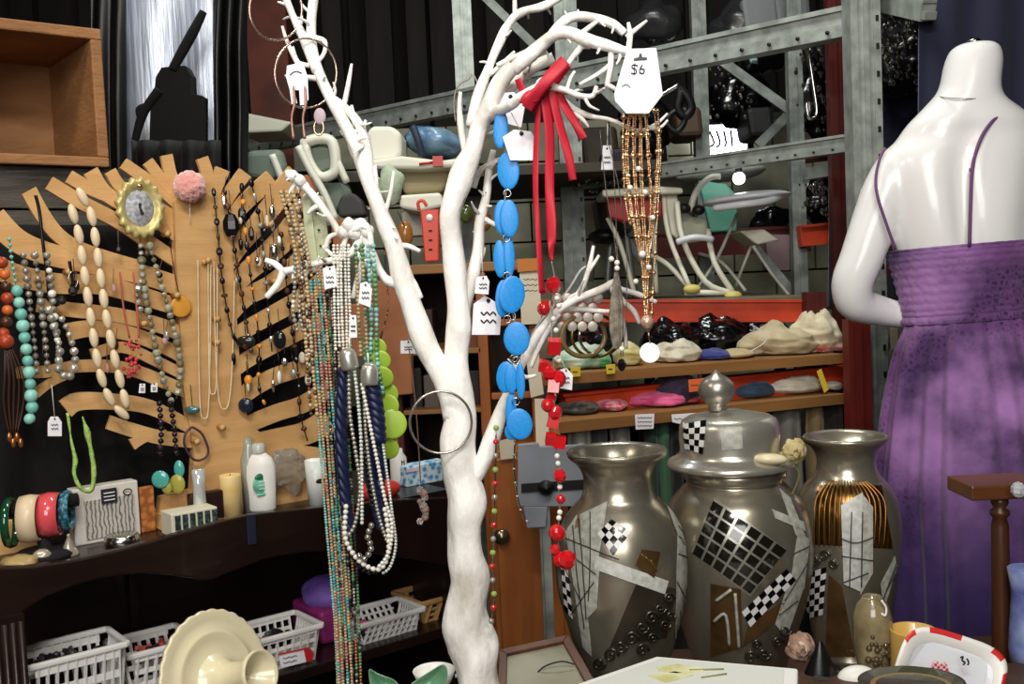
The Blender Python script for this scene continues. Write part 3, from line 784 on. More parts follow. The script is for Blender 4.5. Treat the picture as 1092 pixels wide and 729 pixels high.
mb.build('chip_cluster', mat('red coral', 'c03a44', .35), r1)['kind'] = 'stuff'
# cream long loops in the centre
r1, a1 = neck(None, 'cream seed bead necklace in long loops down the trunk', [U(211, 278, 225, 282, 446, 14, 5, .2), U(222, 278, 232, 282, 420, 14, 5), U(228, 280, 250, 300, 436, 14, 3)], off=KO - .03, cordm=None)
for pt in a1:
    mb = MB(); seeds(mb, pt, .0016, 1.6, 5, 3); mb.build('bead_loop', CREAMB, r1)
bead(Q(218, 279, KO - .022), .005, KRAFT, r1, None, 'knot')
# black beaded necklaces on the right half
blk = [([(228, 205), (232, 245), (236, 290), (242, 330), (250, 360), (262, 370)], [BLKBEAD, BRNBEAD], 'long black necklace nearest the trunk on the right branches'),
       ([(240, 205), (246, 240), (254, 290), (262, 340), (268, 375)], [BLKBEAD, BRNBEAD], 'black cord necklace second from the trunk on the right branches'),
       ([(268, 195), (276, 230), (282, 280), (286, 330), (290, 375)], [BLKBEAD, GREYPEARL], 'black and silver necklace hanging over the right branches'),
       ([(258, 200), (262, 250), (268, 300), (276, 360), (276, 410), (282, 430)], [BLKBEAD, AMBER], 'black cord with dark and amber beads on the right branches'),
       ([(300, 250), (304, 290), (310, 340), (318, 400), (320, 440), (328, 470)], [BRNBEAD, BLKBEAD], 'brown cord necklace close to the bead ropes on the right branches'),
       ([(318, 200), (322, 240), (326, 290), (328, 340), (330, 400)], [PEARL, GREYPEARL, BLKBEAD], 'pearl and dark bead necklace at the right edge of the board')]
for pth, ms, lab in blk:
    r1, a1 = neck(None, lab, [pth], off=KO - .028 - R.random() * .01, cordm=BLKBEAD, cr=.0012)
    pts = walk(a1[0], 17 * cp)
    for i, (p, d) in enumerate(pts):
        bead(p, (3.2 * cp * R.uniform(.6, 1.3),) * 2 + (4 * cp * R.uniform(.6, 1.5),), ms[i % len(ms)], r1, d, 'bead', R.choice(('ball', 'facet')))
    if len(ms) == 3: string(r1, a1[0], 6 * cp, 2.4 * cp, ms, rnd=.3)
for x, y, rx, ry, m, lab in [(246, 240, 10, 15, BLKBEAD, 'black faceted pendant high on the right branches'), (258, 228, 5, 8, BLKBEAD, 'small black drop pendant beside the pink pompom side'), (290, 226, 4, 8, SILVER, 'silver oval pendant near the branch tips on the right'),
                             (292, 268, 5, 9, SILVER, 'silver leaf pendant above the white twig fork'), (298, 362, 8, 11, mat('silver black stone', '24262c', .12, metal=.4), 'oval black stone pendant set in silver'), (262, 432, 9, 9, mat('blue black stone', '1c2438', .2), 'dark blue pendant low on the right branches'),
                             (265, 405, 5, 6, AMBER, 'amber drop pendant above the dark blue one'), (298, 402, 3, 8, PEARL, 'thin white drop pendant below the black stone'), (262, 364, 12, 7, mat('dark glass', '22261f', .15), 'wide dark glass pendant on a lower right branch'),
                             (205, 437, 9, 5, mat('abalone', '55757a', .25, metal=.4), 'small blue grey shell pendant beside the trunk'), (80, 305, 5, 7, BLKBEAD, 'small black stone pendant over the left branches')]:
    rt = T('pendant', lab, 'pendant', Q(x, y, KO - .03))
    bead(Q(x, y, KO - .03), (rx * cp, .006, ry * cp), m, rt, None, 'stone', 'facet' if m is BLKBEAD else 'ball')
    MB().tube([Q(x - 2, y - ry - 22, KO - .024), Q(x, y - ry, KO - .028)], .0007, 5, 2).build('cord', BLKBEAD, rt)
tag(MB().tube([Q(205, 455, KO - .03), Q(198, 462, KO - .032), Q(197, 475, KO - .03), Q(207, 490, KO - .03), Q(219, 488, KO - .03), Q(222, 478, KO - .03), Q(215, 462, KO - .03)], .0022, 7, 4, closed=True).build('bangle', mat('purple brown bangle', '4a3340', .4)), 'thin purple brown bangle hung low beside the trunk', 'bangle')
# lime cord
LIME = mat('lime cord', '9dbf62', .6, bump=.5, bscale=120)
r1, a1 = neck('cord_necklace', 'lime green crinkled cord necklace hanging over the black cloth', [[(72, 440), (76, 470), (80, 490), (79, 505), (86, 520), (97, 522), (100, 500), (97, 480), (92, 458), (88, 444)]], off=KO - .05, cordm=None)
MB().tube(a1[0], [.0022, .0028, .0035, .0028, .003, .003, .0035, .0045, .0045, .002], 7, 6, knob=.8).build('cord', LIME, r1)
# bright blue/olive agate pendant piece (165-200, 440-520)
r1, a1 = neck(None, 'dark bead necklace ending in teal and olive stone slices', [[(170, 430), (172, 460), (170, 490)], [(182, 430), (186, 460), (188, 486)]], off=KO - .05, cordm=BLKBEAD)
for pt in a1: string(r1, pt, 7 * cp, 3.2 * cp, [BLKBEAD, mat('deep purple bead', '2c1a2e', .2)])
mb_ = mat('teal agate', '2a8f94', .2, col2='5fb3a0', kind='wave', nscale=80, coat=.6)
for x, y, rx, ry, m in [(171, 511, 10, 10, mb_), (191, 500, 6, 10, mb_), (189, 516, 9, 11, mat('olive agate', '8a8a3a', .25, col2='b0a64a', kind='wave', nscale=60)), (178, 520, 6, 7, mat('olive agate', '8a8a3a', .25))]:
    bead(Q(x, y, KO - .05), (rx * cp, .005, ry * cp), m, r1, None, 'stone_slice')
# price tags
def ptag(name, label, pts, off=None, Y=None, lines=2, string_to=None, group=None, hole=True):
    f = (lambda x, y, d=0: Q(x, y, off + d)) if Y is None else (lambda x, y, d=0: P(x, y, Y + d))
    cx = sum(p[0] for p in pts) / len(pts); cy = sum(p[1] for p in pts) / len(pts)
    lowp = min([f(*p) for p in pts], key=lambda p: p.z)
    rt = T(name, label, 'price tag', lowp, group)
    ext = (f(cx, cy, .0012) - f(cx, cy)) ; ext = CN * .0012 if Y is None else Vector((0, .0012, 0))
    cdo = MB().prism([f(*p) for p in pts], ext).build('card', PAPER, rt); bevel(cdo, .0004, 1)
    w = max(p[0] for p in pts) - min(p[0] for p in pts); h = max(p[1] for p in pts) - min(p[1] for p in pts)
    mb = MB()
    for i in range(lines):
        y = cy + h * (.0 + .2 * i) - h * .05
        mb.tube([f(cx - w * .25 + w * .1 * k, y + (k % 2) * h * .08, -.001) for k in range(6)], .0006 if w < 25 else .0011, 4, 2)
    if lines: mb.build('writing', INK, cdo)
    if hole:
        mb = MB().ell(f(cx, min(p[1] for p in pts) + h * .13, -.0005), .0014 if w < 25 else .003, None, 8, 5); mb.build('hole', INK, cdo)
    if string_to:
        MB().tube([f(cx, min(p[1] for p in pts) + h * .1), f(*string_to)], .0006, 4, 2).build('thread', PEARL, rt)
    return rt
ptag('price_tag', 'small white tag on a thread against the black cloth', [(54, 444), (62, 444), (66, 450), (66, 465), (51, 465), (51, 450)], off=KO - .05, string_to=(55, 410))
ptag('price_tag', 'tiny white tag beside the red coral necklace', [(149, 409), (155, 409), (155, 419), (148, 419)], off=KO - .05)
ptag('price_tag', 'tiny round cornered tag right of the coral necklace', [(161, 410), (168, 408), (168, 418), (161, 418)], off=KO - .05)

CHM = [SILVER, GREYPEARL, BLKBEAD, mat('bone charm', 'd8cdb8', .4)]
for k in range(26):
    x = R.uniform(232, 335); y = R.uniform(215, 425); h = R.uniform(4, 9); q = Q(x, y, KO - .03)
    rt = T('charm', 'small dark or silver charm on a cord among the right branches of the board', 'charm', q, 'small charms on the right branches of the board')
    bead(q, (R.uniform(2, 4.5) * cp, .004, h * cp), CHM[k % 3 if k % 5 else 3], rt, None, 'stone', R.choice(('ball', 'facet')))
    MB().tube([Q(x + R.uniform(-3, 3), y - 18 - 14 * R.random(), KO - .022), q + Vector((0, 0, h * cp * .9))], .0007, 4, 2).build('cord', BLKBEAD, rt)
for k in range(16):
    x = R.uniform(20, 180); y = R.uniform(255, 395); h = R.uniform(3, 7); q = Q(x, y, KO - .028)
    rt = T('charm', 'small charm or bead cluster among the left branches of the board', 'charm', q, 'small charms on the left branches of the board')
    bead(q, (R.uniform(2, 4) * cp, .004, h * cp), [BRNBEAD, GREYPEARL, BLKBEAD, mat('rose charm', 'b58a7c', .4)][k % 4], rt, None, 'stone', R.choice(('ball', 'facet')))
    MB().tube([Q(x + R.uniform(-3, 3), y - 15 - 10 * R.random(), KO - .022), q + Vector((0, 0, h * cp * .9))], .0007, 4, 2).build('cord', CORD, rt)

# ================================================================== THINGS ON THE CABINET TOP
def on_top(px, py, off):           # point on plane off at pixel, dropped to the top board
    p = Q(px, py, off); return p
def h_at(px, py, off): return Q(px, py, off).z
def botl(name, label, cat, px, ytop, off, w, prof, m, extra=None, z0=None, flat=.6, group=None, seg=24):
    """prof in (radius fraction, height fraction); stands on cabinet top"""
    c = Q(px, ytop, off); z0 = ZT if z0 is None else z0; H = c.z - z0; r = w * cp / 2
    rt = T(name, label, cat, (c.x, c.y, z0), group)
    return rt, Vector((c.x, c.y, z0)), H, r
# bangle stand
c = Q(47, 575, .09); zz = h_at(47, 538, .09)
rt = T('bangle_stand', 'black velvet bangle stand with round base on the cabinet', 'jewellery stand', (c.x, c.y, ZT))
c.z = ZT
BV = mat('black velvet stand', '0c0b0c', .9)
MB().lathe([(.045, 0), (.047, .006), (.04, .012), (.01, .016), (.008, zz - ZT)], c, 28).build('base', BV, rt)
a = c + Vector((0, 0, zz - ZT))
MB().tube([a - CU * .052, a + CU * .055], .011, 12, 2).build('crossbar', BV, rt)
for i, (dx, m, w, r, lab) in enumerate([(-.047, mat('green enamel', '16442c', .15, coat=.8), .012, .035, 'dark green bangle at the left end of the stand'),
        (-.018, mat('ivory bangle', 'd9c3a3', .35), .028, .033, 'wide ivory bangle on the stand'), (.012, mat('coral red bangle', 'd94f57', .2, coat=.8), .03, .031, 'wide coral red bangle on the stand'),
        (.037, mat('blue pattern bangle', '4c8fa3', .3, col2='1f4a59', kind='voronoi', nscale=150), .014, .028, 'blue patterned bangle at the right end of the stand')]):
    ax = (CU * .9 - CN * .45).normalized(); o_ = a + CU * dx - Vector((0, 0, r * .55))
    mb = MB(); prof = [(r, -w / 2), (r + .003, -w / 2), (r + .005, 0), (r + .003, w / 2), (r, w / 2), (r - .001, 0), (r, -w / 2)]
    mb.lathe(prof, o_, 40, axis=ax, caps=False)
    tag(mb.build('bangle', m), lab, 'bangle', 'bangles on the black stand')
# shells / pearls
SH = mat('pale shell', 'bdb5a6', .25, metal=.3, col2='8f8578', nscale=30, coat=.5)
for x, y, w, h, m, lab in [(20, 592, 18, 7, mat('tan shell', 'a98f60', .35), 'tan shell dish at the left end of the cabinet top'), (45, 595, 9, 8, SH, 'grey pearly shell on the cabinet top'), (62, 590, 5, 5, SH, 'small pearly shell between cone and shell')]:
    cc_ = Q(x, y, .06); tag(MB().ell((cc_.x, cc_.y, ZT + h * cp * .6), (w * cp, w * cp * .8, h * cp), None, 24, 14, lump=.2, lf=60).build('shell', m), lab, 'shell')
cc_ = Q(74, 585, .07)
tag(MB().lathe([(.015, 0), (.014, .003), (.002, .03), (.003, .033), (0, .035)], (cc_.x, cc_.y, ZT), 20).build('ring_cone', SH), 'pale cone shaped ring holder on the cabinet top', 'ring holder')
# patterned white box
def boxthing(name, label, cat, x0, x1, y0, off, th, m, z0=None, tilt=0):
    a = Q(x0, y0, off); b = Q(x1, y0, off); z0 = ZT if z0 is None else z0
    u0 = (a - CA).dot(CU); u1 = (b - CA).dot(CU); z1 = (a.z + b.z) / 2
    rt = T(name, label, cat, cabpt((u0 + u1) / 2, off, z0))
    mb = MB(); cbox(mb, u0, u1, off, off + th, z0, z1); bevel(mb.build('body', m, rt), .002); return rt, u0, u1, z0, z1
rt, u0, u1, z0, z1 = boxthing('patterned_box', 'white box with grey scribble pattern standing behind the bangles', 'box', 76, 147, 517, .12, .03, mat('off white box', 'cfc9c0', .6))
mb = MB(); cbox(mb, u0 + .018, u1 - .008, .117, .12, z0 + .008, z1 - .022); mb.build('pattern_panel', mat('grey scribble print', 'b9b4ab', .6, col2='66625d', kind='wave', nscale=60, ndetail=6, lo=.4, hi=.9), rt)
mb = MB(); cbox(mb, u0 + .045, u0 + .07, .113, .117, z1 - .03, z1 - .006); mb.build('black_label', INK, rt)
for k in range(3):
    mb = MB(); cbox(mb, u0 + .048, u0 + .066, .1115, .113, z1 - .013 - k * .006, z1 - .0118 - k * .006); mb.build('label_line', PAPER, rt)
cc_ = cabpt(u1 - .02, .114, z1 - .016)
MB().tube([cc_ + CU * .007 * math.cos(t) + Vector((0, 0, .005 * math.sin(t))) for t in [i * PI / 4 for i in range(8)]], .001, 5, 3, closed=True).build('printed_ring', INK, rt)
rt, u0, u1, z0, z1 = boxthing('orange_card', 'narrow orange patterned card next to the white patterned box', 'card', 148, 164, 519, .13, .012, mat('orange print', 'b9763a', .6, col2='8f4f24', kind='voronoi', nscale=90))
rt, u0, u1, z0, z1 = boxthing('trinket_box', 'small cream box with green and black lattice print by the wavy rail', 'box', 182, 232, 544, .05, .05, mat('lattice print', 'cdc8b4', .6))
for k in range(6):
    mb = MB()
    cbox(mb, u0 + .006 + k * .013, u0 + .015 + k * .013, .048, .05, z0 + .012, z1 - .004); mb.build('print_square', mat('green black print', '3c5a4c', .6, col2='22262a', nscale=200, lo=.45, hi=.5), rt)
rt, u0, u1, z0, z1 = boxthing('wallet', 'dark brown leather wallet standing behind the lattice box', 'wallet', 203, 238, 525, .11, .02, mat('dark brown leather', '2d1714', .4, bump=.2, bscale=80))
# tin
cc_ = Q(130, 575, .08); tag(MB().lathe([(.026, 0), (.028, .002), (.028, .012), (.0265, .013), (.0265, .015), (.025, .016), (0, .0165)], (cc_.x, cc_.y, ZT), 40).build('round_tin', SILVER), 'flat round silver tin on the cabinet top', 'tin')
# candle
rt, c, H, r = botl('candle', 'pale yellow pillar candle in front of the board', 'candle', 245, 505, .12, 25, None, None)
MB().lathe([(r, 0), (r, H * .95), (r * .96, H * .98), (r * .85, H * .985), (r * .8, H * .96), (0, H * .96)], c, 28).build('wax', mat('yellow wax', 'e3bf7a', .4, col2='edd39b', nscale=9, stretch=(1, 1, 3)), rt)
MB().tube([c + Vector((0, 0, H * .95)), c + Vector((.001, 0, H * 1.0))], .0008, 5, 2).build('wick', INK, rt)
# white bottle
rt, c, H, r = botl('soap_bottle', 'white bottle with a green leaf label on the cabinet top', 'bottle', 275, 470, .13, 36, None, None)
MB().lathe([(r * .8, 0), (r * .98, H * .04), (r * .98, H * .2), (r * 1.05, H * .5), (r * 1.02, H * .66), (r * .85, H * .76), (r * .5, H * .82), (r * .4, H * .84)], c, 36, sx=1, sy=.6).build('body', WHITEPL, rt)
MB().lathe([(r * .42, H * .83), (r * .45, H * .84), (r * .42, H * .95), (r * .3, H * .97)], c, 24).build('cap', mat('clear cap', 'd9e0da', .2, trans=.4), rt)
for dx, dz, sx_, sz_, m in [(0, .40, .82, .16, mat('green label', '3f9a77', .4, col2='86c9ae', nscale=60)), (-.25, .5, .4, .06, mat('dark green print', '1f6b4c', .4)), (.1, .26, .7, .035, mat('green label', '3f9a77', .4))]:
    MB().ell(c + CU * (dx * r) + Vector((0, 0, H * dz)) - CN * (r * .58), (r * sx_, .0035, H * sz_), CM, 20, 8).build('label_leaf', m, rt)
mb = MB()
for k in range(3): mb.tube([c + CU * (r * (-.45 + .18 * i)) + Vector((0, 0, H * (.44 - .05 * k) + (i % 2) * .001)) - CN * (r * .58 + .0042) for i in range(6)], .0007, 4, 2)
mb.build('writing', PAPER, rt)
# second clear bottle at 258
rt, c, H, r = botl('clear_bottle', 'clear glass bottle half behind the white green bottle', 'bottle', 264, 466, .145, 20, None, None)
MB().lathe([(r, 0), (r, H * .7), (r * .6, H * .85), (r * .4, H), (0, H)], c, 20).build('body', mat('bottle glass', 'c9d4cc', .08, trans=.6), rt)
# crinkled bag
tag(MB().ell(Q(308, 500, .14), (.044, .02, .046), CM, 40, 28, lump=.5, lf=22).build('plastic_bag', mat('crinkled clear plastic', 'e4e2dc', .12, trans=.75, bump=1, bscale=70, col2='c9c5bc', nscale=30)), 'crinkled clear plastic bag behind the white bottle', 'bag')
rt, c, H, r = botl('plastic_cup', 'white printed cup just left of the bead ropes', 'cup', 336, 490, .1, 26, None, None)
MB().lathe([(r * .8, 0), (r, H), (r * .95, H), (r * .76, .004), (0, .004)], c, 28).build('body', mat('milky cup', 'd9dcd8', .3), rt)
MB().ell(c - CN * r * .88 + Vector((0, 0, H * .55)), (r * .5, .002, .005), CM, 14, 6).build('printed_mark', INK, rt)
rt, c, H, r = botl('white_bottle', 'plain white bottle with black letters behind the green discs', 'bottle', 424, 478, .14, 22, None, None)
MB().lathe([(r * .9, 0), (r, .01), (r, H * .75), (r * .6, H * .88), (r * .55, H)], c, 28).build('body', WHITEPL, rt)
mb = MB(); q = c - CN * (r + .001) + Vector((0, 0, H * .62))
for pts in ([(-.5, -1), (-.5, 1), (.0, 0), (.5, 1), (.5, -1)],):
    mb.tube([q + CU * x * .006 + Vector((0, 0, z * .006)) for x, z in pts], .001, 4, 1, smooth_path=False)
mb.build('letter', INK, rt)
# blue printed box + red lid
rt, u0, u1, z0, z1 = boxthing('blue_box', 'pale blue printed box next to the white trunk', 'box', 433, 478, 494, .1, .04, mat('blue print', '3f8fc4', .5, col2='c9dbe2', kind='voronoi', nscale=90, lo=.3, hi=.6))
mb = MB(); cbox(mb, u0, u0 + .03, .098, .1, z0 + .03, z1 - .004); mb.build('white_corner', mat('pink white print', 'd9c3c8', .5), rt)
cc_ = Q(405, 532, .07); tag(MB().ell((cc_.x, cc_.y, ZT + .012), (.045, .03, .02), CM, 28, 12).build('red_plate', mat('red plastic', 'd03a2e', .35)), 'red rounded plate lying behind the rope necklace', 'plate')
# jar silver behind (200-215, 500-525)
rt, c, H, r = botl('glass_vial', 'slim pale glass vial beside the board trunk', 'vial', 211, 500, .1, 16, None, None)
MB().lathe([(r * .7, 0), (r, H * .2), (r * .8, H * .7), (r * .9, H)], c, 20).build('body', mat('pale silver glass', 'c4c8c8', .15, metal=.3), rt)

# ================================================================== WHITE BRANCH TREE
TY = 1.42
FT = .86      # front table height
base = P(508, 790, TY); base.z = FT
tree = T('branch_tree', 'white painted bare branch tree used as a necklace stand', 'jewellery tree', base)
def br(pts, name='branch', Y=TY, k=5, seg=12, knob=.25):
    """pts: (px,py,rpx[,dY])"""
    w = [P(p[0], p[1], Y + (p[3] if len(p) > 3 else 0)) for p in pts]
    return MB().tube(w, [S(p[2], Y) for p in pts], seg, k, knob=knob)
p0 = P(508, 800, TY)
tr = MB().tube([Vector((p0.x, TY, FT)), p0] + [P(a, b, TY + d) for a, b, c_, d in
     [(508, 729, 23, 0), (505, 690, 26, 0), (500, 655, 24, 0), (503, 620, 21, 0), (499, 590, 20, 0), (495, 560, 19, 0), (496, 530, 20, 0), (491, 500, 21, 0), (489, 475, 19, 0), (490, 450, 17, 0), (487, 420, 16, 0), (488, 380, 14, 0), (489, 340, 12.5, 0), (487, 300, 11.5, 0), (482, 260, 11, 0), (481, 225, 11, -.01), (492, 190, 11, -.01), (504, 160, 10, -.02), (511, 135, 10, -.02), (521, 112, 10, -.03), (535, 88, 10, -.03), (548, 72, 8.5, -.03)]],
     [.034, .031] + [S(v, TY) for v in (23, 26, 24, 21, 20, 19, 20, 21, 19, 17, 16, 14, 12.5, 11.5, 11, 11, 11, 10, 10, 10, 10, 8.5)], 20, 6, knob=.35)
tr.build('trunk', WHITEWOOD, tree)
branches = [
 [(486, 445, 14), (474, 405, 13), (456, 372, 12), (442, 335, 12), (430, 298, 11), (420, 262, 10), (406, 228, 9), (393, 192, 8), (381, 160, 7.5), (367, 132, 7.5), (353, 106, 7), (341, 80, 6.5), (333, 50, 5.5), (332, 20, 5), (336, -12, 5)],
 [(338, 76, 6), (325, 44, 5), (312, 16, 4), (302, -10, 3.5)],
 [(353, 104, 5), (369, 116, 5), (382, 132, 5), (391, 158, 5), (395, 190, 5), (403, 216, 5), (414, 244, 5), (423, 272, 5)],
 [(548, 75, 8, -.03), (566, 58, 8, -.04), (580, 46, 7, -.04), (592, 37, 6.5, -.05), (606, 35, 6.5, -.06), (628, 43, 6, -.08), (648, 49, 5.5, -.09), (670, 55, 4, -.1)],
 [(584, 44, 5.5, -.04), (598, 26, 5, -.02), (612, 18, 5, -.01), (634, 19, 5, 0), (654, 26, 5, 0), (666, 36, 4, 0)],
 [(502, 135, 6, .02), (509, 105, 6, .03), (520, 75, 5.5, .04), (531, 48, 5, .05), (545, 22, 4.5, .06), (560, 12, 4.5, .07), (584, 5, 4.5, .08), (604, -8, 4, .09)],
 [(530, 108, 9, 0), (548, 88, 8, .01), (568, 72, 7, .01), (590, 62, 6, .01)],
 [(500, 512, 12), (514, 494, 10), (524, 468, 9), (534, 440, 7), (543, 418, 6), (553, 395, 5), (568, 366, 4.5), (588, 338, 4), (612, 320, 4), (640, 309, 4), (656, 300, 3.5)],
 [(494, 335, 8, .03), (503, 300, 7, .04), (510, 268, 6.5, .05), (512, 238, 6, .05), (518, 212, 5, .05), (522, 180, 4, .05), (526, 160, 3, .05)],
 [(514, 130, 7, 0), (528, 120, 6, -.04), (545, 112, 5, -.08), (560, 100, 4, -.1), (580, 92, 4, -.1), (602, 96, 3.5, -.1), (618, 102, 3, -.1), (632, 102, 2.5, -.1), (636, 92, 2, -.1)],
 [(598, 104, 3, -.08), (612, 116, 3, -.08), (630, 124, 3, -.08), (648, 127, 2.5, -.08), (664, 133, 2, -.08)],
 [(430, 300, 8), (415, 300, 5), (405, 288, 4), (396, 268, 4), (385, 250, 5), (372, 245, 5), (362, 252, 4)],
 [(385, 252, 5), (376, 268, 4.5), (362, 276, 4), (345, 279, 3.5), (325, 284, 4), (302, 290, 4)],
 [(302, 290, 4), (296, 303, 3.6), (284, 317, 3)],
 [(302, 290, 3.6), (294, 282, 3), (283, 277, 2.4)],
 [(390, 262, 4), (386, 285, 4), (380, 305, 3.5), (376, 318, 2.5)],
 [(362, 250, 4), (352, 232, 4), (340, 216, 4), (328, 202, 4.5), (316, 191, 6), (309, 188, 5)],
]
twigs = [
 [(379, 134, 3), (375, 112, 1.5)], [(384, 150, 3), (390, 128, 1.5)], [(366, 116, 3), (371, 92, 2.6), (375, 68, 1.4)], [(336, 40, 3), (346, 44, 3), (346, 56, 2.5), (338, 68, 2)],
 [(322, 76, 3), (313, 60, 2.5), (306, 44, 2.2), (301, 28, 1.5)], [(330, 70, 2.5), (318, 66, 2.2), (312, 50, 1.6)], [(340, 84, 3), (322, 82, 2.5), (304, 81, 1.5)],
 [(378, 168, 3), (372, 150, 2.4), (374, 136, 1.6)], [(400, 222, 3), (402, 200, 2.4), (400, 176, 1.6)], [(408, 235, 3), (416, 208, 2.4), (420, 182, 1.6)], [(413, 245, 3), (408, 222, 2.2), (399, 205, 1.4)],
 [(418, 262, 3.5), (434, 262, 3), (448, 268, 2)], [(425, 285, 4), (440, 300, 3.5), (449, 318, 3)],
 [(549, 20, 2.6, .06), (549, 4, 2.4, .06), (549, -12, 2, .06)], [(620, 36, 3, -.06), (630, 28, 2.4, -.06), (638, 22, 1.8, -.06)],
 [(617, 40, 4, -.07), (619, 50, 3.5, -.07), (610, 62, 3, -.07), (604, 72, 2.6, -.07), (600, 84, 1.8, -.07)], [(612, 60, 3, -.07), (620, 50, 3, -.07), (630, 50, 2.5, -.07)],
 [(652, 52, 3.4, -.09), (651, 72, 3, -.09), (647, 92, 2.4, -.09)], [(650, 70, 2.6, -.09), (636, 80, 2.2, -.09), (618, 90, 1.6, -.09)], [(646, 90, 2.6, -.09), (656, 95, 2.2, -.09), (662, 102, 1.5, -.09)],
 [(668, 40, 3, 0), (680, 30, 2.4, 0), (690, 22, 1.6, 0)], [(670, 56, 3.4, -.1), (672, 38, 3, -.1), (670, 24, 1.6, -.1)],
 [(604, 98, 2.4, -.1), (608, 84, 2, -.1), (613, 76, 1.4, -.1)], [(660, 132, 2.4, -.08), (682, 140, 2.4, -.08), (700, 132, 2, -.08), (712, 121, 1.2, -.08)], [(690, 137, 2, -.08), (704, 136, 1.8, -.08), (712, 128, 1.2, -.08)],
 [(612, 120, 2.4, -.08), (622, 128, 2, -.08), (628, 136, 1.2, -.08)],
 [(522, 80, 3, .04), (536, 68, 2.6, .04), (549, 55, 1.6, .04)], [(530, 70, 3, .02), (546, 62, 3, .02), (566, 52, 2, .02)], [(560, 78, 3, 0), (566, 66, 1.6, 0)],
 [(497, 170, 4, .02), (492, 140, 3.5, .02), (490, 115, 3, .02), (491, 98, 2, .02)], [(494, 190, 4, .03), (502, 170, 3, .03), (512, 150, 3, .03), (530, 140, 2.5, .03)], [(505, 200, 3.5, .04), (514, 180, 3, .04), (534, 170, 2.5, .04)],
 [(482, 250, 3, .02), (474, 246, 2.6, .02)], [(613, 319, 3.4, 0), (622, 304, 3.2, 0), (628, 286, 2.8, 0), (633, 262, 1.6, 0)], [(627, 290, 2.6, 0), (634, 280, 2, 0), (639, 272, 1.3, 0)],
 [(600, 330, 3, .02), (625, 330, 3, .02), (650, 332, 2.6, .02), (662, 326, 2, .02)], [(650, 304, 3, 0), (664, 309, 3, 0), (681, 314, 3, 0), (700, 322, 2, 0)], [(655, 304, 3, 0), (664, 320, 3, 0), (676, 332, 3, 0), (682, 345, 2, 0)],
 [(652, 306, 2.6, 0), (660, 330, 2.6, 0), (666, 350, 2.4, 0), (668, 372, 1.6, 0)], [(596, 334, 3, 0), (582, 356, 3, 0), (572, 376, 2.4, 0), (566, 392, 2, 0)],
 [(552, 395, 3, 0), (560, 402, 2.6, 0), (572, 400, 1.6, 0)], [(515, 232, 3, .05), (530, 240, 2.6, .05), (545, 238, 1.6, .05)],
 [(372, 247, 3), (366, 262, 3), (360, 290, 2.6), (357, 305, 2)], [(366, 248, 3), (352, 252, 3), (347, 265, 2)], [(376, 246, 4, -.01), (388, 240, 4, -.01), (394, 248, 3, -.01), (396, 262, 3, -.01)], [(380, 270, 3), (393, 285, 3), (397, 298, 2)],
 [(360, 276, 3), (350, 268, 2), (344, 262, 1.5)], [(342, 218, 3), (334, 222, 2.4), (328, 228, 1.4)], [(318, 192, 3), (312, 200, 2.4), (308, 207, 1.4)], [(455, 372, 4), (448, 366, 3), (444, 356, 2)],
]
for b in branches: br(b).build('branch', WHITEWOOD, tree)
def sprout(bi, n, L0, L1, t0=.1, t1=1.0, r0=2.2):
    b = branches[bi]; c = catmull([(p[0], p[1], p[3] if len(p) > 3 else 0) for p in b], 6)
    for k in range(n):
        i = int((t0 + (t1 - t0) * (k + R.random() * .8) / n) * (len(c) - 2)); i = max(0, min(len(c) - 2, i))
        d = c[i + 1] - c[i]; a = math.atan2(d.y, d.x) + R.choice((-1, 1)) * R.uniform(.5, 1.2); L = R.uniform(L0, L1)
        q = c[i]; bend = R.uniform(-.5, .5); dy = R.uniform(-.03, .03)
        twigs.append([(q.x, q.y, r0, q.z), (q.x + L * .5 * math.cos(a), q.y + L * .5 * math.sin(a), r0 * .75, q.z + dy * .5), (q.x + L * math.cos(a + bend), q.y + L * math.sin(a + bend), r0 * .4, q.z + dy)])
for a_ in [(0, 10, 8, 20, .45), (1, 4, 8, 14, .2), (2, 9, 8, 18, .2), (3, 6, 8, 18, .2), (4, 4, 6, 12, .2), (5, 4, 8, 14, .2), (6, 6, 8, 18, .1), (7, 6, 8, 22, .5), (8, 9, 8, 20, .3), (9, 6, 8, 22, .2), (11, 6, 6, 14, .3), (12, 5, 6, 14), (16, 6, 6, 14)]: sprout(*a_)
for b in twigs: br(b, k=4, seg=7, knob=.2).build('twig', WHITEWOOD, tree)
# knots
for x, y, r in [(310, 187, 7), (320, 193, 6), (372, 240, 8), (384, 240, 8), (392, 246, 7), (378, 248, 7), (366, 246, 6)]:
    MB().ell(P(x, y, TY - .005), S(r, TY), None, 14, 10, lump=.35, lf=60).build('knot', WHITEWOOD, tree)
MB().tube(PY([(520, 112), (505, 80), (500, 84), (488, 92), (484, 110), (486, 130)], TY + .05), .0012, 6).build('wire', mat('dull wire', '8f8a7c', .4, metal=.6), tree)

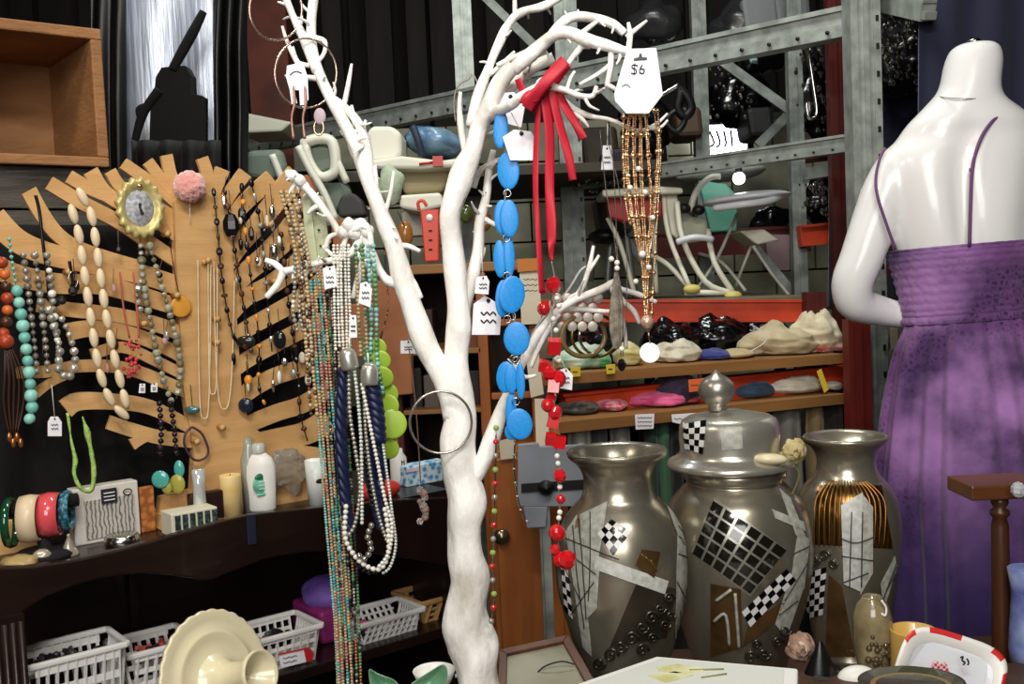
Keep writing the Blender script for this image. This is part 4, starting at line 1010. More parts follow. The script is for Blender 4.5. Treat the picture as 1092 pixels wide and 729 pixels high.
# --------------------------- hoops
def hoop(name, label, cat, px, py, rx, ry, Y, r, m, group=None, dyaw=0):
    pts = [P(px + rx * math.cos(t), py + ry * math.sin(t), Y + dyaw * math.cos(t)) for t in [i * PI / 12 for i in range(24)]]
    return tag(MB().tube(pts, r, 8, 3, closed=True).build(name, m), label, cat, group)
ROSE = mat('rose silver', 'c9b3a4', .25, metal=.9)
hoop('hoop_earring', 'large thin hoop earring at the very top left of the white tree', 'earring', 294, 10, 28, 33, TY - .02, .0016, ROSE, 'large hoop earrings on the white tree', .02)
hoop('hoop_earring', 'large thin hoop earring below the topmost one, around the white card', 'earring', 326, 78, 33, 37, TY - .015, .0015, ROSE, 'large hoop earrings on the white tree', .02)
hoop('wire_bangle', 'silver wire bangle looped around the white trunk', 'bangle', 470, 450, 33, 33, TY - .032, .0017, mat('silver wire', 'b5afa4', .25, metal=.9), None, .004)
ec = T('earring_card', 'white earring card with pink drop earrings under the top hoops', 'earring card', P(317, 110, TY - .03))
mb = MB().prism(PY([(306, 70), (323, 66), (328, 82), (329, 106), (325, 112), (320, 112), (319, 96), (314, 96), (317, 110), (311, 111), (309, 96), (305, 82)], TY - .03), (0, .0012, 0)); mb.build('card', PAPER, ec)
MB().tube(PY([(309, 80), (315, 76), (322, 78)], TY - .031), .0006, 4).build('writing', INK, ec)
for x in (314, 326): MB().tube(PY([(x - 1, 92), (x, 110), (x - 3, 126), (x - 1, 148)], TY - .032), [.0014, .0022, .0015, .0022], 6).build('drop', mat('pink metal', 'b08478', .35, metal=.5), ec)
hoop('ring_pendant', 'small gold ring pendant below the earring card', 'pendant', 340, 136, 5, 8, TY - .02, .0014, GOLD)
lumpy('ribbon_scrap', 'pale mauve scrap hanging on the left big branch', 'scrap', P(341, 124, TY - .02), (.008, .003, .011), mat('mauve scrap', 'bba7b0', .6))

# --------------------------- small tags
for args in [([(344, 286), (357, 283), (360, 305), (346, 309)], 'white tag on the bead ropes under the white twig fork', None, 1.37),
             ([(384, 302), (391, 300), (397, 308), (395, 328), (382, 323)], 'white tag turned sideways right of the bead ropes', None, 1.36),
             ([(373, 336), (380, 336), (381, 360), (372, 360)], 'narrow white tag above the rope caps', None, 1.35),
             ([(427, 363), (444, 363), (444, 377), (427, 377)], 'small cream tag on a thread left of the trunk', (440, 330), 1.5),
             ([(508, 295), (519, 294), (522, 300), (521, 314), (506, 313)], 'small white tag hanging just right of the upper trunk', (513, 262), 1.40),
             ([(505, 324), (517, 315), (532, 324), (535, 330), (533, 357), (503, 357)], 'white tag with black writing right of the trunk, beside the blue discs', (515, 314), 1.41),
             ([(597, 394), (604, 392), (611, 400), (610, 416), (597, 414)], 'small white tag on the red bead necklace', (597, 380), 1.42),
             ([(643, 155), (652, 155), (654, 181), (641, 181)], 'narrow white tag among silver chains, left of the rose gold chains', (648, 132), 1.36),
             ([(536, 146), (548, 138), (566, 140), (573, 150), (570, 171), (544, 171)], 'bright white blank card right of the topmost blue discs', (545, 120), 1.355),
             ([(524, 100), (548, 98), (560, 112), (556, 136), (534, 130)], 'crumpled white card at the fork behind the red bow', None, 1.39)]:
    ptag('price_tag', args[1], args[0], Y=args[3], string_to=args[2], group=None, lines=0 if 'blank' in args[1] or 'crumpled' in args[1] else 2)
bt = T('large_price_tag', 'large white price tag with hanging slot above the rose gold chains', 'price tag', P(685, 120, TY - .13))
bev = bevel(MB().prism(PY([(669, 52), (700, 51), (703, 72), (707, 101), (697, 114), (692, 121), (668, 121), (656, 108), (655, 100), (662, 76)], TY - .13), (0, .0018, 0)).build('card', PAPER, bt), .0005, 1)
mb = MB().prism(PY([(676, 62), (681, 61), (682, 57), (684, 57), (685, 61), (690, 61), (690, 64), (676, 65)], TY - .1305), (0, .0004, 0)); mb.build('slot', mat('slot grey', '4a4a4c', .7), bt)
mb = MB(); Yt = TY - .131
mb.tube(PY([(680, 70), (675, 69), (674, 72), (678, 74), (678, 78), (673, 78)], Yt), .0007, 5, 3); mb.tube(PY([(677, 67), (676, 80)], Yt), .0005, 5, 2)
mb.tube(PY([(683, 72), (682, 77), (686, 78), (687, 74), (683, 73), (685, 69)], Yt), .0007, 5, 3)
mb.tube(PY([(663, 92), (668, 90), (672, 93)], Yt), .0004, 5, 3); mb.build('writing', INK, bt)

# --------------------------- blue disc necklace
BLUE = mat('bright blue enamel', '1b87d6', .38, col2='2b93df', nscale=6)
bn = T('necklace', 'necklace of bright blue flat oval discs hanging beside the trunk', 'necklace', P(550, 470, 1.36))
BYd = 1.365
pth = [(531, 112), (536, 140), (541, 182), (537, 232), (539, 275), (543, 314), (551, 360), (544, 404), (549, 450)]
MB().tube(PY(pth, BYd + .006), .0014, 6).build('cord', mat('grey cord', '8a8f92', .5), bn)
for x, y, rx, ry, ang, dy in [(534, 138, 8, 20, 5, 0), (542, 182, 12, 20, 0, 0), (536, 232, 9, 19, 0, 0), (543, 233, 10, 20, 0, -.006), (533, 276, 7, 20, 0, .002), (543, 273, 6, 22, 0, 0), (536, 318, 8, 20, 5, .004), (546, 314, 14, 20, 8, -.004),
                        (551, 361, 14, 18, 0, -.004), (539, 402, 10, 17, 5, .003), (545, 404, 7, 16, 0, 0), (555, 406, 5, 20, 0, -.003), (545, 436, 6, 18, 5, .003), (554, 452, 14, 17, -10, -.005), (545, 460, 7, 9, 0, 0)]:
    c = P(x, y, BYd + dy); b = bead(c, (S(rx, BYd), S(ry, BYd), .009), BLUE, bn, None, 'disc', 'disc')
    b.rotation_euler = (PI / 2, math.radians(ang), R.uniform(-.2, .2))
for x, y in [(541, 206), (540, 254), (541, 294), (546, 337), (548, 382), (551, 384), (550, 428), (541, 340)]:
    MB().tube([P(x + 4 * math.cos(t), y + 4 * math.sin(t), BYd - .002) for t in [i * PI / 3 for i in range(6)]], .0007, 5, 3, closed=True).build('link', SILVER, bn)
# --------------------------- red ribbon bow
RIB = mat('red satin ribbon', 'c81f34', .55, col2='a81528', nscale=12)
rb = T('ribbon_bow', 'red satin ribbon bow tied on the white branch with long tails', 'ribbon', P(585, 280, TY - .09))
def ribbon(pts, w, Y, nm='tail'):
    """pts px + depth; flat strip with real thickness"""
    c = catmull([(x, y, d) for x, y, d, _ in [(p + (0,) * (4 - len(p))) for p in pts]], 6)
    ws = catmull([(p[3] if len(p) > 3 else w, 0, 0) for p in pts], 6)
    def fn(u, v):
        k = v * (len(c) - 1); i = min(int(k), len(c) - 2); t = k - i
        q = c[i].lerp(c[i + 1], t); tt = (c[i + 1] - c[i]); tt.z = 0
        if tt.length < 1e-6: tt = Vector((0, 1, 0))
        tt.normalize(); n = Vector((-tt.y, tt.x, 0)); wv = ws[i].x
        return P(q.x + n.x * (u - .5) * wv, q.y + n.y * (u - .5) * wv, Y + q.z + .0008 * (2 * u - 1) ** 2 + (u - .5) * .006 * math.sin(v * 5 + wv))
    return solid(MB().grid(fn, 4, 40).build(nm, RIB, rb, recalc=False), .0006)
RY = TY - .10
ribbon([(579, 92, 0), (586, 140, 0), (586, 200, .005), (588, 245, 0), (588, 278, 0, 3)], 10, RY)
ribbon([(576, 95, 0), (572, 150, .01), (571, 200, .01), (574, 250, .01), (578, 312, .01)], 6, RY)
ribbon([(586, 90, 0), (596, 130, 0), (606, 165, 0), (611, 192, .005, 8)], 9, RY)
ribbon([(590, 88, 0), (602, 112, 0), (614, 132, 0), (622, 148, 0)], 9, RY + .01)
ribbon([(562, 116, 0), (574, 98, -.008), (588, 80, -.01), (603, 64, -.004)], 13, RY - .01, 'loop')
ribbon([(566, 118, .01), (580, 100, .012), (594, 82, .012), (604, 68, 0)], 12, RY, 'loop')
ribbon([(552, 84, 0), (557, 96, 0), (564, 108, 0), (570, 100, 0)], 7, RY, 'loop')
ribbon([(560, 112, -.004), (564, 104, -.008), (572, 100, -.006), (584, 88, 0)], 14, RY - .005, 'knot')
# --------------------------- red glass necklace
rn = T('necklace', 'red faceted glass bead necklace hanging below the red ribbon', 'necklace', P(600, 610, 1.38))
YR = 1.385
MB().tube(PY([(588, 278), (592, 305), (588, 350), (591, 400), (592, 450), (594, 500), (597, 540), (595, 575), (600, 605)], YR + .003), .0009, 5).build('cord', mat('silver thread', 'b5b0a8', .4, metal=.5), rn)
for x, y, r, sh in [(590, 304, 9, 'facet'), (580, 329, 7, 'ball'), (591, 369, 8, 'cube'), (580, 390, 6, 'cube'), (586, 398, 8, 'facet'), (595, 404, 9, 'facet'), (590, 412, 7, 'cube'), (588, 424, 6, 'facet'), (584, 432, 7, 'ball'), (592, 440, 8, 'facet'), (590, 450, 7, 'cube'),
                 (587, 468, 6, 'cube'), (597, 471, 7, 'cube'), (597, 507, 7, 'facet'), (598, 532, 5, 'ball'), (594, 568, 9, 'ball'), (592, 586, 6, 'facet'), (597, 596, 8, 'facet'), (605, 597, 10, 'facet'), (579, 310, 4, 'ball')]:
    bead(P(x, y, YR - R.random() * .008), (S(r, YR), S(r, YR), S(r * 1.1, YR)), REDGL, rn, Vector((R.uniform(-.4, .4), R.uniform(-.4, .4), 1)), 'bead', sh)
for x, y in [(594, 318), (596, 326), (590, 340), (593, 352), (596, 384), (594, 486), (595, 494), (597, 519), (597, 546), (596, 552)]: bead(P(x, y, YR - .004), S(3, YR), PEARL, rn, None, 'spacer')
# --------------------------- rose gold chains
gc = T('necklace', 'bundle of rose gold chains with small beads below the large price tag', 'necklace', P(692, 388, 1.31))
YG = 1.315
paths = [[(676, 122), (677, 170), (679, 230), (686, 290), (690, 345)], [(684, 122), (684, 180), (688, 240), (690, 300), (691, 350)], [(690, 122), (692, 170), (695, 220), (692, 280), (690, 340)], [(699, 118), (702, 160), (698, 220), (694, 280), (692, 342)],
         [(670, 122), (666, 160), (672, 220), (680, 270), (683, 275)], [(704, 140), (703, 180), (699, 230), (695, 265)], [(664, 125), (663, 160), (667, 210), (671, 240)]]
for pth in paths * 2:
    ox = R.uniform(-3, 3); mb = MB(); pt = PY([(x + ox + R.uniform(-1, 1), y) for x, y in pth], YG + R.uniform(-.01, .01)); seeds(mb, pt, .0016, 1.8, 5, 3, .5); seeds(mb, pt, .0032, 8, 6, 4, .6); mb.build('chain', GOLD, gc)
for x, y, r in [(685, 271, 4), (692, 285, 3), (681, 180, 3), (688, 205, 3), (696, 232, 3), (690, 343, 7), (672, 200, 3)]: bead(P(x, y, YG - .01), S(r, YG), PEARL if r < 7 else mat('rose bead', 'd9b29a', .25, metal=.5), gc, None)
bead(P(693, 376, YG - .005), (S(11, YG), S(11, YG), .006), mat('white disc with painted glare', 'ffffff', .15, coat=1), gc, (0, -1, .2), 'pendant_disc', 'disc')  # pure white base colour stands in for the glare reflected by this pendant
MB().tube(PY([(691, 350), (693, 366)], YG - .005), .001, 5).build('cord', GOLD, gc)
# --------------------------- silver / black chains
sc_ = T('necklace', 'silver and black long chain necklace with a black drop', 'necklace', P(663, 395, 1.33))
for pth in [[(650, 130), (655, 190), (658, 260), (661, 330), (662, 380)], [(645, 135), (660, 200), (668, 260), (668, 330), (664, 380)], [(640, 140), (646, 200), (656, 260), (660, 300)]]:
    mb = MB(); pt = PY(pth, 1.335); seeds(mb, pt, .0011, 2, 5, 3); mb.build('chain', mat('dark silver chain', '77736c', .3, metal=.9), sc_)
bead(P(663, 389, 1.33), (S(5, 1.33), S(5, 1.33), S(7, 1.33)), BLKBEAD, sc_, None, 'drop', 'facet')
for x, y in [(652, 276), (658, 280), (658, 286), (678, 300), (663, 372)]: bead(P(x, y, 1.33), S(3, 1.33), PEARL, sc_)
sk = T('beaded_tassel', 'grey brown beaded tassel hanging from the right white twigs', 'tassel', P(657, 360, 1.36))
for k in range(6): MB().tube(PY([(656 + k * .6, 290), (653 + k * 1.8, 320), (652 + k * 2.2, 350), (655 + k * 1.2, 372)], 1.36), [.001, .003, .003, .001], 6, knob=.4).build('cord', mat('grey brown cord', '5f574b', .45, col2='8f8778', nscale=120), sk)
# discs bangles
for i, (x, r, m) in enumerate([(622, 23, 'clear'), (634, 24, 'gold'), (640, 22, 'silver')]):
    hoop('bangle', ['clear amber bangle, front one below the right white twigs', 'gold bangle behind the clear amber one', 'silver bangle at the right of the three hung ones'][i], 'bangle', x, 358, r, r * .95, 1.45 + i * .012, .0035 if i == 0 else .0022,
         [mat('amber glass', '8f7a52', .1, trans=.4), mat('old gold', '9a7c40', .3, metal=.9), SILVER][i], 'bangles on the right white twigs', .02)
cl = T('silver_collar', 'silvery collar of round mesh discs draped on the right twigs', 'collar', P(610, 350, 1.44))
for iy in range(4):
    for ix in range(5):
        x = 594 + ix * 11 + (iy % 2) * 5; y = 318 + iy * 10
        if x > 640: continue
        bead(P(x, y, 1.44), (S(5.5, 1.44), S(5.5, 1.44), .004), mat('dull shell disc', 'a69d92', .3, metal=.3), cl, (0, -1, 0), 'disc', 'disc')
MB().tube(PY([(566, 360), (580, 338), (604, 312), (618, 290), (625, 284)], 1.445), .0022, 6).build('strap', mat('pale strap', 'a7a6a6', .4, metal=.3), cl)

# --------------------------- bead ropes at the left of the tree
def rope(label, path, Y, cols, r, n=1, spread=0, group=None, step=1.9, name='bead_strand'):
    pts = PY(path, Y); lo = min(pts, key=lambda p: p.z)
    rt = T(name, label, 'necklace', lo, group)
    for k in range(n):
        off = (k - (n - 1) / 2) * spread
        pp = PY([(x + off + R.uniform(-.6, .6), y) for x, y in path], Y + R.uniform(-.006, .006))
        mb = MB(); i = 0; nc = len(cols)
        ph = R.random() * 9
        for p, d in walk(pp, r * step):
            i += 1; mb.cur = min(nc - 1, int((noise.noise(Vector((p.z * 25 + ph, k * 3.1, Y * 10))) * .5 + .5) * nc * 1.2 + R.random() * .9)) % nc
            M = Vector((0, 0, 1)).rotation_difference(d).to_matrix(); rr = r * R.uniform(.8, 1.15)
            mb.ell(p, (rr, rr, rr), M, 6, 4)
        mb.build('strand', cols, rt)
    return rt
COP = mat('copper bead', 'a9714c', .3, metal=.5); BRZ = mat('bronze bead', '6b4b38', .3, metal=.4); TEAL = mat('teal seed', '4f9fa0', .3); AQ = mat('aqua seed', '8cc2bb', .3)
GRN = mat('green seed', '5f8f63', .3); PNK = mat('pink seed', 'b0756d', .3); TAN = mat('tan seed', 'b99f78', .35); GRY = mat('silver seed', 'aaa69c', .25, metal=.5); DKS = mat('dark seed', '2b2524', .3)
rope('copper and bronze bead rope, leftmost of the long ropes', [(306, 205), (314, 235), (322, 270), (328, 310), (331, 350), (335, 400), (338, 445)], 1.40, [COP, BRZ, TAN], .003, 3, 6)
rope('pearl bead strand hanging left of the copper rope', [(314, 225), (318, 260), (318, 300), (316, 330), (320, 352)], 1.40, [PEARL, GREYPEARL], .0034, 2, 7)
rope('black and tan bead rope beside the pearl band', [(343, 285), (347, 330), (349, 380), (352, 430)], 1.40, [DKS, TAN, GRY, PNK], .0022, 3, 5)
rope('turquoise seed bead ropes falling to the bottom of the picture', [(338, 300), (343, 360), (347, 420), (352, 480), (358, 560), (364, 640), (370, 760)], 1.385, [TEAL, AQ, TEAL, TAN, PNK], .0023, 4, 4.5)
rope('mixed colour seed bead ropes right of the turquoise ones', [(352, 300), (356, 360), (360, 430), (364, 500), (368, 560), (373, 640), (377, 760)], 1.39, [PNK, TAN, GRY, DKS, GRN, COP], .0024, 5, 4.5)
rope('copper toned seed bead rope at the left of the turquoise ropes', [(330, 300), (336, 380), (342, 460), (350, 560), (358, 660), (363, 760)], 1.395, [COP, TAN, AQ], .0020, 2, 4)
rope('white pearl band of many short strands under the knotted twigs', [(364, 262), (364, 300), (365, 340), (366, 372)], 1.375, [PEARL], .0024, 5, 4)
rope('green and teal chip strands hanging from the knotted twigs', [(392, 262), (394, 300), (396, 340), (396, 380), (402, 420)], 1.40, [mat('dark green chip', '2f6b4c', .3), GRN, AQ], .0035, 3, 6)
rope('olive and bronze bead strand beside the green chips', [(382, 262), (384, 300), (386, 340), (388, 380)], 1.40, [BRZ, GRN, TAN], .003, 2, 7)
rope('thin brown bead strand hanging left of the trunk', [(408, 240), (412, 290), (414, 330), (405, 370), (408, 430)], 1.43, [BRZ, COP, DKS], .0016, 1, 3)
# rope necklace: navy twisted cords, silver caps, pearls
NV = mat('navy cord', '121a3e', .45); YN = 1.335
nn = T('rope_necklace', 'navy twisted rope necklace with silver caps, pearls and black beads', 'necklace', P(395, 612, YN))
def twisted(path, rpx, Y, nm):
    pts = catmull(PY(path, Y), 10); mb = MB(); r = S(rpx, Y)
    for ph in range(3):
        q = []
        for i, p in enumerate(pts):
            a = i * .85 + ph * 2 * PI / 3; q.append(p + Vector((math.cos(a), math.sin(a), 0)) * r * .5)
        mb.tube(q, r * .62, 7, 1, smooth_path=False)
    mb.build(nm, NV, nn)
twisted([(368, 392), (364, 430), (364, 480), (368, 530), (373, 568)], 6.5, YN + .004, 'navy_rope')
twisted([(397, 408), (402, 440), (404, 470)], 8, YN + .002, 'navy_rope')
twisted([(392, 470), (395, 505), (401, 535), (408, 562)], 6.5, YN + .008, 'navy_rope')
twisted([(404, 470), (406, 500), (405, 530)], 5, YN + .012, 'navy_rope')
CAPM = mat('brushed silver cap', 'b9b6ad', .3, metal=.65)
for x, y, ax in [(374, 394, (-.15, 0, 1)), (394, 410, (.05, 0, 1))]:
    c = P(x, y, YN - .004); r = S(9.5, YN)
    MB().lathe([(r * .95, 0), (r, r * .3), (r, r * 1.6), (r * .85, r * 2.1), (r * .5, r * 2.4), (0, r * 2.5)], c, 28, axis=ax).build('cap', CAPM, nn)
    MB().tube([c + Vector((0, 0, r * 2.4)), c + Vector((0, 0, r * 3.6))], .0012, 6).build('cord', PEARL, nn)
def pearls(path, r, m, nm='pearl_loop', Y=YN):
    mb = MB(); seeds(mb, PY(path, Y), r, 1.95, 8, 6); return mb.build(nm, m, nn)
PW = mat('white pearl bead', 'dcd9cf', .2, coat=.6)
pearls([(372, 396), (373, 440), (379, 480), (384, 520), (378, 560), (366, 575)], .0030, GRY, Y=YN - .004)
pearls([(369, 540), (368, 572), (378, 592), (392, 604), (406, 606), (414, 590), (414, 565), (410, 540)], .0036, PW, Y=YN - .006)
pearls([(378, 396), (382, 430), (385, 470), (386, 520), (386, 560)], .0026, mat('clear crystal bead', 'c8ccc4', .1, coat=.8), Y=YN - .008)
pearls([(386, 410), (394, 450), (402, 490), (410, 530), (418, 560), (414, 590), (402, 606)], .0028, PW, Y=YN - .008)
pearls([(388, 412), (390, 460), (396, 510), (404, 550), (412, 575)], .0026, GRY, Y=YN - .006)
pearls([(390, 410), (404, 450), (412, 500), (418, 545), (422, 580), (416, 604), (406, 612)], .0022, mat('clear crystal bead', 'c8ccc4', .1), Y=YN)
pearls([(384, 420), (386, 460), (392, 500), (398, 540)], .0036, BLKBEAD, Y=YN)
pearls([(374, 590), (384, 604), (396, 610), (408, 604), (412, 590)], .0036, BLKBEAD, Y=YN + .004)
pearls([(396, 560), (392, 572), (396, 584), (388, 596), (380, 588)], .0042, mat('silver bead', 'a9a69f', .15, metal=.8), Y=YN - .008)
# green discs necklace
gd = T('necklace', 'necklace of flat lime green overlapping discs left of the trunk', 'necklace', P(412, 495, 1.40))
LG = mat('lime green disc', '8fae2f', .35, col2='a3c046', nscale=20)
MB().tube(PY([(400, 345), (404, 380), (410, 430), (416, 480)], 1.41), .001, 5).build('cord', CORD, gd)
for i, (x, y, r) in enumerate([(403, 370, 10), (406, 384, 11), (400, 398, 11), (408, 402, 12), (412, 420, 13), (408, 436, 14), (414, 432, 12), (418, 452, 16), (410, 470, 15), (414, 478, 12), (406, 450, 13)]):
    bead(P(x, y, 1.405 - .003 * (i % 4)), (S(r, 1.4), S(r, 1.4), .009), LG, gd, (R.uniform(-.3, .3), -1, R.uniform(-.3, .3)), 'disc', 'disc')
# crystal drop left of trunk
cdp = T('crystal_drop', 'clear crystal cluster on a brown cord left of the trunk', 'pendant', P(450, 560, 1.45))
MB().tube(PY([(436, 370), (442, 420), (446, 470), (449, 525)], 1.45), .0009, 5).build('cord', CORD, cdp)
for i in range(9): bead(P(450 + R.uniform(-4, 4), 522 + i * 4.2, 1.45), S(R.uniform(3, 5), 1.45), [GLASS, mat('smoky crystal', '8a6f62', .1, coat=.6)][i % 2], cdp, (R.random(), R.random(), 1), 'crystal', 'facet')

# ================================================================== TABLES
TT = mat('table wood', '4a3020', .5, col2='382315', nscale=3)
RT = .74      # rear table top
def table(name, label, x0, x1, y0, y1, z, m):
    rt = T(name, label, 'table', ((x0 + x1) / 2, (y0 + y1) / 2, 0))
    bevel(MB().box(((x0 + x1) / 2, (y0 + y1) / 2, z - .015), (x1 - x0, y1 - y0, .03)).build('table_top', m, rt), .004)
    for x in (x0 + .05, x1 - .05):
        for y in (y0 + .04, y1 - .04): MB().box((x, y, (z - .03) / 2), (.05, .05, z - .03)).build('leg', m, rt)
table('display_table', 'front table below the picture edge under the tree and dishes', -.62, .95, .95, 1.49, FT, TT)
table('display_table', 'rear table carrying the silver vases', .05, .98, 1.50, 1.93, RT, TT)

# ================================================================== VASES
NICK = mat('antique nickel', 'b3ac9a', .26, metal=.8, col2='857e6c', nscale=7, ndetail=5, stretch=(1, 1, .5))
NICKD = mat('dark nickel', '4e493f', .3, metal=.8, col2='6d6657', nscale=10)
BRONZ = mat('bronze glaze', '6b5030', .3, metal=.5, col2='4f3a22', nscale=18)
PALE = mat('pale crackle inlay', 'b3b2a8', .4, col2='8f8f86', nscale=90, ndetail=5)
LINE = mat('dark inlay line', '2a2823', .5)
WSQ = mat('white inlay', 'd6d4d2', .25); BSQ = mat('black inlay', '08080a', .15)
class Vase:
    def __init__(s, name, label, cx, Y, prof, foot=RT):
        """prof: (half width px, py) from top to bottom"""
        s.Y = Y; s.c = P(cx, 600, Y); s.cx = cx
        s.pr = sorted([(P(cx, y, Y).z, S(w, Y)) for w, y in prof])
        z0 = s.pr[0][0]
        s.root = T(name, label, 'vase', (s.c.x, Y, foot))
        pts = catmull([(r, z, 0) for z, r in s.pr], 6)
        pts = [(p.x, p.y) for p in pts]
        s.prof = [(pts[0][0] * 1.25, foot), (pts[0][0] * 1.28, foot + .012), (pts[0][0] * 1.05, foot + .02)] + pts
        s.prof = [s.prof[0], s.prof[1], s.prof[2]] + [p for p in pts if p[1] > foot + .025]
    def R(s, z):
        q = s.prof
        for i in range(len(q) - 1):
            if q[i][1] <= z <= q[i + 1][1] and q[i + 1][1] > q[i][1]:
                t = (z - q[i][1]) / (q[i + 1][1] - q[i][1]); return q[i][0] + (q[i + 1][0] - q[i][0]) * t
        return q[-1][0]
    def axis(s, z): return Vector((s.c.x, s.Y, z))
    def at(s, px, py, lift=.0012):
        """pixel -> point on the vase surface facing the viewer"""
        d = ray(px, py); lo = (s.Y - .25) / d.y; best = None
        t = lo; prev = None
        while t < (s.Y + .05) / d.y:
            p = CAM + d * t; rr = math.hypot(p.x - s.c.x, p.y - s.Y)
            if rr <= s.R(p.z): best = p; break
            t += .0008
        if best is None:      # silhouette: nearest point
            p = CAM + d * (s.Y / d.y); v = Vector((p.x - s.c.x, p.y - s.Y)); v.normalize(); r = s.R(p.z)
            best = Vector((s.c.x + v.x * r, s.Y + v.y * r, p.z))
        v = Vector((best.x - s.c.x, best.y - s.Y, 0)).normalized()
        r = s.R(best.z) + lift
        return Vector((s.c.x + v.x * r, s.Y + v.y * r, best.z))
    def quad(s, q, m, nm, n=8, lift=.0012, mb=None):
        own = mb is None; mb = mb or MB()
        a, b, c, d = [Vector((x, y, 0)) for x, y in q]
        g = {}
        def fn(u, v):
            p = a.lerp(b, u).lerp(d.lerp(c, u), v); return s.at(p.x, p.y, lift)
        mb.grid(fn, n, n)
        if own: return mb.build(nm, m, s.root)
    def checker(s, q, nx, ny, nm='checker_inlay', rnd=0, gap=0, ms=None):
        ms = ms or [WSQ, BSQ]; mb = MB()
        a, b, c, d = [Vector((x, y, 0)) for x, y in q]
        for i in range(nx):
            for j in range(ny):
                mb.cur = (i + j) % 2 if not gap else 1
                g = gap / 2
                cs = []
                for u, v in ((i + g, j + g), (i + 1 - g, j + g), (i + 1 - g, j + 1 - g), (i + g, j + 1 - g)):
                    p = a.lerp(b, u / nx).lerp(d.lerp(c, u / nx), v / ny); cs.append((p.x, p.y))
                s.quad(cs, None, None, 3, .0018, mb)
        return mb.build(nm, ms, s.root)
    def line(s, pts, w, m, nm='inlay_line', lift=.002):
        c = catmull([(x, y, 0) for x, y in pts], 6)
        mb = MB().tube([s.at(p.x, p.y, lift) for p in c], w, 6, 1, smooth_path=False); return mb.build(nm, m, s.root)
    def spiral(s, x, y, r, sgn, m, mb):
        pts = [s.at(x + r * (1 - t / 14) * math.cos(sgn * t * .75), y + r * (1 - t / 14) * math.sin(sgn * t * .75), .003) for t in range(13)]
        mb.tube(pts, .0022, 6, 2)
# left vase
V1 = Vase('vase', 'left silver vase with open flared rim, white bands and a small checker patch', 662, 1.62,
          [(53, 479), (54, 481), (52, 486), (44, 493), (38, 503), (37, 515), (40, 528), (49, 538), (58, 549), (66, 565), (70, 585), (71, 605), (69, 630), (63, 655), (56, 680), (49, 705), (44, 730), (42, 760)])
zt = V1.prof[-1][1]; rt_ = V1.prof[-1][0]
MB().lathe(V1.prof + [(rt_ * .96, zt + .001), (rt_ * .9, zt - .004), (S(33, 1.62), zt - .03), (S(33, 1.62), zt - .05), (0, zt - .052)], V1.axis(0), 72).build('body', NICK, V1.root)
V1.quad([(604, 566), (616, 548), (632, 700), (622, 690)], PALE, 'pale_band')
V1.quad([(619, 548), (648, 534), (636, 612), (622, 640)], PALE, 'pale_band')
V1.quad([(612, 575), (640, 596), (637, 648), (618, 668)], PALE, 'pale_band')
V1.quad([(637, 592), (712, 619), (708, 633), (634, 606)], mat('bright crackle band', 'cbcbc6', .35, col2='adada6', nscale=100), 'white_band', lift=.002)
V1.quad([(722, 535), (733, 560), (731, 690), (719, 680)], PALE, 'pale_band', lift=.0015)
V1.quad([(706, 528), (722, 535), (728, 575), (722, 570)], PALE, 'pale_band', lift=.0015)
V1.checker([(638, 568), (652, 553), (673, 566), (654, 592)], 4, 4)
V1.checker([(599, 600), (606, 600), (612, 660), (603, 650)], 2, 8)
V1.quad([(684, 585), (703, 588), (697, 616), (677, 602)], BRONZ, 'bronze_patch', lift=.0022)
V1.quad([(680, 618), (722, 628), (710, 680), (650, 690)], NICKD, 'dark_panel', n=6, lift=.0008)
for k in range(3): V1.line([(683 + k * 5, 590 + k * 3), (696 + k * 2, 600 + k * 4)], .0007, mat('gold line', 'b08a4a', .3, metal=.8))
for ln in [[(604, 573), (640, 588), (660, 596)], [(606, 588), (636, 612)], [(618, 552), (622, 600), (626, 660)], [(612, 560), (616, 610), (624, 670)], [(630, 545), (630, 600), (628, 640)], [(610, 655), (634, 620)], [(604, 606), (620, 640)],
           [(722, 590), (733, 594)], [(721, 620), (731, 640)], [(722, 560), (733, 575)]]: V1.line(ln, .0009, LINE)
mb = MB()
for i, (x, y, r) in enumerate([(652, 698, 8), (662, 688, 7), (673, 680, 8), (684, 668, 7), (694, 658, 8), (703, 648, 6), (712, 637, 6), (640, 706, 7), (695, 680, 6), (708, 665, 6), (684, 692, 7), (714, 655, 5)]): V1.spiral(x, y, r, 1 if i % 2 else -1, None, mb)
mb.build('scroll_relief', NICKD, V1.root)
# centre vase with lid
V2 = Vase('vase', 'centre silver ginger jar with a domed lid and dark tile lattice', 786, 1.74,
          [(50, 492), (50, 497), (54, 500), (54, 508), (50, 512), (58, 520), (68, 532), (76, 550), (80, 572), (80, 595), (76, 620), (68, 650), (58, 680), (50, 705), (46, 730), (44, 750)])
zt = V2.prof[-1][1]
MB().lathe(V2.prof + [(S(44, 1.74), zt), (S(44, 1.74), zt - .03), (0, zt - .032)], V2.axis(0), 72).build('body', NICK, V2.root)
lid = T('jar_lid', 'domed silver lid with pointed finial and a black white checker, on the centre jar', 'lid', (V2.c.x, 1.74, zt))
Y2 = 1.74; zl = lambda y: P(772, y, Y2).z
lp = [(66, 497), (68, 494), (66, 490), (58, 486), (54, 482), (53, 478), (54, 466), (53, 454), (50, 447), (43, 443), (28, 440), (16, 438), (10, 436)]
lprof = [(0, zl(497) + .0005)] + [(S(w, Y2), zl(y) + (.0005 if w == 66 and y == 497 else 0)) for w, y in lp]
MB().lathe(lprof, V2.axis(0) + Vector((-S(8, Y2) * .5, 0, 0)), 64).build('dome', mat('bright nickel', 'c4c0b4', .26, metal=.75), lid)
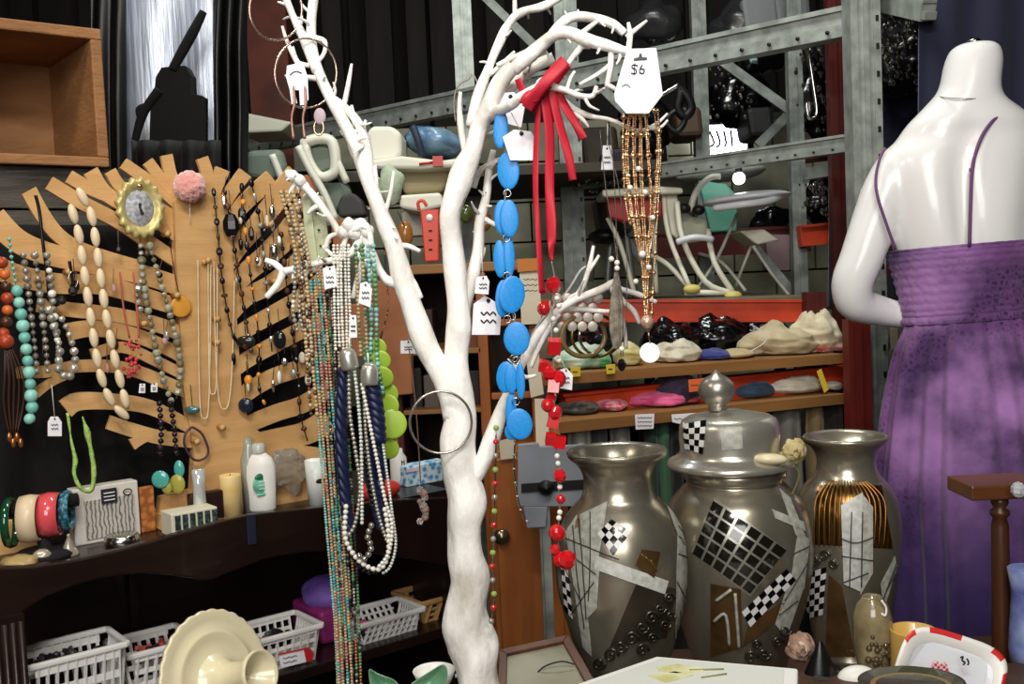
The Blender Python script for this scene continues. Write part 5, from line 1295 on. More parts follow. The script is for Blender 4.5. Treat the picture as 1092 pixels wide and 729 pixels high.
fp = [(10, 437), (9, 432), (13, 428), (18, 422), (20, 415), (18, 408), (12, 402), (6, 399), (3, 396), (0, 393)]
MB().lathe([(S(w, Y2), zl(y)) for w, y in fp], V2.axis(0) + Vector((-S(16, Y2), 0, 0)), 40).build('finial', mat('brushed nickel', 'a29e95', .32, metal=.75), lid)
VL = Vase.__new__(Vase); VL.Y = Y2; VL.c = V2.c + Vector((-S(8, Y2) * .5, 0, 0)); VL.prof = lprof[1:]; VL.root = lid
VL.prof = sorted([(r, z) for r, z in lprof[4:]], key=lambda q: q[1])
VL.checker([(729, 452), (754, 447), (750, 484), (732, 478)], 4, 5, 'checker_inlay')
VL.checker([(729, 450), (731, 450), (733, 479), (731, 478)], 1, 5, 'checker_inlay')
VL.quad([(768, 452), (790, 450), (792, 478), (770, 480)], PALE, 'pale_panel', 5)
# tile lattice: dark tiles, silver grout
V2.quad([(762, 530), (838, 585), (800, 636), (737, 588)], mat('grout silver', '9b9a90', .3, metal=.7), 'lattice_ground', 10, .001)
V2.checker([(760, 531), (840, 586), (800, 634), (738, 590)], 6, 5, 'dark_tiles', gap=.2, ms=[BSQ, mat('dark tile', '15140f', .12, coat=.6)])
V2.checker([(791, 652), (838, 606), (848, 618), (800, 668)], 8, 3)
V2.quad([(758, 622), (790, 628), (792, 690), (758, 700)], BRONZ, 'bronze_panel'); V2.quad([(798, 664), (838, 640), (822, 668), (792, 690)], BRONZ, 'bronze_panel')
for ln in [[(764, 640), (780, 628)], [(762, 662), (774, 655), (778, 688)], [(784, 632), (786, 660), (788, 690)]]: V2.line(ln, .0028, PALE, 'pale_stroke')
V2.quad([(830, 520), (842, 530), (862, 580), (848, 570)], PALE, 'pale_band'); V2.quad([(850, 566), (863, 575), (857, 628), (843, 615)], PALE, 'pale_band'); V2.quad([(843, 612), (857, 625), (838, 680), (826, 665)], PALE, 'pale_band')
V2.quad([(822, 542), (856, 556), (858, 566), (826, 552)], PALE, 'pale_band', lift=.002)
for ln in [[(845, 590), (862, 582)], [(836, 640), (860, 600)], [(830, 655), (850, 640)]]: V2.line(ln, .0009, LINE)
mb = MB()
for i, (x, y, r) in enumerate([(800, 700, 7), (814, 696, 7), (828, 684, 6), (836, 672, 6), (806, 686, 5)]): V2.spiral(x, y, r, 1 if i % 2 else -1, None, mb)
mb.build('scroll_relief', NICKD, V2.root)
# right vase
V3 = Vase('vase', 'right silver vase with bronze ribbed shoulder in front of the purple dress', 905, 1.86,
          [(44, 464), (45, 466), (43, 470), (36, 476), (31, 486), (31, 498), (36, 508), (45, 518), (52, 532), (55, 552), (55, 575), (53, 600), (48, 630), (43, 660), (38, 690), (35, 715), (34, 740)])
zt = V3.prof[-1][1]; rt_ = V3.prof[-1][0]
MB().lathe(V3.prof + [(rt_ * .96, zt + .001), (rt_ * .9, zt - .004), (S(27, 1.86), zt - .03), (0, zt - .035)], V3.axis(0), 64).build('body', NICK, V3.root)
V3.quad([(872, 517), (940, 517), (952, 585), (868, 580)], mat('ribbed bronze', '8a6230', .25, metal=.9, col2='5a4020', kind='wave', nscale=30), 'bronze_shoulder', 16, .0008)
for k in range(15):
    x = 870 + k * 5.2; V3.line([(884 + k * 2.8, 512), (x, 535), (x - 1, 582)], .0012, mat('bronze rib', 'a57a42', .3, metal=.9), 'rib', .001)
V3.quad([(897, 538), (919, 524), (917, 630), (900, 622)], mat('bright crackle band', 'cbcbc6', .35), 'pale_panel', 8, .003)
V3.quad([(919, 526), (930, 540), (930, 610), (917, 634)], PALE, 'pale_panel', 8, .003)
for ln in [[(897, 573), (912, 578), (930, 572)], [(898, 592), (930, 597)], [(908, 545), (906, 625)], [(919, 545), (918, 625)], [(900, 620), (925, 610)]]: V3.line(ln, .001, LINE, lift=.0045)
V3.quad([(938, 622), (953, 592), (956, 604), (942, 648)], PALE, 'pale_stripes', 6, .002)
for k in range(4): V3.line([(940 + k * 2, 640 - k * 6), (955, 604 + k * 5 - 6)], .001, LINE, lift=.003)
V3.checker([(858, 612), (882, 604), (878, 655), (860, 660)], 4, 8)
V3.quad([(884, 612), (898, 625), (912, 700), (880, 700)], BRONZ, 'bronze_lower', 6)
mb = MB()
for i, (x, y, r) in enumerate([(862, 588, 5), (870, 596, 6), (880, 592, 6), (889, 600, 5)]): V3.spiral(x, y, r, 1 if i % 2 else -1, None, mb)
mb.build('scroll_relief', NICKD, V3.root)

# dried roses, shell on the lid
PET = mat('dried rose petals', 'c9b98a', .7, col2='a3915f', nscale=60)
def rose(label, x, y, r, Y, m, m2=None):
    c = P(x, y, Y); rt = T('dried_rose', label, 'flower', c - Vector((0, 0, S(r, Y))))
    for k in range(9):
        a = k * 2.4; rr = S(r, Y) * (.25 + .075 * k); mb = MB()
        def fn(u, v):
            th = a + (u - .5) * 2.2; ra = rr * (.6 + .5 * v)
            return c + Vector((ra * math.cos(th), -S(r, Y) * (.9 - .1 * k) + v * .006, ra * math.sin(th))) + Vector((0, 0, noise.noise(Vector((th * 2, v * 3, k))) * .004))
        solid(mb.grid(fn, 10, 5).build('petal', m if k % 3 else (m2 or m), rt, recalc=False), .001)
    MB().ell(c, (S(r * .8, Y), S(r * .6, Y), S(r * .8, Y)), None, 20, 14, lump=.4, lf=90).build('heart', m, rt)
    return rt
r0 = rose('dried yellow cream rose resting between the lid and right vase', 846, 481, 16, 1.70, PET)
MB().tube(PY([(846, 494), (852, 505), (848, 520), (842, 530)], 1.70), .0014, 6).build('stem', mat('stem', '6e6a42', .7), r0)
rose('pale pink dried rose near the foot of the centre vase', 853, 690, 18, 1.60, mat('pale pink petals', 'bfa08c', .7, col2='8c6a58', nscale=50), mat('pale cream petals', 'd0bda5', .7))
tag(MB().ell(P(822, 489, 1.66), (S(18, 1.66), .016, S(6, 1.66)), Matrix.Rotation(.1, 3, 'Y'), 24, 12).build('shell', mat('cream shell', 'ddd0aa', .3, coat=.4)), 'smooth cream shell lying on the brim of the jar lid', 'shell')

# small brown carved vase
c = P(930, 640, 1.50); H = lambda y: P(930, y, 1.5).z
SV = mat('olive pearl glaze', '8a7d5c', .22, col2='6d6146', nscale=30, coat=.6)
rt = T('small_vase', 'small olive brown vase with carved fruit relief in front of the right vase', 'vase', (c.x, 1.5, H(716)))
k = S(1, 1.5)
MB().lathe([(15 * k, H(716)), (17 * k, H(708)), (20 * k, H(690)), (21 * k, H(670)), (20 * k, H(655)), (16 * k, H(643)), (11 * k, H(637)), (10 * k, H(635)), (8 * k, H(637)), (7 * k, H(645))], (c.x, 1.5, 0), 40).build('body', SV, rt)
mb = MB()
for i in range(26):
    x = R.uniform(918, 946); y = R.uniform(672, 710); p = P(x, y, 1.5); dx = p.x - c.x; dy = math.sqrt(max(0, (20 * k) ** 2 - dx * dx)); mb.ell((p.x, 1.5 - dy, p.z), R.uniform(.003, .0055), None, 8, 6)
mb.build('carved_relief', mat('dark carved glaze', '4a3d28', .3, coat=.4), rt)
MB().tube(PY([(940, 640), (945, 648), (944, 656), (940, 654)], 1.475), .0016, 6).build('white_sticker', PAPER, rt)
# riser crates so that the things at the lower edge stand at the height seen
bevel(tag(MB().box((P(930, 700, 1.5).x, 1.475, (RT + H(716)) / 2 + .06), (.10, .06, H(716) - RT - .12)).build('display_block', BLACK), 'black display block under the small olive vase', 'display block'), .003)
# yellow cup, tray, dark plate
c = P(974, 690, 1.47); zc = lambda y: P(974, y, 1.47).z
tag(MB().lathe([(.03, zc(745)), (.033, zc(735)), (S(24, 1.47), zc(672)), (S(24, 1.47), zc(670)), (S(22, 1.47), zc(671)), (.028, zc(735)), (0, zc(735))], (c.x, 1.47, 0), 40).build('cup', mat('yellow ochre glaze', 'c9a255', .3, coat=.5)), 'ochre yellow cup behind the red and white tray', 'cup')
tr_ = T('serving_tray', 'white melamine tray with red gingham rim and red heart motif', 'tray', P(1010, 740, 1.38))
oc = P(1010, 716, 1.38)
def trayface(mb, x, y, rx, ry, d, n=44, pw=.55):
    return [(lambda a, b, Y: P(1012 + (a - 1012) * .95 - (b - 722) * .31, 722 + (a - 1012) * .31 + (b - 722) * .95, Y))(x + rx * math.copysign(abs(math.cos(t)) ** pw, math.cos(t)), y + ry * math.copysign(abs(math.sin(t)) ** pw, math.sin(t)), 1.38 + d + (.0006 * (720 - (y + ry * math.sin(t))))) for t in [2 * PI * i / n for i in range(n)]]
prs = [(1012, 720, 58, 44, 0), (1012, 720, 59, 45, -.006), (1012, 721, 55, 40, -.008), (1012, 723, 46, 32, .004)]
mb = MB(); rings = [trayface(mb, *q) for q in prs]
vv = [p for r_ in rings for p in r_]; ff = []; n = 44
for i in range(3):
    for j in range(n): ff.append((i * n + j, i * n + (j + 1) % n, (i + 1) * n + (j + 1) % n, (i + 1) * n + j))
mb.add(vv, ff, True)
for i, f in enumerate(ff):
    j = i % n; mb.mi[i] = 1 if (i // n < 2 and (j // 3) % 2 == 0) else 0
mb.build('rim', [WHITEPL, mat('red gingham', 'c8302f', .35)], tr_)
MB().prism([P(1012, 720, 1.386).lerp(q, 1.0) for q in trayface(None, 1012, 722.5, 47, 33, .004)], (0, .003, 0)).build('inside', mat('tray white', 'd3d6dc', .3), tr_)
def flat(px, m, nm, par, Y, d=.003): return MB().prism(PY(px, Y), (0, d, 0)).build(nm, m, par)
RG = mat('red check print', 'c04040', .5, col2='e4c9c9', kind='checker', nscale=260)
flat([(993, 716), (996, 707), (1000, 705), (1003, 709), (1008, 706), (1011, 710), (1013, 718), (1010, 729), (998, 729)], RG, 'heart_print', tr_, 1.374)
MB().tube(PY([(1024, 701), (1027, 700), (1026, 704), (1029, 706), (1027, 709)], 1.374), .0012, 5).build('small_print', INK, tr_)
MB().tube(PY([(1031, 702), (1033, 706), (1032, 709)], 1.374), .0012, 5).build('small_print', INK, tr_)
dp = T('dark_dish', 'dark green oval dish with a gold ring at the bottom edge', 'dish', P(970, 745, 1.2))
c = P(972, 733, 1.22); M = Matrix.Rotation(math.radians(8), 3, 'X')
MB().lathe([(.0, -.01), (.045, -.008), (.062, .006), (.063, .008), (.06, .008), (.048, .004)], c, 48, sx=1, sy=.8).build('rim', mat('dark green glaze', '33341d', .25, coat=.6), dp)
MB().lathe([(.048, .004), (.044, .0045), (.040, .0035)], c, 48, sx=1, sy=.8, caps=False).build('gold_ring', mat('gold leaf ring', 'b59a62', .3, metal=.7), dp)
MB().lathe([(.0, .002), (.040, .0035), (.0, .003)], c, 40, sx=1, sy=.8).build('dish_centre', mat('dish olive', '4a4628', .3), dp)
tag(MB().ell(P(915, 724, 1.46), (.03, .02, .02), None, 20, 12).build('white_bowl', WHITEPL), 'white rounded piece between the black figurine and small olive vase', 'bowl')
bh = T('black_figurine', 'black glossy pointed figurine in front of the vases', 'figurine', P(875, 740, 1.48))
MB().lathe([(S(24, 1.48), 0), (S(22, 1.48), .012), (S(15, 1.48), .035), (S(8, 1.48), .055), (S(3, 1.48), .07), (0, .075)], P(876, 735, 1.48), 32, sy=.7).build('body', mat('black lacquer', '0a0a0b', .3), bh)
MB().beam(P(868, 722, 1.45), P(884, 724, 1.45), .002, .005).build('grey_mark', mat('grey mark', '3f4140', .5), bh)

# white canvas box
wb = T('white_box', 'flat white box with pale yellow green print lying at the bottom', 'box', P(730, 745, 1.35))
f0 = P(590, 742, 1.20); 
tl, tr2, br_, bl_ = onz(700, 699, .985), onz(851, 712, .985), onz(850, 760, .985), onz(575, 742, .985)
zb = .985
mb = MB().prism([tl, tr2, br_, bl_], (0, 0, -.045)); bevel(mb.build('lid', mat('white lacquer card', 'dcdcda', .45), wb), .003)
cen = (tl + tr2 + br_ + bl_) / 4
mb = MB().prism([cen + (q - cen) * .86 + Vector((0, 0, .0005)) for q in (tl, tr2, br_, bl_)], (0, 0, .0008)); mb.build('panel', mat('panel grey white', 'c9ccc6', .5), wb)
YG_ = mat('yellow green print', 'b9b678', .6, col2='d8d6b4', nscale=40)
for pts in ([(700, 712), (722, 708), (748, 712), (752, 717), (722, 718), (704, 716)], [(690, 720), (720, 716), (740, 720), (710, 728)]):
    mb = MB().prism([onz(x, y, zb + .0014) for x, y in pts], (0, 0, .0006)); mb.build('leaf_print', YG_, wb)
mb = MB()
for a, b in (((735, 714), (772, 713)), ((748, 722), (775, 718))): mb.tube([onz(*a, zb + .0022), onz(*b, zb + .0022)], .001, 5, 2)
mb.build('print_stroke', mat('olive print', '7e8350', .6), wb)
# framed picture lying against vase
pf = T('picture_frame', 'brown wooden picture frame leaning in front of the left vase', 'picture frame', P(570, 750, 1.5))
q = [P(532, 692, 1.50), P(606, 676, 1.52), P(640, 735, 1.40), P(530, 760, 1.38)]
nrm = (q[1] - q[0]).cross(q[3] - q[0]).normalized(); nrm = nrm if nrm.y > 0 else -nrm
cq = sum(q, Vector()) / 4
inn = [cq + (p - cq) * .8 for p in q]
FRM = mat('brown frame', '5b3420', .4, col2='432413', nscale=20)
for i in range(4):
    bevel(MB().prism([q[i], q[(i + 1) % 4], inn[(i + 1) % 4], inn[i]], nrm * .012).build('frame_side', FRM, pf), .001)
MB().prism([p + nrm * .006 for p in inn], nrm * .002).build('picture', mat('grey green picture', '8d8a78', .5, col2='77745f', nscale=9), pf)
MB().tube(PY([(566, 728), (578, 712), (598, 705), (612, 708)], 1.455), .0012, 6).build('curved_line', INK, pf)

# cream scalloped cake dish standing on edge
ck = T('cake_stand', 'cream scalloped pedestal dish tipped on its side at the lower left', 'cake stand', P(225, 760, 1.25))
c = P(230, 726, 1.29); axd = (Vector((.84, -.47, .27))).normalized(); r = S(76, 1.29)
CR = mat('cream glaze', 'd3c9a8', .25, coat=.6)
M = Vector((0, 0, 1)).rotation_difference(axd).to_matrix()
vv = []; ff = []; seg = 160
pro = [(1.0, 0, 1), (1.0, .05, 1), (.97, .06, 1), (.86, .03, .5), (.74, .035, 0), (.70, .075, 0), (.66, .08, 0), (.60, .05, 0), (.45, .05, 0), (.38, .07, 0), (.30, .14, 0), (.23, .3, 0), (.21, .5, 0), (.24, .7, 0), (.32, .86, 0), (.33, .92, 0), (.30, .93, 0), (.26, .88, 0), (.15, .7, 0), (0, .6, 0)]
for s_, h, sc in pro:
    for j in range(seg):
        a = 2 * PI * j / seg; rr = r * s_ * (1 + sc * .022 * abs(math.sin(a * 15)) - sc * .01)
        vv.append(c + M @ Vector((rr * math.cos(a), rr * math.sin(a), h * r)))
for i in range(len(pro) - 1):
    for j in range(seg): ff.append((i * seg + j, i * seg + (j + 1) % seg, (i + 1) * seg + (j + 1) % seg, (i + 1) * seg + j))
nb = 11 * seg
mb = MB(); mb.add(vv, [tuple(range(seg))] + ff[:9 * seg], True); mb.sm[0] = False; mb.build('plate', CR, ck)
mb = MB(); mb.add(vv[9 * seg:], [tuple(x - 9 * seg for x in f) for f in ff[9 * seg:]], True); mb.build('pedestal', CR, ck)
# green glass leaves + white cup
gl = T('green_glass_dish', 'green glass leaf shaped dish at the bottom left of the trunk', 'dish', P(430, 745, 1.34))
GG = mat('green glass', '8cc29c', .15, trans=.3, col2='5c9a72', nscale=14, coat=.5)
for pts in ([(391, 708), (400, 716), (412, 720), (424, 724), (430, 735), (420, 745), (396, 745), (392, 725)], [(430, 732), (446, 722), (462, 712), (474, 704), (480, 712), (478, 728), (470, 745), (436, 745)]):
    def cen_(p): return Vector((sum(q[0] for q in p) / len(p), sum(q[1] for q in p) / len(p), 0))
    mb = MB(); cc_ = cen_(pts); n = len(pts)
    v0 = P(cc_.x, cc_.y, 1.36); ring = [P(x, y, 1.33 + .008 * (i % 2)) for i, (x, y) in enumerate(pts)]
    mid = [v0.lerp(p, .55) + Vector((0, .006, 0)) for p in ring]
    mb.add([v0] + mid + ring, [(0, 1 + i, 1 + (i + 1) % n) for i in range(n)] + [(1 + i, 1 + n + i, 1 + n + (i + 1) % n, 1 + (i + 1) % n) for i in range(n)], True)
    o = mb.build('leaf', GG, gl); solid(o, .004); ss = o.modifiers.new('s', 'SUBSURF'); ss.levels = ss.render_levels = 2
c = P(465, 716, 1.5)
cu = T('white_cup', 'white cup with handle behind the green glass dish', 'cup', (c.x, 1.5, FT - .0))
k = S(1, 1.5); z1 = P(465, 706, 1.5).z
MB().lathe([(.018, FT), (.018, FT + .006), (.026, FT + .02), (23 * k, z1), (22 * k, z1 + .001), (20 * k, z1 - .002), (.02, FT + .012), (0, FT + .01)], (c.x, 1.42 + .05, 0), 36).build('bowl', WHITEPL, cu)
MB().tube([(c.x + 22 * k, 1.47, z1 - .01), (c.x + 34 * k, 1.47, z1 - .012), (c.x + 32 * k, 1.47, z1 - .04), (c.x + 20 * k, 1.47, z1 - .045)], .003, 8).build('handle', WHITEPL, cu)

# plant stand at right + crystal + blue vase
c = P(1067, 600, 1.55); zz = lambda y, x=1067: P(x, y, 1.55).z
ps = T('wooden_stand', 'dark turned wooden stand with small square top at the right edge', 'stand', (c.x, 1.55, FT - .12))
WBR = mat('walnut', '4a2a16', .35, col2='331c0e', nscale=6, stretch=(1, 1, .3))
x0, x1 = P(1030, 522, 1.55).x, P(1110, 522, 1.55).x
bevel(MB().box(((x0 + x1) / 2 , 1.575, zz(522)), (x1 - x0, .09, S(16, 1.55))).build('top', mat('walnut light', '6b3f22', .35, col2='4d2b14', nscale=6), ps), .003)
k = S(1, 1.55)
MB().lathe([(11 * k, RT), (11 * k, zz(730)), (9.5 * k, zz(640)), (9 * k, zz(560)), (7 * k, zz(552)), (10 * k, zz(548)), (10 * k, zz(544)), (6 * k, zz(541)), (9 * k, zz(536)), (9 * k, zz(530))], (c.x, 1.55, 0), 24).build('turned_leg', WBR, ps)
bead(P(1086, 522, 1.5), (S(8, 1.5), S(8, 1.5), S(9, 1.5)), mat('cut crystal', 'dfe3e8', .05, trans=.5, coat=1), T('crystal_ornament', 'clear cut crystal piece on the wooden stand at the right edge', 'crystal', P(1086, 532, 1.5)), None, 'crystal', 'facet')
c = P(1096, 660, 1.5); zz = lambda y: P(1096, y, 1.5).z; k = S(1, 1.5)
tag(MB().lathe([(13 * k, FT), (18 * k, zz(720)), (20 * k, zz(690)), (18 * k, zz(660)), (16 * k, zz(630)), (20 * k, zz(606)), (19 * k, zz(605)), (15 * k, zz(630))], (c.x, 1.5, 0), 40).build('blue_vase', mat('blue white porcelain', '8f9cc4', .2, col2='3d4c92', nscale=18, ndetail=5, coat=.6)), 'blue and white mottled vase cut off by the right edge', 'vase')

# ================================================================== MANNEQUIN
MY = 2.12
def mp(px, py, dy=0): return P(px, py, MY + dy)
km = S(1, MY)
mq = T('mannequin', 'white headless mannequin seen from behind, wearing the purple dress', 'mannequin', (mp(1045, 400).x, MY, 0))
MW = mat('white mannequin gloss', 'ebeaea', .28, coat=.3)
def loft(secs, seg=72):
    """secs: (cx px, py, half width px, depth half m, dy, tilt)"""
    mb = MB(); vv = []; ff = []
    c = catmull([(a, b, 0) for a, b, *_ in secs], 5); w = catmull([(q[2], q[3], q[4]) for q in secs], 5)
    n = len(c)
    for i in range(n):
        for j in range(seg):
            a = 2 * PI * j / seg; ca, sa = math.cos(a), math.sin(a)
            p = mp(c[i].x, c[i].y, w[i].z)
            sp = 0
            if 112 < c[i].y < 330: sp = math.sin((c[i].y - 112) / 218 * PI) * (.20 * math.exp(-((a - 1.5 * PI + .22) / .16) ** 2) - .07 * math.exp(-((a - 1.5 * PI + .75) / .3) ** 2) - .07 * math.exp(-((a - 1.5 * PI - .42) / .3) ** 2))
            vv.append(p + Vector((km * w[i].x * ca, w[i].y * sa * (1 - sp), 0)))
    for i in range(n - 1):
        for j in range(seg): ff.append((i * seg + j, i * seg + (j + 1) % seg, (i + 1) * seg + (j + 1) % seg, (i + 1) * seg + j))
    ff.append(tuple(range(seg - 1, -1, -1))); ff.append(tuple((n - 1) * seg + j for j in range(seg)))
    return mb.add(vv, ff, True)
body = MB()
torso = [(1041, 46, 16, .03, 0), (1040, 52, 25, .045, 0), (1038, 66, 29, .055, 0), (1035, 86, 30, .057, -.005), (1033, 97, 32, .06, -.005), (1031, 107, 39, .064, -.003), (1033, 118, 52, .069, 0), (1034, 131, 66, .073, 0), (1032, 147, 76, .08, .01), (1026, 165, 84, .088, .01), (1023, 190, 83, .095, .01),
         (1023, 220, 78, .1, .01), (1024, 250, 73, .1, .01), (1028, 280, 69, .095, .01), (1031, 310, 64, .088, .01), (1033, 335, 62, .085, .01), (1035, 365, 68, .09, .01), (1038, 400, 82, .11, .01), (1038, 440, 86, .12, .01), (1036, 480, 70, .11, .01)]
t_ = loft(torso); body.add(t_.v, t_.f, True)
def limb(mb, pts, rad, flat=1): return mb.tube([mp(*p) for p in pts], [r * km for r in rad], 20, 6)
limb(body, [(990, 168, .02), (965, 180, .015), (948, 200, .01), (933, 235, .01), (919, 275, .01), (909, 302, .015), (913, 322, .03), (937, 331, .05), (965, 336, .06), (990, 336, .05)], [30, 29, 26, 24, 23, 22, 21, 17, 14, 11])
limb(body, [(1068, 150, .02), (1098, 158, .0), (1120, 185, -.01), (1136, 230, -.01), (1150, 280, 0), (1152, 320, .02), (1130, 350, .03), (1110, 352, .03)], [30, 30, 26, 23, 22, 19, 16, 13])
for sx in (-1, 1):
    z = [(1037 + sx * 26, 470), (1037 + sx * 26, 560), (1036 + sx * 24, 680), (1036 + sx * 24, 800), (1036 + sx * 22, 950), (1038 + sx * 22, 1060)]
    limb(body, [(x, y, .01) for x, y in z], [40, 34, 27, 26, 18, 15])
bo = body.build('body', MW, mq)
rm = bo.modifiers.new('remesh', 'REMESH'); rm.mode = 'VOXEL'; rm.voxel_size = .006; rm.use_smooth_shade = True
sm = bo.modifiers.new('smooth', 'SMOOTH'); sm.iterations = 9; sm.factor = .6
neck_line = MB().tube([mp(1032 + 31 * math.cos(a), 102 + 3 * math.sin(a), -.006 - .062 * math.sin(a)) for a in [i * PI / 12 for i in range(24)]], .0012, 6, 2, closed=True).build('neck_seam', mat('seam grey', 'a8a5a0', .5), mq)
MB().lathe([(.0, 0), (.014, 0), (.014, .006), (.01, .01), (0, .01)], mp(1039, 47), 16).build('neck_fixing', SILVER, mq)
# dress
def dressmat():
    m = mat('purple dress print', '764882', .85, col2='3c2452', nscale=5, ndetail=6, bump=.2, bscale=50, sheen=.15, lo=.36, hi=.6)
    nt = m.node_tree; b = nt.nodes['Principled BSDF']; L = nt.links.new
    src = b.inputs['Base Color'].links[0].from_socket
    mp_ = [n for n in nt.nodes if n.type == 'MAPPING'][0]
    v = nt.nodes.new('ShaderNodeTexVoronoi'); v.feature = 'DISTANCE_TO_EDGE'; v.inputs['Scale'].default_value = 85; L(mp_.outputs[0], v.inputs['Vector'])
    r = nt.nodes.new('ShaderNodeValToRGB'); r.color_ramp.elements[0].position = .12; r.color_ramp.elements[1].position = .3; L(v.outputs['Distance'], r.inputs[0])
    n2 = nt.nodes.new('ShaderNodeTexNoise'); n2.inputs['Scale'].default_value = 9; L(mp_.outputs[0], n2.inputs['Vector'])
    r2 = nt.nodes.new('ShaderNodeValToRGB'); r2.color_ramp.elements[0].position = .4; r2.color_ramp.elements[1].position = .47; L(n2.outputs['Fac'], r2.inputs[0])
    mu = nt.nodes.new('ShaderNodeMath'); mu.operation = 'MULTIPLY'; L(r.outputs[0], mu.inputs[0]); L(r2.outputs[0], mu.inputs[1])
    mu2 = nt.nodes.new('ShaderNodeMath'); mu2.operation = 'MULTIPLY'; mu2.inputs[1].default_value = .85; L(mu.outputs[0], mu2.inputs[0])
    mx = nt.nodes.new('ShaderNodeMix'); mx.data_type = 'RGBA'; L(mu2.outputs[0], mx.inputs['Factor']); L(src, mx.inputs['A']); mx.inputs['B'].default_value = (*lin('2c1444'), 1)
    n3 = nt.nodes.new('ShaderNodeTexNoise'); n3.inputs['Scale'].default_value = 5.5; n3.inputs['Detail'].default_value = 4; L(mp_.outputs[0], n3.inputs['Vector'])
    r3 = nt.nodes.new('ShaderNodeValToRGB'); r3.color_ramp.elements[0].position = .44; r3.color_ramp.elements[1].position = .66; L(n3.outputs['Fac'], r3.inputs[0])
    mx2 = nt.nodes.new('ShaderNodeMix'); mx2.data_type = 'RGBA'; L(r3.outputs[0], mx2.inputs['Factor']); L(mx.outputs['Result'], mx2.inputs['A']); mx2.inputs['B'].default_value = (*lin('a376b2'), 1)
    # the print turns bluer towards the hem
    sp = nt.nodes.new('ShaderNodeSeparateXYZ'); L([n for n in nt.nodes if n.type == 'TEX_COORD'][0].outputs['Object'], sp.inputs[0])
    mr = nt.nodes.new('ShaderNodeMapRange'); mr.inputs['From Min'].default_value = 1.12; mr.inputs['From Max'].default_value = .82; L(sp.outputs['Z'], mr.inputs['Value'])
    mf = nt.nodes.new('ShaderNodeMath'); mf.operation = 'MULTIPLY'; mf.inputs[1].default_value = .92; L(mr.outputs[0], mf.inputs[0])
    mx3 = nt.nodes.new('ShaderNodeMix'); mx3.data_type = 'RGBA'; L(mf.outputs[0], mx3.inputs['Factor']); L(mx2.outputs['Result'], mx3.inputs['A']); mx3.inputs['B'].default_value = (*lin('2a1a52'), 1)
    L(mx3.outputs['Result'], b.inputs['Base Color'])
    return m
DM = dressmat()
dr = T('dress', 'purple leopard print summer dress with thin straps on the white mannequin', 'dress', (mp(1045, 400).x, MY, 0))
def dloft(secs, foldn, foldamp, seg=240, nm='skirt', rows=6, smock=False):
    c = catmull([(a, b, 0) for a, b, *_ in secs], rows); w = catmull([(q[2], q[3], q[4]) for q in secs], rows); fa = catmull([(q[5], 0, 0) for q in secs], rows)
    vv = []; ff = []; n = len(c)
    for i in range(n):
        for j in range(seg):
            a = 2 * PI * j / seg; ca, sa = math.cos(a), math.sin(a)
            f = 1 + fa[i].x * (.5 * math.sin(foldn * a + 1.3 * math.sin(3 * a)) + .35 * math.sin(foldn * 1.7 * a + 2) + .3 * math.sin(foldn * .45 * a + i * .02))
            if smock: f += .01 * math.sin(i * 1.6) + .02 * noise.noise(Vector((ca * 14, sa * 14, i * .9)))
            p = mp(c[i].x, c[i].y, w[i].z); vv.append(p + Vector((km * w[i].x * ca * f, w[i].y * sa * f, (.006 * math.cos(a * 1 + .3)))))
    for i in range(n - 1):
        for j in range(seg): ff.append((i * seg + j, i * seg + (j + 1) % seg, (i + 1) * seg + (j + 1) % seg, (i + 1) * seg + j))
    o = MB().add(vv, ff, True).build(nm, DM, dr); solid(o, .0015); return o
dloft([(1024, 262, 75, .106, .01, 0), (1025, 272, 75.5, .107, .01, 0), (1028, 290, 73, .103, .01, 0), (1031, 312, 70, .098, .01, 0), (1033, 330, 68, .095, .01, 0), (1034, 338, 66, .093, .01, 0)], 20, .01, nm='bodice', rows=9, smock=True)
dloft([(1034, 336, 66, .094, .01, .01), (1035, 345, 69, .098, .01, .03), (1035, 370, 78, .112, .01, .05), (1038, 410, 90, .13, .01, .055), (1040, 460, 99, .148, .01, .06), (1040, 520, 103, .158, .01, .065), (1040, 600, 99, .165, .01, .075), (1042, 690, 100, .165, .01, .085), (1042, 800, 104, .165, .01, .1), (1044, 920, 108, .17, .01, .11)], 17, .05, nm='skirt', rows=8)
dloft([(1034, 333, 69, .098, .01, .0), (1034, 337, 70.5, .100, .01, .02), (1034, 341, 69, .098, .01, .0)], 30, .01, nm='waistband', rows=4)
STR = mat('strap purple', '6a3f6e', .6)
MB().tube([mp(1098, 121, -.02), mp(1078, 120, -.052), mp(1062, 126, -.07), mp(1050, 140, -.082), mp(1042, 158, -.092), mp(1037, 180, -.1), mp(1035, 220, -.104), mp(1034, 262, -.102)], [.0034] * 8, 8, 5).build('strap', STR, dr)
MB().tube([mp(944, 158, -.02), mp(938, 170, -.035), mp(934, 190, -.045), mp(936, 210, -.06), mp(945, 238, -.065), mp(955, 266, -.06)], [.003] * 6, 8, 5).build('strap', STR, dr)
bead(mp(1036, 181, -.095), .004, STR, dr, None, 'strap_slider', 'cube')

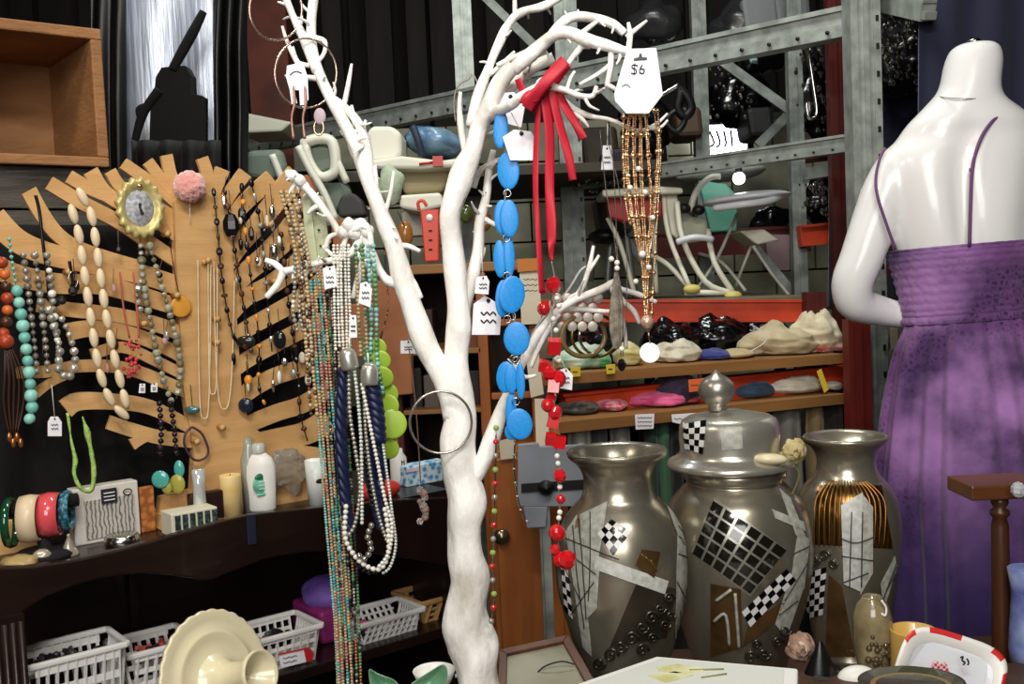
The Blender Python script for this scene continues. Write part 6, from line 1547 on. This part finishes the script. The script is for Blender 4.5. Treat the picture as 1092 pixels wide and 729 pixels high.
# ================================================================== ORANGE CABINET AND BOOKCASE BEHIND THE TRUNK
PYc = 2.25
def fbox(mb, x0, x1, y0, y1, Y, th, zfloor=False):
    a = P(x0, (y0 + y1) / 2, Y).x; b = P(x1, (y0 + y1) / 2, Y).x; xm = (x0 + x1) / 2
    z1 = P(xm, y0, Y).z; z0 = 0.0 if zfloor else P(xm, y1, Y).z
    return mb.box(((a + b) / 2, Y + th / 2, (z0 + z1) / 2), (b - a, th, z1 - z0))
oc_ = T('pine_cabinet', 'orange pine cabinet with a round brass knob right of the white trunk', 'cabinet', (P(560, 600, PYc).x, PYc, 0))
a = P(522, 500, PYc).x; b = P(604, 500, PYc).x; zt_ = P(560, 482, PYc).z
MB().box(((a + b) / 2, PYc + .2, zt_ / 2), (b - a, .38, zt_)).build('body', PINE, oc_)
odoor = MB().box(((a + b) / 2 - .004, PYc - .006, zt_ / 2 + .03), (b - a - .03, .016, zt_ - .08)).build('door', PINE, oc_); bevel(odoor, .003)
c = P(535, 571, PYc - .02)
MB().lathe([(.006, 0), (.006, .012), (.015, .02), (.018, .028), (.013, .036), (0, .039)], c + Vector((0, .018, 0)), 24, axis=(0, -1, 0)).build('knob', mat('aged brass', '8f8468', .25, metal=.9), odoor)
bk = T('bookcase', 'orange brown wooden bookcase behind the trunk with papers pinned on it', 'bookcase', (P(500, 600, 2.4).x, 2.36, 0))
# its uprights and shelves
def bpart(x0, x1, y0, y1, nm, m=PINE, Y=2.4, th=.02, zf=False, bv=True):
    mb = MB(); fbox(mb, x0, x1, y0, y1, Y, th, zf); o = mb.build(nm, m, bk); bevel(o, .002); return o
bpart(420, 578, 280, 290, 'top_board', BOARD, th=.30)
bpart(513, 524, 290, 600, 'upright', PINE, th=.3, zf=True)
bpart(568, 580, 290, 600, 'upright', PINE, th=.3, zf=True)
bpart(420, 430, 290, 600, 'upright', DKRED, th=.3, zf=True)
bpart(430, 513, 372, 378, 'shelf', BOARD, th=.28); bpart(430, 513, 436, 441, 'shelf', BOARD, th=.28); bpart(524, 570, 418, 425, 'rail', PINE); bpart(524, 568, 340, 347, 'rail', PINE)
bpart(430, 570, 290, 520, 'back_panel', mat('dark back panel', '2a1a12', .8), Y=2.69, th=.008)
def paper(label, pts, Y, m=None, lines=0, name='paper_sheet'):
    rt = T(name, label, 'paper', min(PY(pts, Y), key=lambda p: p.z))
    MB().prism(PY(pts, Y), (0, .0015, 0)).build('sheet', m or mat('cream paper', 'ddd3bb', .7), rt)
    if lines:
        x0 = min(p[0] for p in pts); x1 = max(p[0] for p in pts); y0 = min(p[1] for p in pts)
        mb = MB()
        for i in range(lines): mb.tube(PY([(x0 + 4 + k * (x1 - x0 - 8) / 6, y0 + 8 + i * 6 + (k % 2) * 1.5) for k in range(7)], Y - .001), .0007, 4, 2)
        mb.build('writing', INK, rt)
    return rt
paper('cream sheet beside the blue discs, below the orange strip', [(554, 290), (576, 289), (577, 345), (556, 346)], 2.38, lines=3)
paper('cream card under the bright sheet next to the blue discs', [(560, 372), (574, 372), (580, 420), (566, 424)], 2.38)
paper('tall narrow cream sheet by the red beads', [(570, 425), (584, 425), (586, 478), (572, 478)], 2.3)
paper('small cream card low beside the lowest blue disc', [(532, 470), (548, 466), (550, 488), (534, 490)], 2.22)
paper('orange card strip at the top of the bookcase', [(551, 276), (577, 275), (577, 288), (552, 290)], 2.37, mat('orange card', 'c47a35', .6))
# goods on bookcase shelves
for x0, x1, y0, y1, col, lab in [(436, 450, 392, 436, '241c1c', 'dark box on the lower bookcase shelf left of the trunk'), (452, 468, 400, 436, '5b5048', 'brown grey box on the lower bookcase shelf'), (434, 462, 330, 372, '3b2013', 'dark brown box on the middle bookcase shelf'),
                              (494, 512, 320, 372, '6b3a1c', 'rust brown box right of the trunk on the middle shelf'), (496, 512, 395, 436, '1a1616', 'black box right of the trunk on the lower shelf')]:
    mb = MB(); fbox(mb, x0, x1, y0, y1 + 0, 2.45, .14); tag(bevel(mb.build('storage_box', mat('box ' + col, col, .6)), .003), lab, 'box')
# red dispenser
rd = T('red_dispenser', 'bright orange red plastic holder standing on the bookcase top', 'holder', P(458, 279, 2.42))
bevel(MB().prism(PY([(448, 224), (468, 223), (468, 278), (453, 279)], 2.42), (0, .05, 0)).build('body', mat('orange red plastic', 'd6452c', .4), rd), .003)
MB().tube(PY([(447, 224), (446, 216), (451, 214), (455, 220)], 2.42), .004, 7).build('loop', mat('orange red plastic', 'd6452c', .4), rd)
MB().lathe([(.008, 0), (.008, .002), (0, .002)], P(458, 232, 2.418), 16, axis=(0, -1, 0)).build('white_dot', PAPER, rd)
mb = MB()
for y in (246, 256, 266): mb.box(P(459, y, 2.418), (.008, .002, .004))
mb.build('slots', INK, rd)
# pole with grey sign panel
sg = T('grey_sign_panel', 'blue grey panel with a black band on a metal pole left of the silver vase', 'panel', (P(584, 600, 2.05).x, 2.05, 0))
GY = mat('blue grey board', '949aa4', .6, col2='858a93', nscale=8)
bevel(MB().prism(PY([(552, 474), (574, 472), (575, 476), (626, 474), (630, 520), (618, 540), (552, 540)], 2.04), (0, .012, 0)).build('panel', GY, sg), .002)
bevel(MB().prism(PY([(558, 540), (584, 540), (582, 562), (562, 563)], 2.04), (0, .012, 0)).build('lower_panel', GY, sg), .002)
MB().prism(PY([(556, 516), (628, 511), (628, 521), (556, 525)], 2.035), (0, .004, 0)).build('black_band', BLACK, sg)
pz = P(580, 520, 2.05)
MB().box((P(584, 600, 2.06).x, 2.065, pz.z / 2), (S(9, 2.05), .02, pz.z)).build('pole', GALV, sg)
MB().box((P(578, 600, 2.06).x, 2.06, pz.z / 2), (S(2.4, 2.05), .025, pz.z)).build('pole_edge', GALVD, sg)
MB().lathe([(.014, 0), (.016, .01), (.01, .02), (0, .024)], P(582, 519, 2.03), 16, axis=(0, -1, 0)).build('clamp_knob', BLACK, sg)
# hanging necklaces of small beads on the cabinet side
for pth, cols, lab in [([(529, 456), (528, 520), (526, 575), (525, 610), (527, 640), (524, 662)], [LIME, REDGL, GREYPEARL], 'green and red bead strand hanging beside the trunk'), ([(549, 470), (548, 500), (552, 530), (558, 552), (564, 556)], [GREYPEARL], 'silver chain looping below the blue discs')]:
    rt = T('necklace', lab, 'necklace', P(*pth[-1], 1.385)); pts = PY(pth, 1.385)
    MB().tube(pts, .0012, 5).build('cord', SILVER, rt)
    for i, (p, d) in enumerate(walk(pts, .019)): bead(p, .004 if len(cols) > 1 else .002, cols[i % len(cols)], rt, d)

# ================================================================== CLOTHES SHELVES (x 575..905)
def shelfboard(x0, y0, Y0, x1, y1, Y1, th_px, label, dep=.45, group='clothes shelves'):
    a, b = P(x0, y0, Y0), P(x1, y1, Y1); b.z = a.z = (a.z + b.z) / 2
    d = (b - a).normalized(); n = Vector((-d.y, d.x, 0))
    M = Matrix((d, n, Vector((0, 0, 1)))).transposed(); t = S(th_px, Y0); L = (b - a).length
    rt = T('wooden_shelf', label, 'shelf', (a + b) / 2 - Vector((0, 0, t)), group)
    bevel(MB().box((a + b) / 2 + n * dep / 2 - Vector((0, 0, t / 2)), (L, dep, t * .8), M).build('board', BOARD, rt), .002)
    MB().box((a + b) / 2 - n * .008 - Vector((0, 0, t / 2)), (L, .016, t), M).build('front_edge', BOARD, rt)
    for k in (.04, .5, .96):
        p = a.lerp(b, k) + n * .3; MB().box((p.x, p.y, (a.z - t) / 2), (.03, .03, a.z - t)).build('support', DKRED, rt)
    return a, b, n
sa = shelfboard(560, 395, 2.75, 903, 382, 3.05, 11, 'upper wooden shelf of folded clothes above the vases')
sb = shelfboard(560, 447, 2.62, 903, 424, 3.0, 12, 'lower wooden shelf of folded clothes just behind the vases')
def cloth(label, px, py, wpx, hpx, sh, m, dep=.14, lump=.3, off=.08, lf=16, name='folded_cloth'):
    a, b, n = sh; t = (px - 560) / (903 - 560); p = a.lerp(b, t)
    d = ray(px, py); Y = p.y + off; q = CAM + d * (Y / d.y)
    w = S(wpx * 1.12, Y) / 2; h = S(hpx * 1.15, Y)
    c = Vector((q.x, Y + dep / 2, p.z + h * .38))
    mb = MB().ell(c, (w, dep / 2, h * .55), None, 64, 36, lump=lump * .6, lf=lf)
    for v in mb.v:
        v.z = c.z + (v.z - c.z) * (1.0 + .9 * abs(noise.noise(Vector((v.x * 14, v.y * 9, 3 + sh[0].z)))) - .35 * abs(noise.noise(Vector((v.x * 24 + 5, v.y * 40, 1)))))
    for i, v in enumerate(mb.v):
        if v.z < p.z + .001: v.z = p.z + .001
        k = noise.fractal(Vector((v.x * 9, v.y * 9, v.z * 50)), 1, 2, 3); v.y += k * .012
    return tag(mb.build(name, m), label, 'cloth', None)
fab = lambda n, c, c2=None, s=20: mat('fabric ' + n, c, .85, col2=c2, nscale=s, bump=.35, bscale=30, sheen=.2)
for px, py, w, h, sh, m, lab in [
    (622, 385, 56, 20, sa, fab('white green', 'd8dccb', '6fa583', 14), 'white and green crumpled cloth on the upper shelf behind the hung bangles'),
    (640, 374, 26, 14, sa, fab('green', '3f9a4e'), 'small bright green cloth on top of the white and green one'),
    (672, 380, 30, 20, sa, fab('pale yellow', 'cfc590', 'b8a868'), 'pale yellow cloth below the beaded tassel'),
    (726, 380, 50, 18, sa, fab('off white', 'd6cfbc', 'b5ac95'), 'off white crumpled cloth right of the bright disc pendant'),
    (764, 377, 36, 9, sa, fab('royal blue', '2a3578'), 'flat blue cloth on the upper shelf'),
    (790, 384, 36, 8, sa, fab('sand', 'b8a57c'), 'flat sand coloured cloth on the upper shelf'),
    (838, 370, 76, 26, sa, fab('beige', 'c4b596', 'ad9d7c'), 'beige folded cloth heap on the upper shelf left of the red post'),
    (876, 364, 50, 38, sa, fab('light cream', 'dccfb4', 'c9bb9d'), 'light cream cloth heap highest on the upper shelf'),
    (880, 374, 46, 14, sa, fab('coral', 'c2574c', 'd8a79a'), 'coral red striped cloth tucked under the cream heap'),
    (722, 414, 50, 28, sb, fab('dark purple', '3c2f4a', '251d33'), 'dark purple crumpled cloth on the lower shelf'),
    (700, 432, 66, 15, sb, fab('hot pink', 'cf3f78', 'e06a98', 30), 'hot pink folded cloth on the lower shelf behind the labels'),
    (652, 434, 34, 11, sb, fab('pink red', 'c8405a', 'dba0a8', 60), 'pink red patterned cloth on the lower shelf'),
    (620, 437, 44, 11, sb, fab('dark print', '2b2a26', '55514a', 60), 'dark printed cloth at the left of the lower shelf'),
    (736, 434, 28, 9, sb, fab('coral pink', 'd9596a'), 'coral pink cloth end right of the hot pink one'),
    (806, 420, 46, 14, sb, fab('denim blue', '33506e', '24384e'), 'denim blue cloth on the lower shelf right of the finial'),
    (846, 418, 76, 16, sb, fab('white linen', 'd9d2c4', 'c0b8a6'), 'white linen cloth on the lower shelf hanging over its edge'),
    (890, 410, 26, 8, sb, fab('pale', 'd0cabc'), 'small pale dish of cloth near the red post')]:
    cloth(lab, px, py, w, h, sh, m)
# black bags above the upper shelf
for px, py, w, h, lab in [(722, 356, 64, 34, 'black glossy bag on the upper shelf left'), (772, 354, 64, 38, 'black glossy bag in the middle under the red beam'), (818, 356, 56, 36, 'black striped bag near the beige heap'), (640, 350, 60, 30, 'dark bag behind the hung bangles')]:
    cloth(lab, px, py, w, h, sa, BLACKGLOSS, .2, .2, .22, 10, 'black_bag')
tag(solid(MB().grid(lambda u, v: P(800 + 18 * math.sin(u * PI), 345 + 30 * u, 2.98 + .02 * v), 12, 3).build('white_stripe_strap', PAPER, recalc=False), .002), 'thin white strap line on the black striped bag', 'strap')
# labels on shelf edges
def edge_label(label, pts, m, Y, text=3, name='shelf_label'):
    rt = T(name, label, 'label', min(PY(pts, Y), key=lambda p: p.z), None)
    bevel(MB().prism(PY(pts, Y), (0, .002, 0)).build('card', m, rt), .0005, 1)
    x0 = min(p[0] for p in pts); x1 = max(p[0] for p in pts); y0 = min(p[1] for p in pts); y1 = max(p[1] for p in pts)
    mb = MB()
    for i in range(1, text + 1):
        y = y0 + (y1 - y0) * i / (text + 1)
        mb.tube(PY([(x0 + 3 + k * (x1 - x0 - 6) / 8, y + (.8 if k % 2 else -.8)) for k in range(9)], Y - .002), .0009, 4, 2)
    mb.build('writing', INK, rt); return rt
YL = mat('yellow label', 'dcbf2c', .6)
edge_label('white shelf label left of the centre jar on the lower shelf edge', [(677, 442), (698, 441), (697, 457), (678, 458)], PAPER, 2.66)
edge_label('white shelf label nearest the jar lid on the lower shelf edge', [(716, 442), (745, 440), (744, 447), (730, 453), (717, 450)], PAPER, 2.70, 1)
edge_label('yellow label on the upper shelf edge right of the red beads', [(608, 391), (619, 391), (619, 401), (609, 402)], YL, 2.73, 1)
edge_label('yellow label on the upper shelf edge under the pale yellow cloth', [(646, 389), (656, 388), (656, 398), (647, 399)], YL, 2.77, 1)
edge_label('orange label on the red orange beam left of the finial', [(734, 405), (752, 403), (753, 416), (735, 418)], mat('orange label', 'e5662a', .5), 2.82, 1)
edge_label('yellow hanging tag strip under the upper shelf near the red post', [(871, 396), (876, 393), (884, 415), (879, 419)], YL, 2.98, 0)
# hanging clothes under lower shelf
for px, w, col, lab in [(618, 26, 'b9b6ae', 'pale grey garment hanging under the lower shelf, left'), (640, 18, '4d4f52', 'dark grey garment hanging under the lower shelf'), (662, 22, '8e8d86', 'grey garment hanging under the lower shelf'), (695, 14, '25402e', 'dark green garment under the white labels'), (708, 12, '3f6b4c', 'green striped garment under the white labels'),
                        (722, 12, '1c1e1d', 'black garment hanging behind the lid'), (840, 30, '7c7970', 'grey garment under the lower shelf right of the lid'), (870, 20, '8f7b55', 'tan card box under the lower shelf'), (890, 20, '2b2622', 'dark garment beside the red post')]:
    a, b, n = sb; t = (px - 560) / 343; p = a.lerp(b, t) + Vector((0, .06, 0))
    x = P(px, 480, p.y).x; hw = S(w, p.y) / 2
    def fn(u, v): return Vector((x - hw + 2 * hw * u, p.y + .02 * math.sin(u * 9 + v * 2), p.z - .035 - .45 * v))
    tag(solid(MB().grid(fn, 16, 8).build('hanging_garment', fab(col, col, None), recalc=False), .01), lab, 'garment', None)

# ================================================================== HIGH CHAIRS
CRM = mat('pale chair plastic', 'd8d5c4', .42); TG = mat('teal green plastic', '5c9a88', .4)
def legs(rt, pts, r, m, Y, nm='leg'):
    for p in pts: MB().tube(PY(p, Y) if len(p[0]) == 2 else [P(*q) for q in p], r, 8, 4).build(nm, m, rt)
h2 = T('high_chair', 'white folding high chair with a wide tray, right one on the red beam', 'high chair', P(775, 312, 3.6))
def prismpx(rt, nm, pts, Y, th, m, bv=.008):
    o = MB().prism(PY(pts, Y), (0, th, 0)).build(nm, m, rt); bevel(o, bv, 3); return o
TUBE = mat('pale tube', 'b4b2a8', .4)
legs(h2, [[(722, 215, 3.55), (728, 255, 3.52), (752, 300, 3.5), (780, 312, 3.5)], [(755, 245, 3.55), (762, 280, 3.5), (782, 312, 3.5)], [(730, 312, 3.5), (782, 312, 3.5)]], .010, CRM, 0)
legs(h2, [[(745, 270, 3.7), (770, 280, 3.6), (795, 310, 3.5)], [(786, 228, 3.7), (765, 275, 3.6), (742, 310, 3.6)], [(803, 258, 3.7), (790, 290, 3.7), (785, 305, 3.6)], [(803, 262, 3.6), (822, 290, 3.6), (844, 318, 3.5)]], .006, TUBE, 0)
o = MB().ell(P(796, 212, 3.55), (S(46, 3.55), .16, S(7, 3.55)), Matrix.Rotation(-.06, 3, 'Y'), 40, 14); o.build('tray', mat('tray white', 'd3d0c4', .35), h2)
MB().tube([P(838, 207, 3.5) + Vector((-.0, 0, 0)), P(820, 214, 3.4), P(790, 218, 3.38), P(762, 222, 3.45)], .012, 8).build('tray_rim', mat('tray white', 'd3d0c4', .35), h2)
prismpx(h2, 'seat', [(788, 246), (815, 244), (832, 256), (808, 261)], 3.6, .2, CRM)
prismpx(h2, 'teal_panel', [(745, 192), (775, 196), (788, 210), (786, 246), (758, 248), (752, 222)], 3.78, .03, TG)
prismpx(h2, 'backrest', [(718, 212), (736, 230), (753, 234), (757, 256), (728, 260), (722, 235)], 3.62, .03, mat('pale seat fabric', 'a9ab98', .6))
MB().tube([P(736, 225, 3.6), P(742, 205, 3.6), P(756, 190, 3.6), P(768, 188, 3.6)], .011, 8).build('armrest', TUBE, h2)
MB().tube([P(722, 258, 3.5), P(740, 253, 3.48), P(760, 255, 3.5)], .011, 8).build('footrest', mat('tray white', 'd3d0c4', .35), h2)
for x, y in ((730, 222), (745, 224)): MB().ell(P(x, y, 3.55), (.022, .02, .018)).build('hinge', BLACK, h2)
h1 = T('high_chair', 'cream and red folding high chair left of the teal one, behind the gold chains', 'high chair', P(690, 312, 3.7))
legs(h1, [[(708, 208, 3.6), (713, 250, 3.58), (735, 305, 3.5)], [(690, 270, 3.7), (712, 282, 3.6), (738, 310, 3.5)], [(700, 205, 3.7), (698, 260, 3.7), (700, 312, 3.7)], [(648, 232, 3.7), (662, 262, 3.7), (676, 310, 3.65)]], .009, CRM, 0)
prismpx(h1, 'tray', [(642, 202), (700, 198), (728, 200), (729, 206), (700, 207), (643, 210)], 3.55, .25, CRM)
prismpx(h1, 'red_seat', [(645, 198), (650, 232), (672, 238), (706, 232), (708, 212), (660, 210)], 3.62, .06, mat('red seat', 'a01f22', .5))
prismpx(h1, 'backrest', [(708, 208), (722, 206), (728, 236), (724, 256), (716, 250)], 3.6, .03, CRM)
for (x, y), c_ in (((738, 304), 0), ((782, 311), 0)): tag(MB().ell(P(x, y + 4, 3.48), (.03, .02, .016)).build('foot_cap', mat('yellowish foot', 'cdbd6a', .5)), 'yellowish rubber foot at the front of the high chair, %s' % ('left' if x < 750 else 'right'), 'foot cap')
# dark seat between
rt = T('black_stool', 'black padded seat on bent tubes behind the silver chains', 'stool', P(640, 320, 3.9))
MB().ell(P(645, 252, 3.9), (S(18, 3.9), .1, S(8, 3.9))).build('seat', BLACK, rt)
legs(rt, [[(632, 256, 3.9), (630, 300, 3.9)], [(652, 256, 3.9), (648, 300, 3.9), (655, 316, 3.9)], [(668, 250, 3.8), (672, 280, 3.8), (678, 318, 3.8)]], .012, mat('grey tube', '6e7070', .4, metal=.4), 0)
tag(MB().prism(PY([(816, 250), (842, 250), (842, 288), (820, 288)], 4.2), (0, .1, 0)).build('pink_box', mat('dusty pink box', '8a6f74', .7)), 'dusty pink box behind the galvanised upright', 'box')
tag(MB().ell(P(770, 185, 3.9), (S(46, 3.9), .15, S(9, 3.9)), Matrix.Rotation(-.05, 3, 'Y'), 36, 14, lump=.15, lf=8).build('plastic_cover', mat('grey clear film', '8b8f88', .25, bump=.4, bscale=20)), 'grey clear plastic cover lying above the high chairs under the window', 'cover')
# left high chairs behind the branches
h3 = T('high_chair', 'cream high chair with tray and bucket seat just left of the trunk', 'high chair', P(430, 276, 3.3))
prismpx(h3, 'seat_shell', [(390, 142), (396, 134), (418, 134), (428, 142), (428, 166), (420, 172), (394, 175)], 3.2, .2, CRM, .02)
prismpx(h3, 'tray', [(388, 172), (428, 166), (470, 171), (492, 168), (490, 178), (450, 180), (400, 180)], 3.15, .3, CRM, .01)
prismpx(h3, 'tray_pocket', [(426, 178), (478, 176), (480, 188), (472, 205), (430, 208)], 3.25, .2, mat('beige pocket', 'b0a47c', .6), .02)
prismpx(h3, 'footrest', [(426, 208), (470, 205), (474, 220), (448, 226), (426, 222)], 3.12, .2, CRM, .01)
prismpx(h3, 'base_panel', [(428, 226), (474, 222), (474, 250), (430, 252)], 3.3, .1, CRM, .006)
MB().box(P(467, 172, 3.14), (.03, .02, .03)).build('red_clip', mat('red clip', 'b5241c', .4), h3)
MB().tube([P(447, 175, 3.14), P(462, 173, 3.14)], .004, 6).build('red_strap', mat('red clip', 'b5241c', .4), h3)
h4 = T('high_chair', 'cream framed high chair with grey green seat behind the pale card strip', 'high chair', P(340, 240, 3.4))
mb = MB().tube([P(*q, 3.3) for q in [(325, 152), (340, 148), (354, 152), (358, 175), (354, 186), (340, 188), (328, 170)]], .018, 8, 4, closed=True); mb.build('seat_frame', CRM, h4)
prismpx(h4, 'seat_pad', [(328, 154), (352, 153), (356, 180), (340, 185), (330, 170)], 3.32, .03, mat('grey green pad', '6e7a6c', .5), .01)
legs(h4, [[(318, 156, 3.25), (330, 180, 3.25), (345, 205, 3.25), (358, 235, 3.25)], [(352, 150, 3.35), (358, 168, 3.3), (370, 195, 3.3)], [(290, 165, 3.3), (300, 190, 3.3), (310, 215, 3.3)]], .012, CRM, 0)
prismpx(h4, 'backrest', [(262, 160), (300, 158), (306, 182), (290, 195), (262, 190)], 3.35, .05, mat('grey green pad', '6e7a6c', .5), .02)
prismpx(h4, 'cushion', [(330, 186), (362, 182), (376, 205), (372, 224), (345, 230)], 3.4, .05, mat('grey green pad', '6e7a6c', .5), .02)
prismpx(h4, 'charcoal_pad', [(358, 222), (364, 208), (376, 205), (386, 214), (390, 230), (362, 232)], 3.15, .08, mat('charcoal pad', '3a3836', .7), .01)
tag(bevel(MB().prism(PY([(254, 122), (262, 120), (312, 130), (300, 140), (256, 142)], 4.3), (0, .3, 0)).build('cream_tray', CRM), .01), 'cream plastic tray lying on the beam beyond the black sheet', 'tray')
bb = T('blue_bag', 'crumpled shiny blue bag lying above the cream tray', 'bag', P(460, 168, 3.4))
MB().ell(P(462, 152, 3.4), (S(31, 3.4), .14, S(17, 3.4)), Matrix.Rotation(.28, 3, 'Y'), 44, 28, lump=.35, lf=8).build('body', mat('steel blue film', '3d5f84', .3, col2='6f8ba3', nscale=12, bump=.4, bscale=20), bb)
MB().tube([P(440, 135, 3.25), P(446, 150, 3.24), P(450, 166, 3.25)], .012, 8).build('strap', mat('dark blue', '1a2438', .6), bb)
# clutter between: earring cards, wood blocks behind the knotted twigs
ecd = T('earring_card', 'tall folded pale green earring card left of the knotted twigs', 'earring card', P(345, 290, 1.44))
bevel(MB().prism(PY([(322, 208), (330, 204), (340, 290), (328, 292)], 1.435), (0, .002, 0)).build('left_leaf', mat('pale green card', 'b9bd9c', .6), ecd), .0004, 1)
bevel(MB().prism(PY([(330, 204), (345, 210), (352, 270), (340, 290)], 1.44), (0, .002, 0)).build('right_leaf', mat('pale green card 2', 'a9ad8b', .6), ecd), .0004, 1)
mb = MB()
for x, y in ((338, 225), (340, 245), (342, 262)): mb.ell(P(x, y, 1.437), (.002, .001, .0015))
mb.build('holes', INK, ecd)
brn = mat('rust brown wood', '8f5630', .6, col2='a86c42', nscale=8)
for pts, Y, lab in [([(312, 190), (328, 186), (336, 204), (318, 208)], 2.2, 'rust brown wood block behind the white knobby twig'), ([(352, 236), (368, 232), (372, 262), (356, 268)], 2.2, 'rust brown wood block behind the pearl band'), ([(344, 330), (390, 322), (394, 380), (348, 384)], 2.25, 'orange brown board behind the hanging bead ropes'),
                    ([(396, 300), (436, 296), (440, 420), (398, 424)], 2.35, 'dark orange board left of the trunk behind the tags')]:
    tag(bevel(MB().prism(PY(pts, Y), (0, .05, 0)).build('wood_block', brn), .003), lab, 'block')
tag(MB().ell(P(432, 250, 1.55), (.012, .01, .02), None, 18, 12).build('amber_drop', mat('amber stone', '8f5c26', .2, coat=.5)), 'brown amber stone hanging left of the upper trunk', 'pendant')
tag(MB().ell(P(497, 228, 1.55), (.011, .01, .014), None, 18, 12).build('green_stone', mat('olive stone', '55602c', .2, coat=.5)), 'olive green stone hanging right of the upper trunk', 'pendant')
tag(MB().ell(P(515, 235, 1.6), (.014, .01, .018), None, 8, 6).build('amber_stone', mat('orange amber', 'b06a2c', .25, coat=.5)), 'orange amber stone between trunk and blue discs', 'pendant')
# plastic bucket seat glimpses: pale green basket at branch
tag(MB().ell(P(417, 196, 2.4), (.03, .03, .05), None, 24, 16, lump=.3, lf=20).build('pale_green_cloth', mat('pale green net', 'a9b8a0', .7, bump=.5, bscale=60)), 'pale green net bundle between the left branches', 'bundle')
# white price notice
tag(MB().prism(PY([(938, 345), (957, 342), (958, 372), (938, 373)], 2.95), (0, .004, 0)).build('notice_card', mat('cream notice', 'cfcab0', .7)), 'small cream notice card below the mannequin elbow', 'card')
tag(bevel(MB().prism(PY([(862, 326), (882, 328), (884, 358), (864, 358)], 3.4), (0, .08, 0)).build('grey_carton', mat('grey carton', '8c8876', .7)), .003), 'grey green carton beside the cream heap near the elbow', 'box')

# threads that carry the loose stones near the trunk
for x, y, Y, x2, y2, lab in [(432, 243, 1.55, 424, 225, 'brown amber stone'), (497, 222, 1.55, 492, 200, 'olive stone'), (515, 228, 1.6, 518, 205, 'orange amber stone')]:
    tag(MB().tube([P(x, y, Y), P(x2, y2, TY + .04)], .0008, 5, 2).build('thread', CORD), 'thin thread carrying the %s' % lab, 'thread')
tag(bevel(MB().prism([Q(-6, 556, .16), Q(16, 554, .16), Q(50, 548, .16), Q(50, 592, .16), Q(-6, 600, .16)], CN * .01).build('cardboard_piece', KRAFT), .001), 'tan cardboard piece behind the dark green bangle', 'cardboard')
for i, (x, y, Y, r, col) in enumerate([(665, 180, 4.5, 22, '1c1c1e'), (655, 230, 4.4, 20, '3c3d3c'), (690, 154, 4.9, 24, '26221f'), (812, 130, 4.4, 16, '141416'), (812, 20, 4.5, 22, '77797c'), (845, 8, 4.5, 22, '77797c'), (640, 158, 4.9, 22, '3a2c22'), (735, 130, 4.3, 16, '4a3626')]):
    tag(bevel(MB().prism(PY([(x - r, y - r), (x + r * .8, y - r * 1.1), (x + r, y + r * .9), (x - r * .7, y + r)], Y), (0, .25, 0)).build('stored_carton', mat('carton ' + col, col, .6, bump=.3, bscale=8)), .02), ['black carton below the small white tag', 'charcoal carton behind the red high chair seat', 'dark brown carton behind the rose gold chains, high', 'black carton right of the bright window', 'grey tub lying over the upper beam, left one', 'grey tub lying over the upper beam, right one', 'brown carton behind the right white twigs', 'brown carton left of the bright window'][i], 'box')

tag(MB().box((P(670, 180, 5.0).x, 5.0, P(670, 181, 4.9).z), (.9, .5, .02)).build('deck_board', mat('dark deck', '3b352b', .8)), 'dark board on the rack carrying the brown cartons behind the chains', 'shelf')
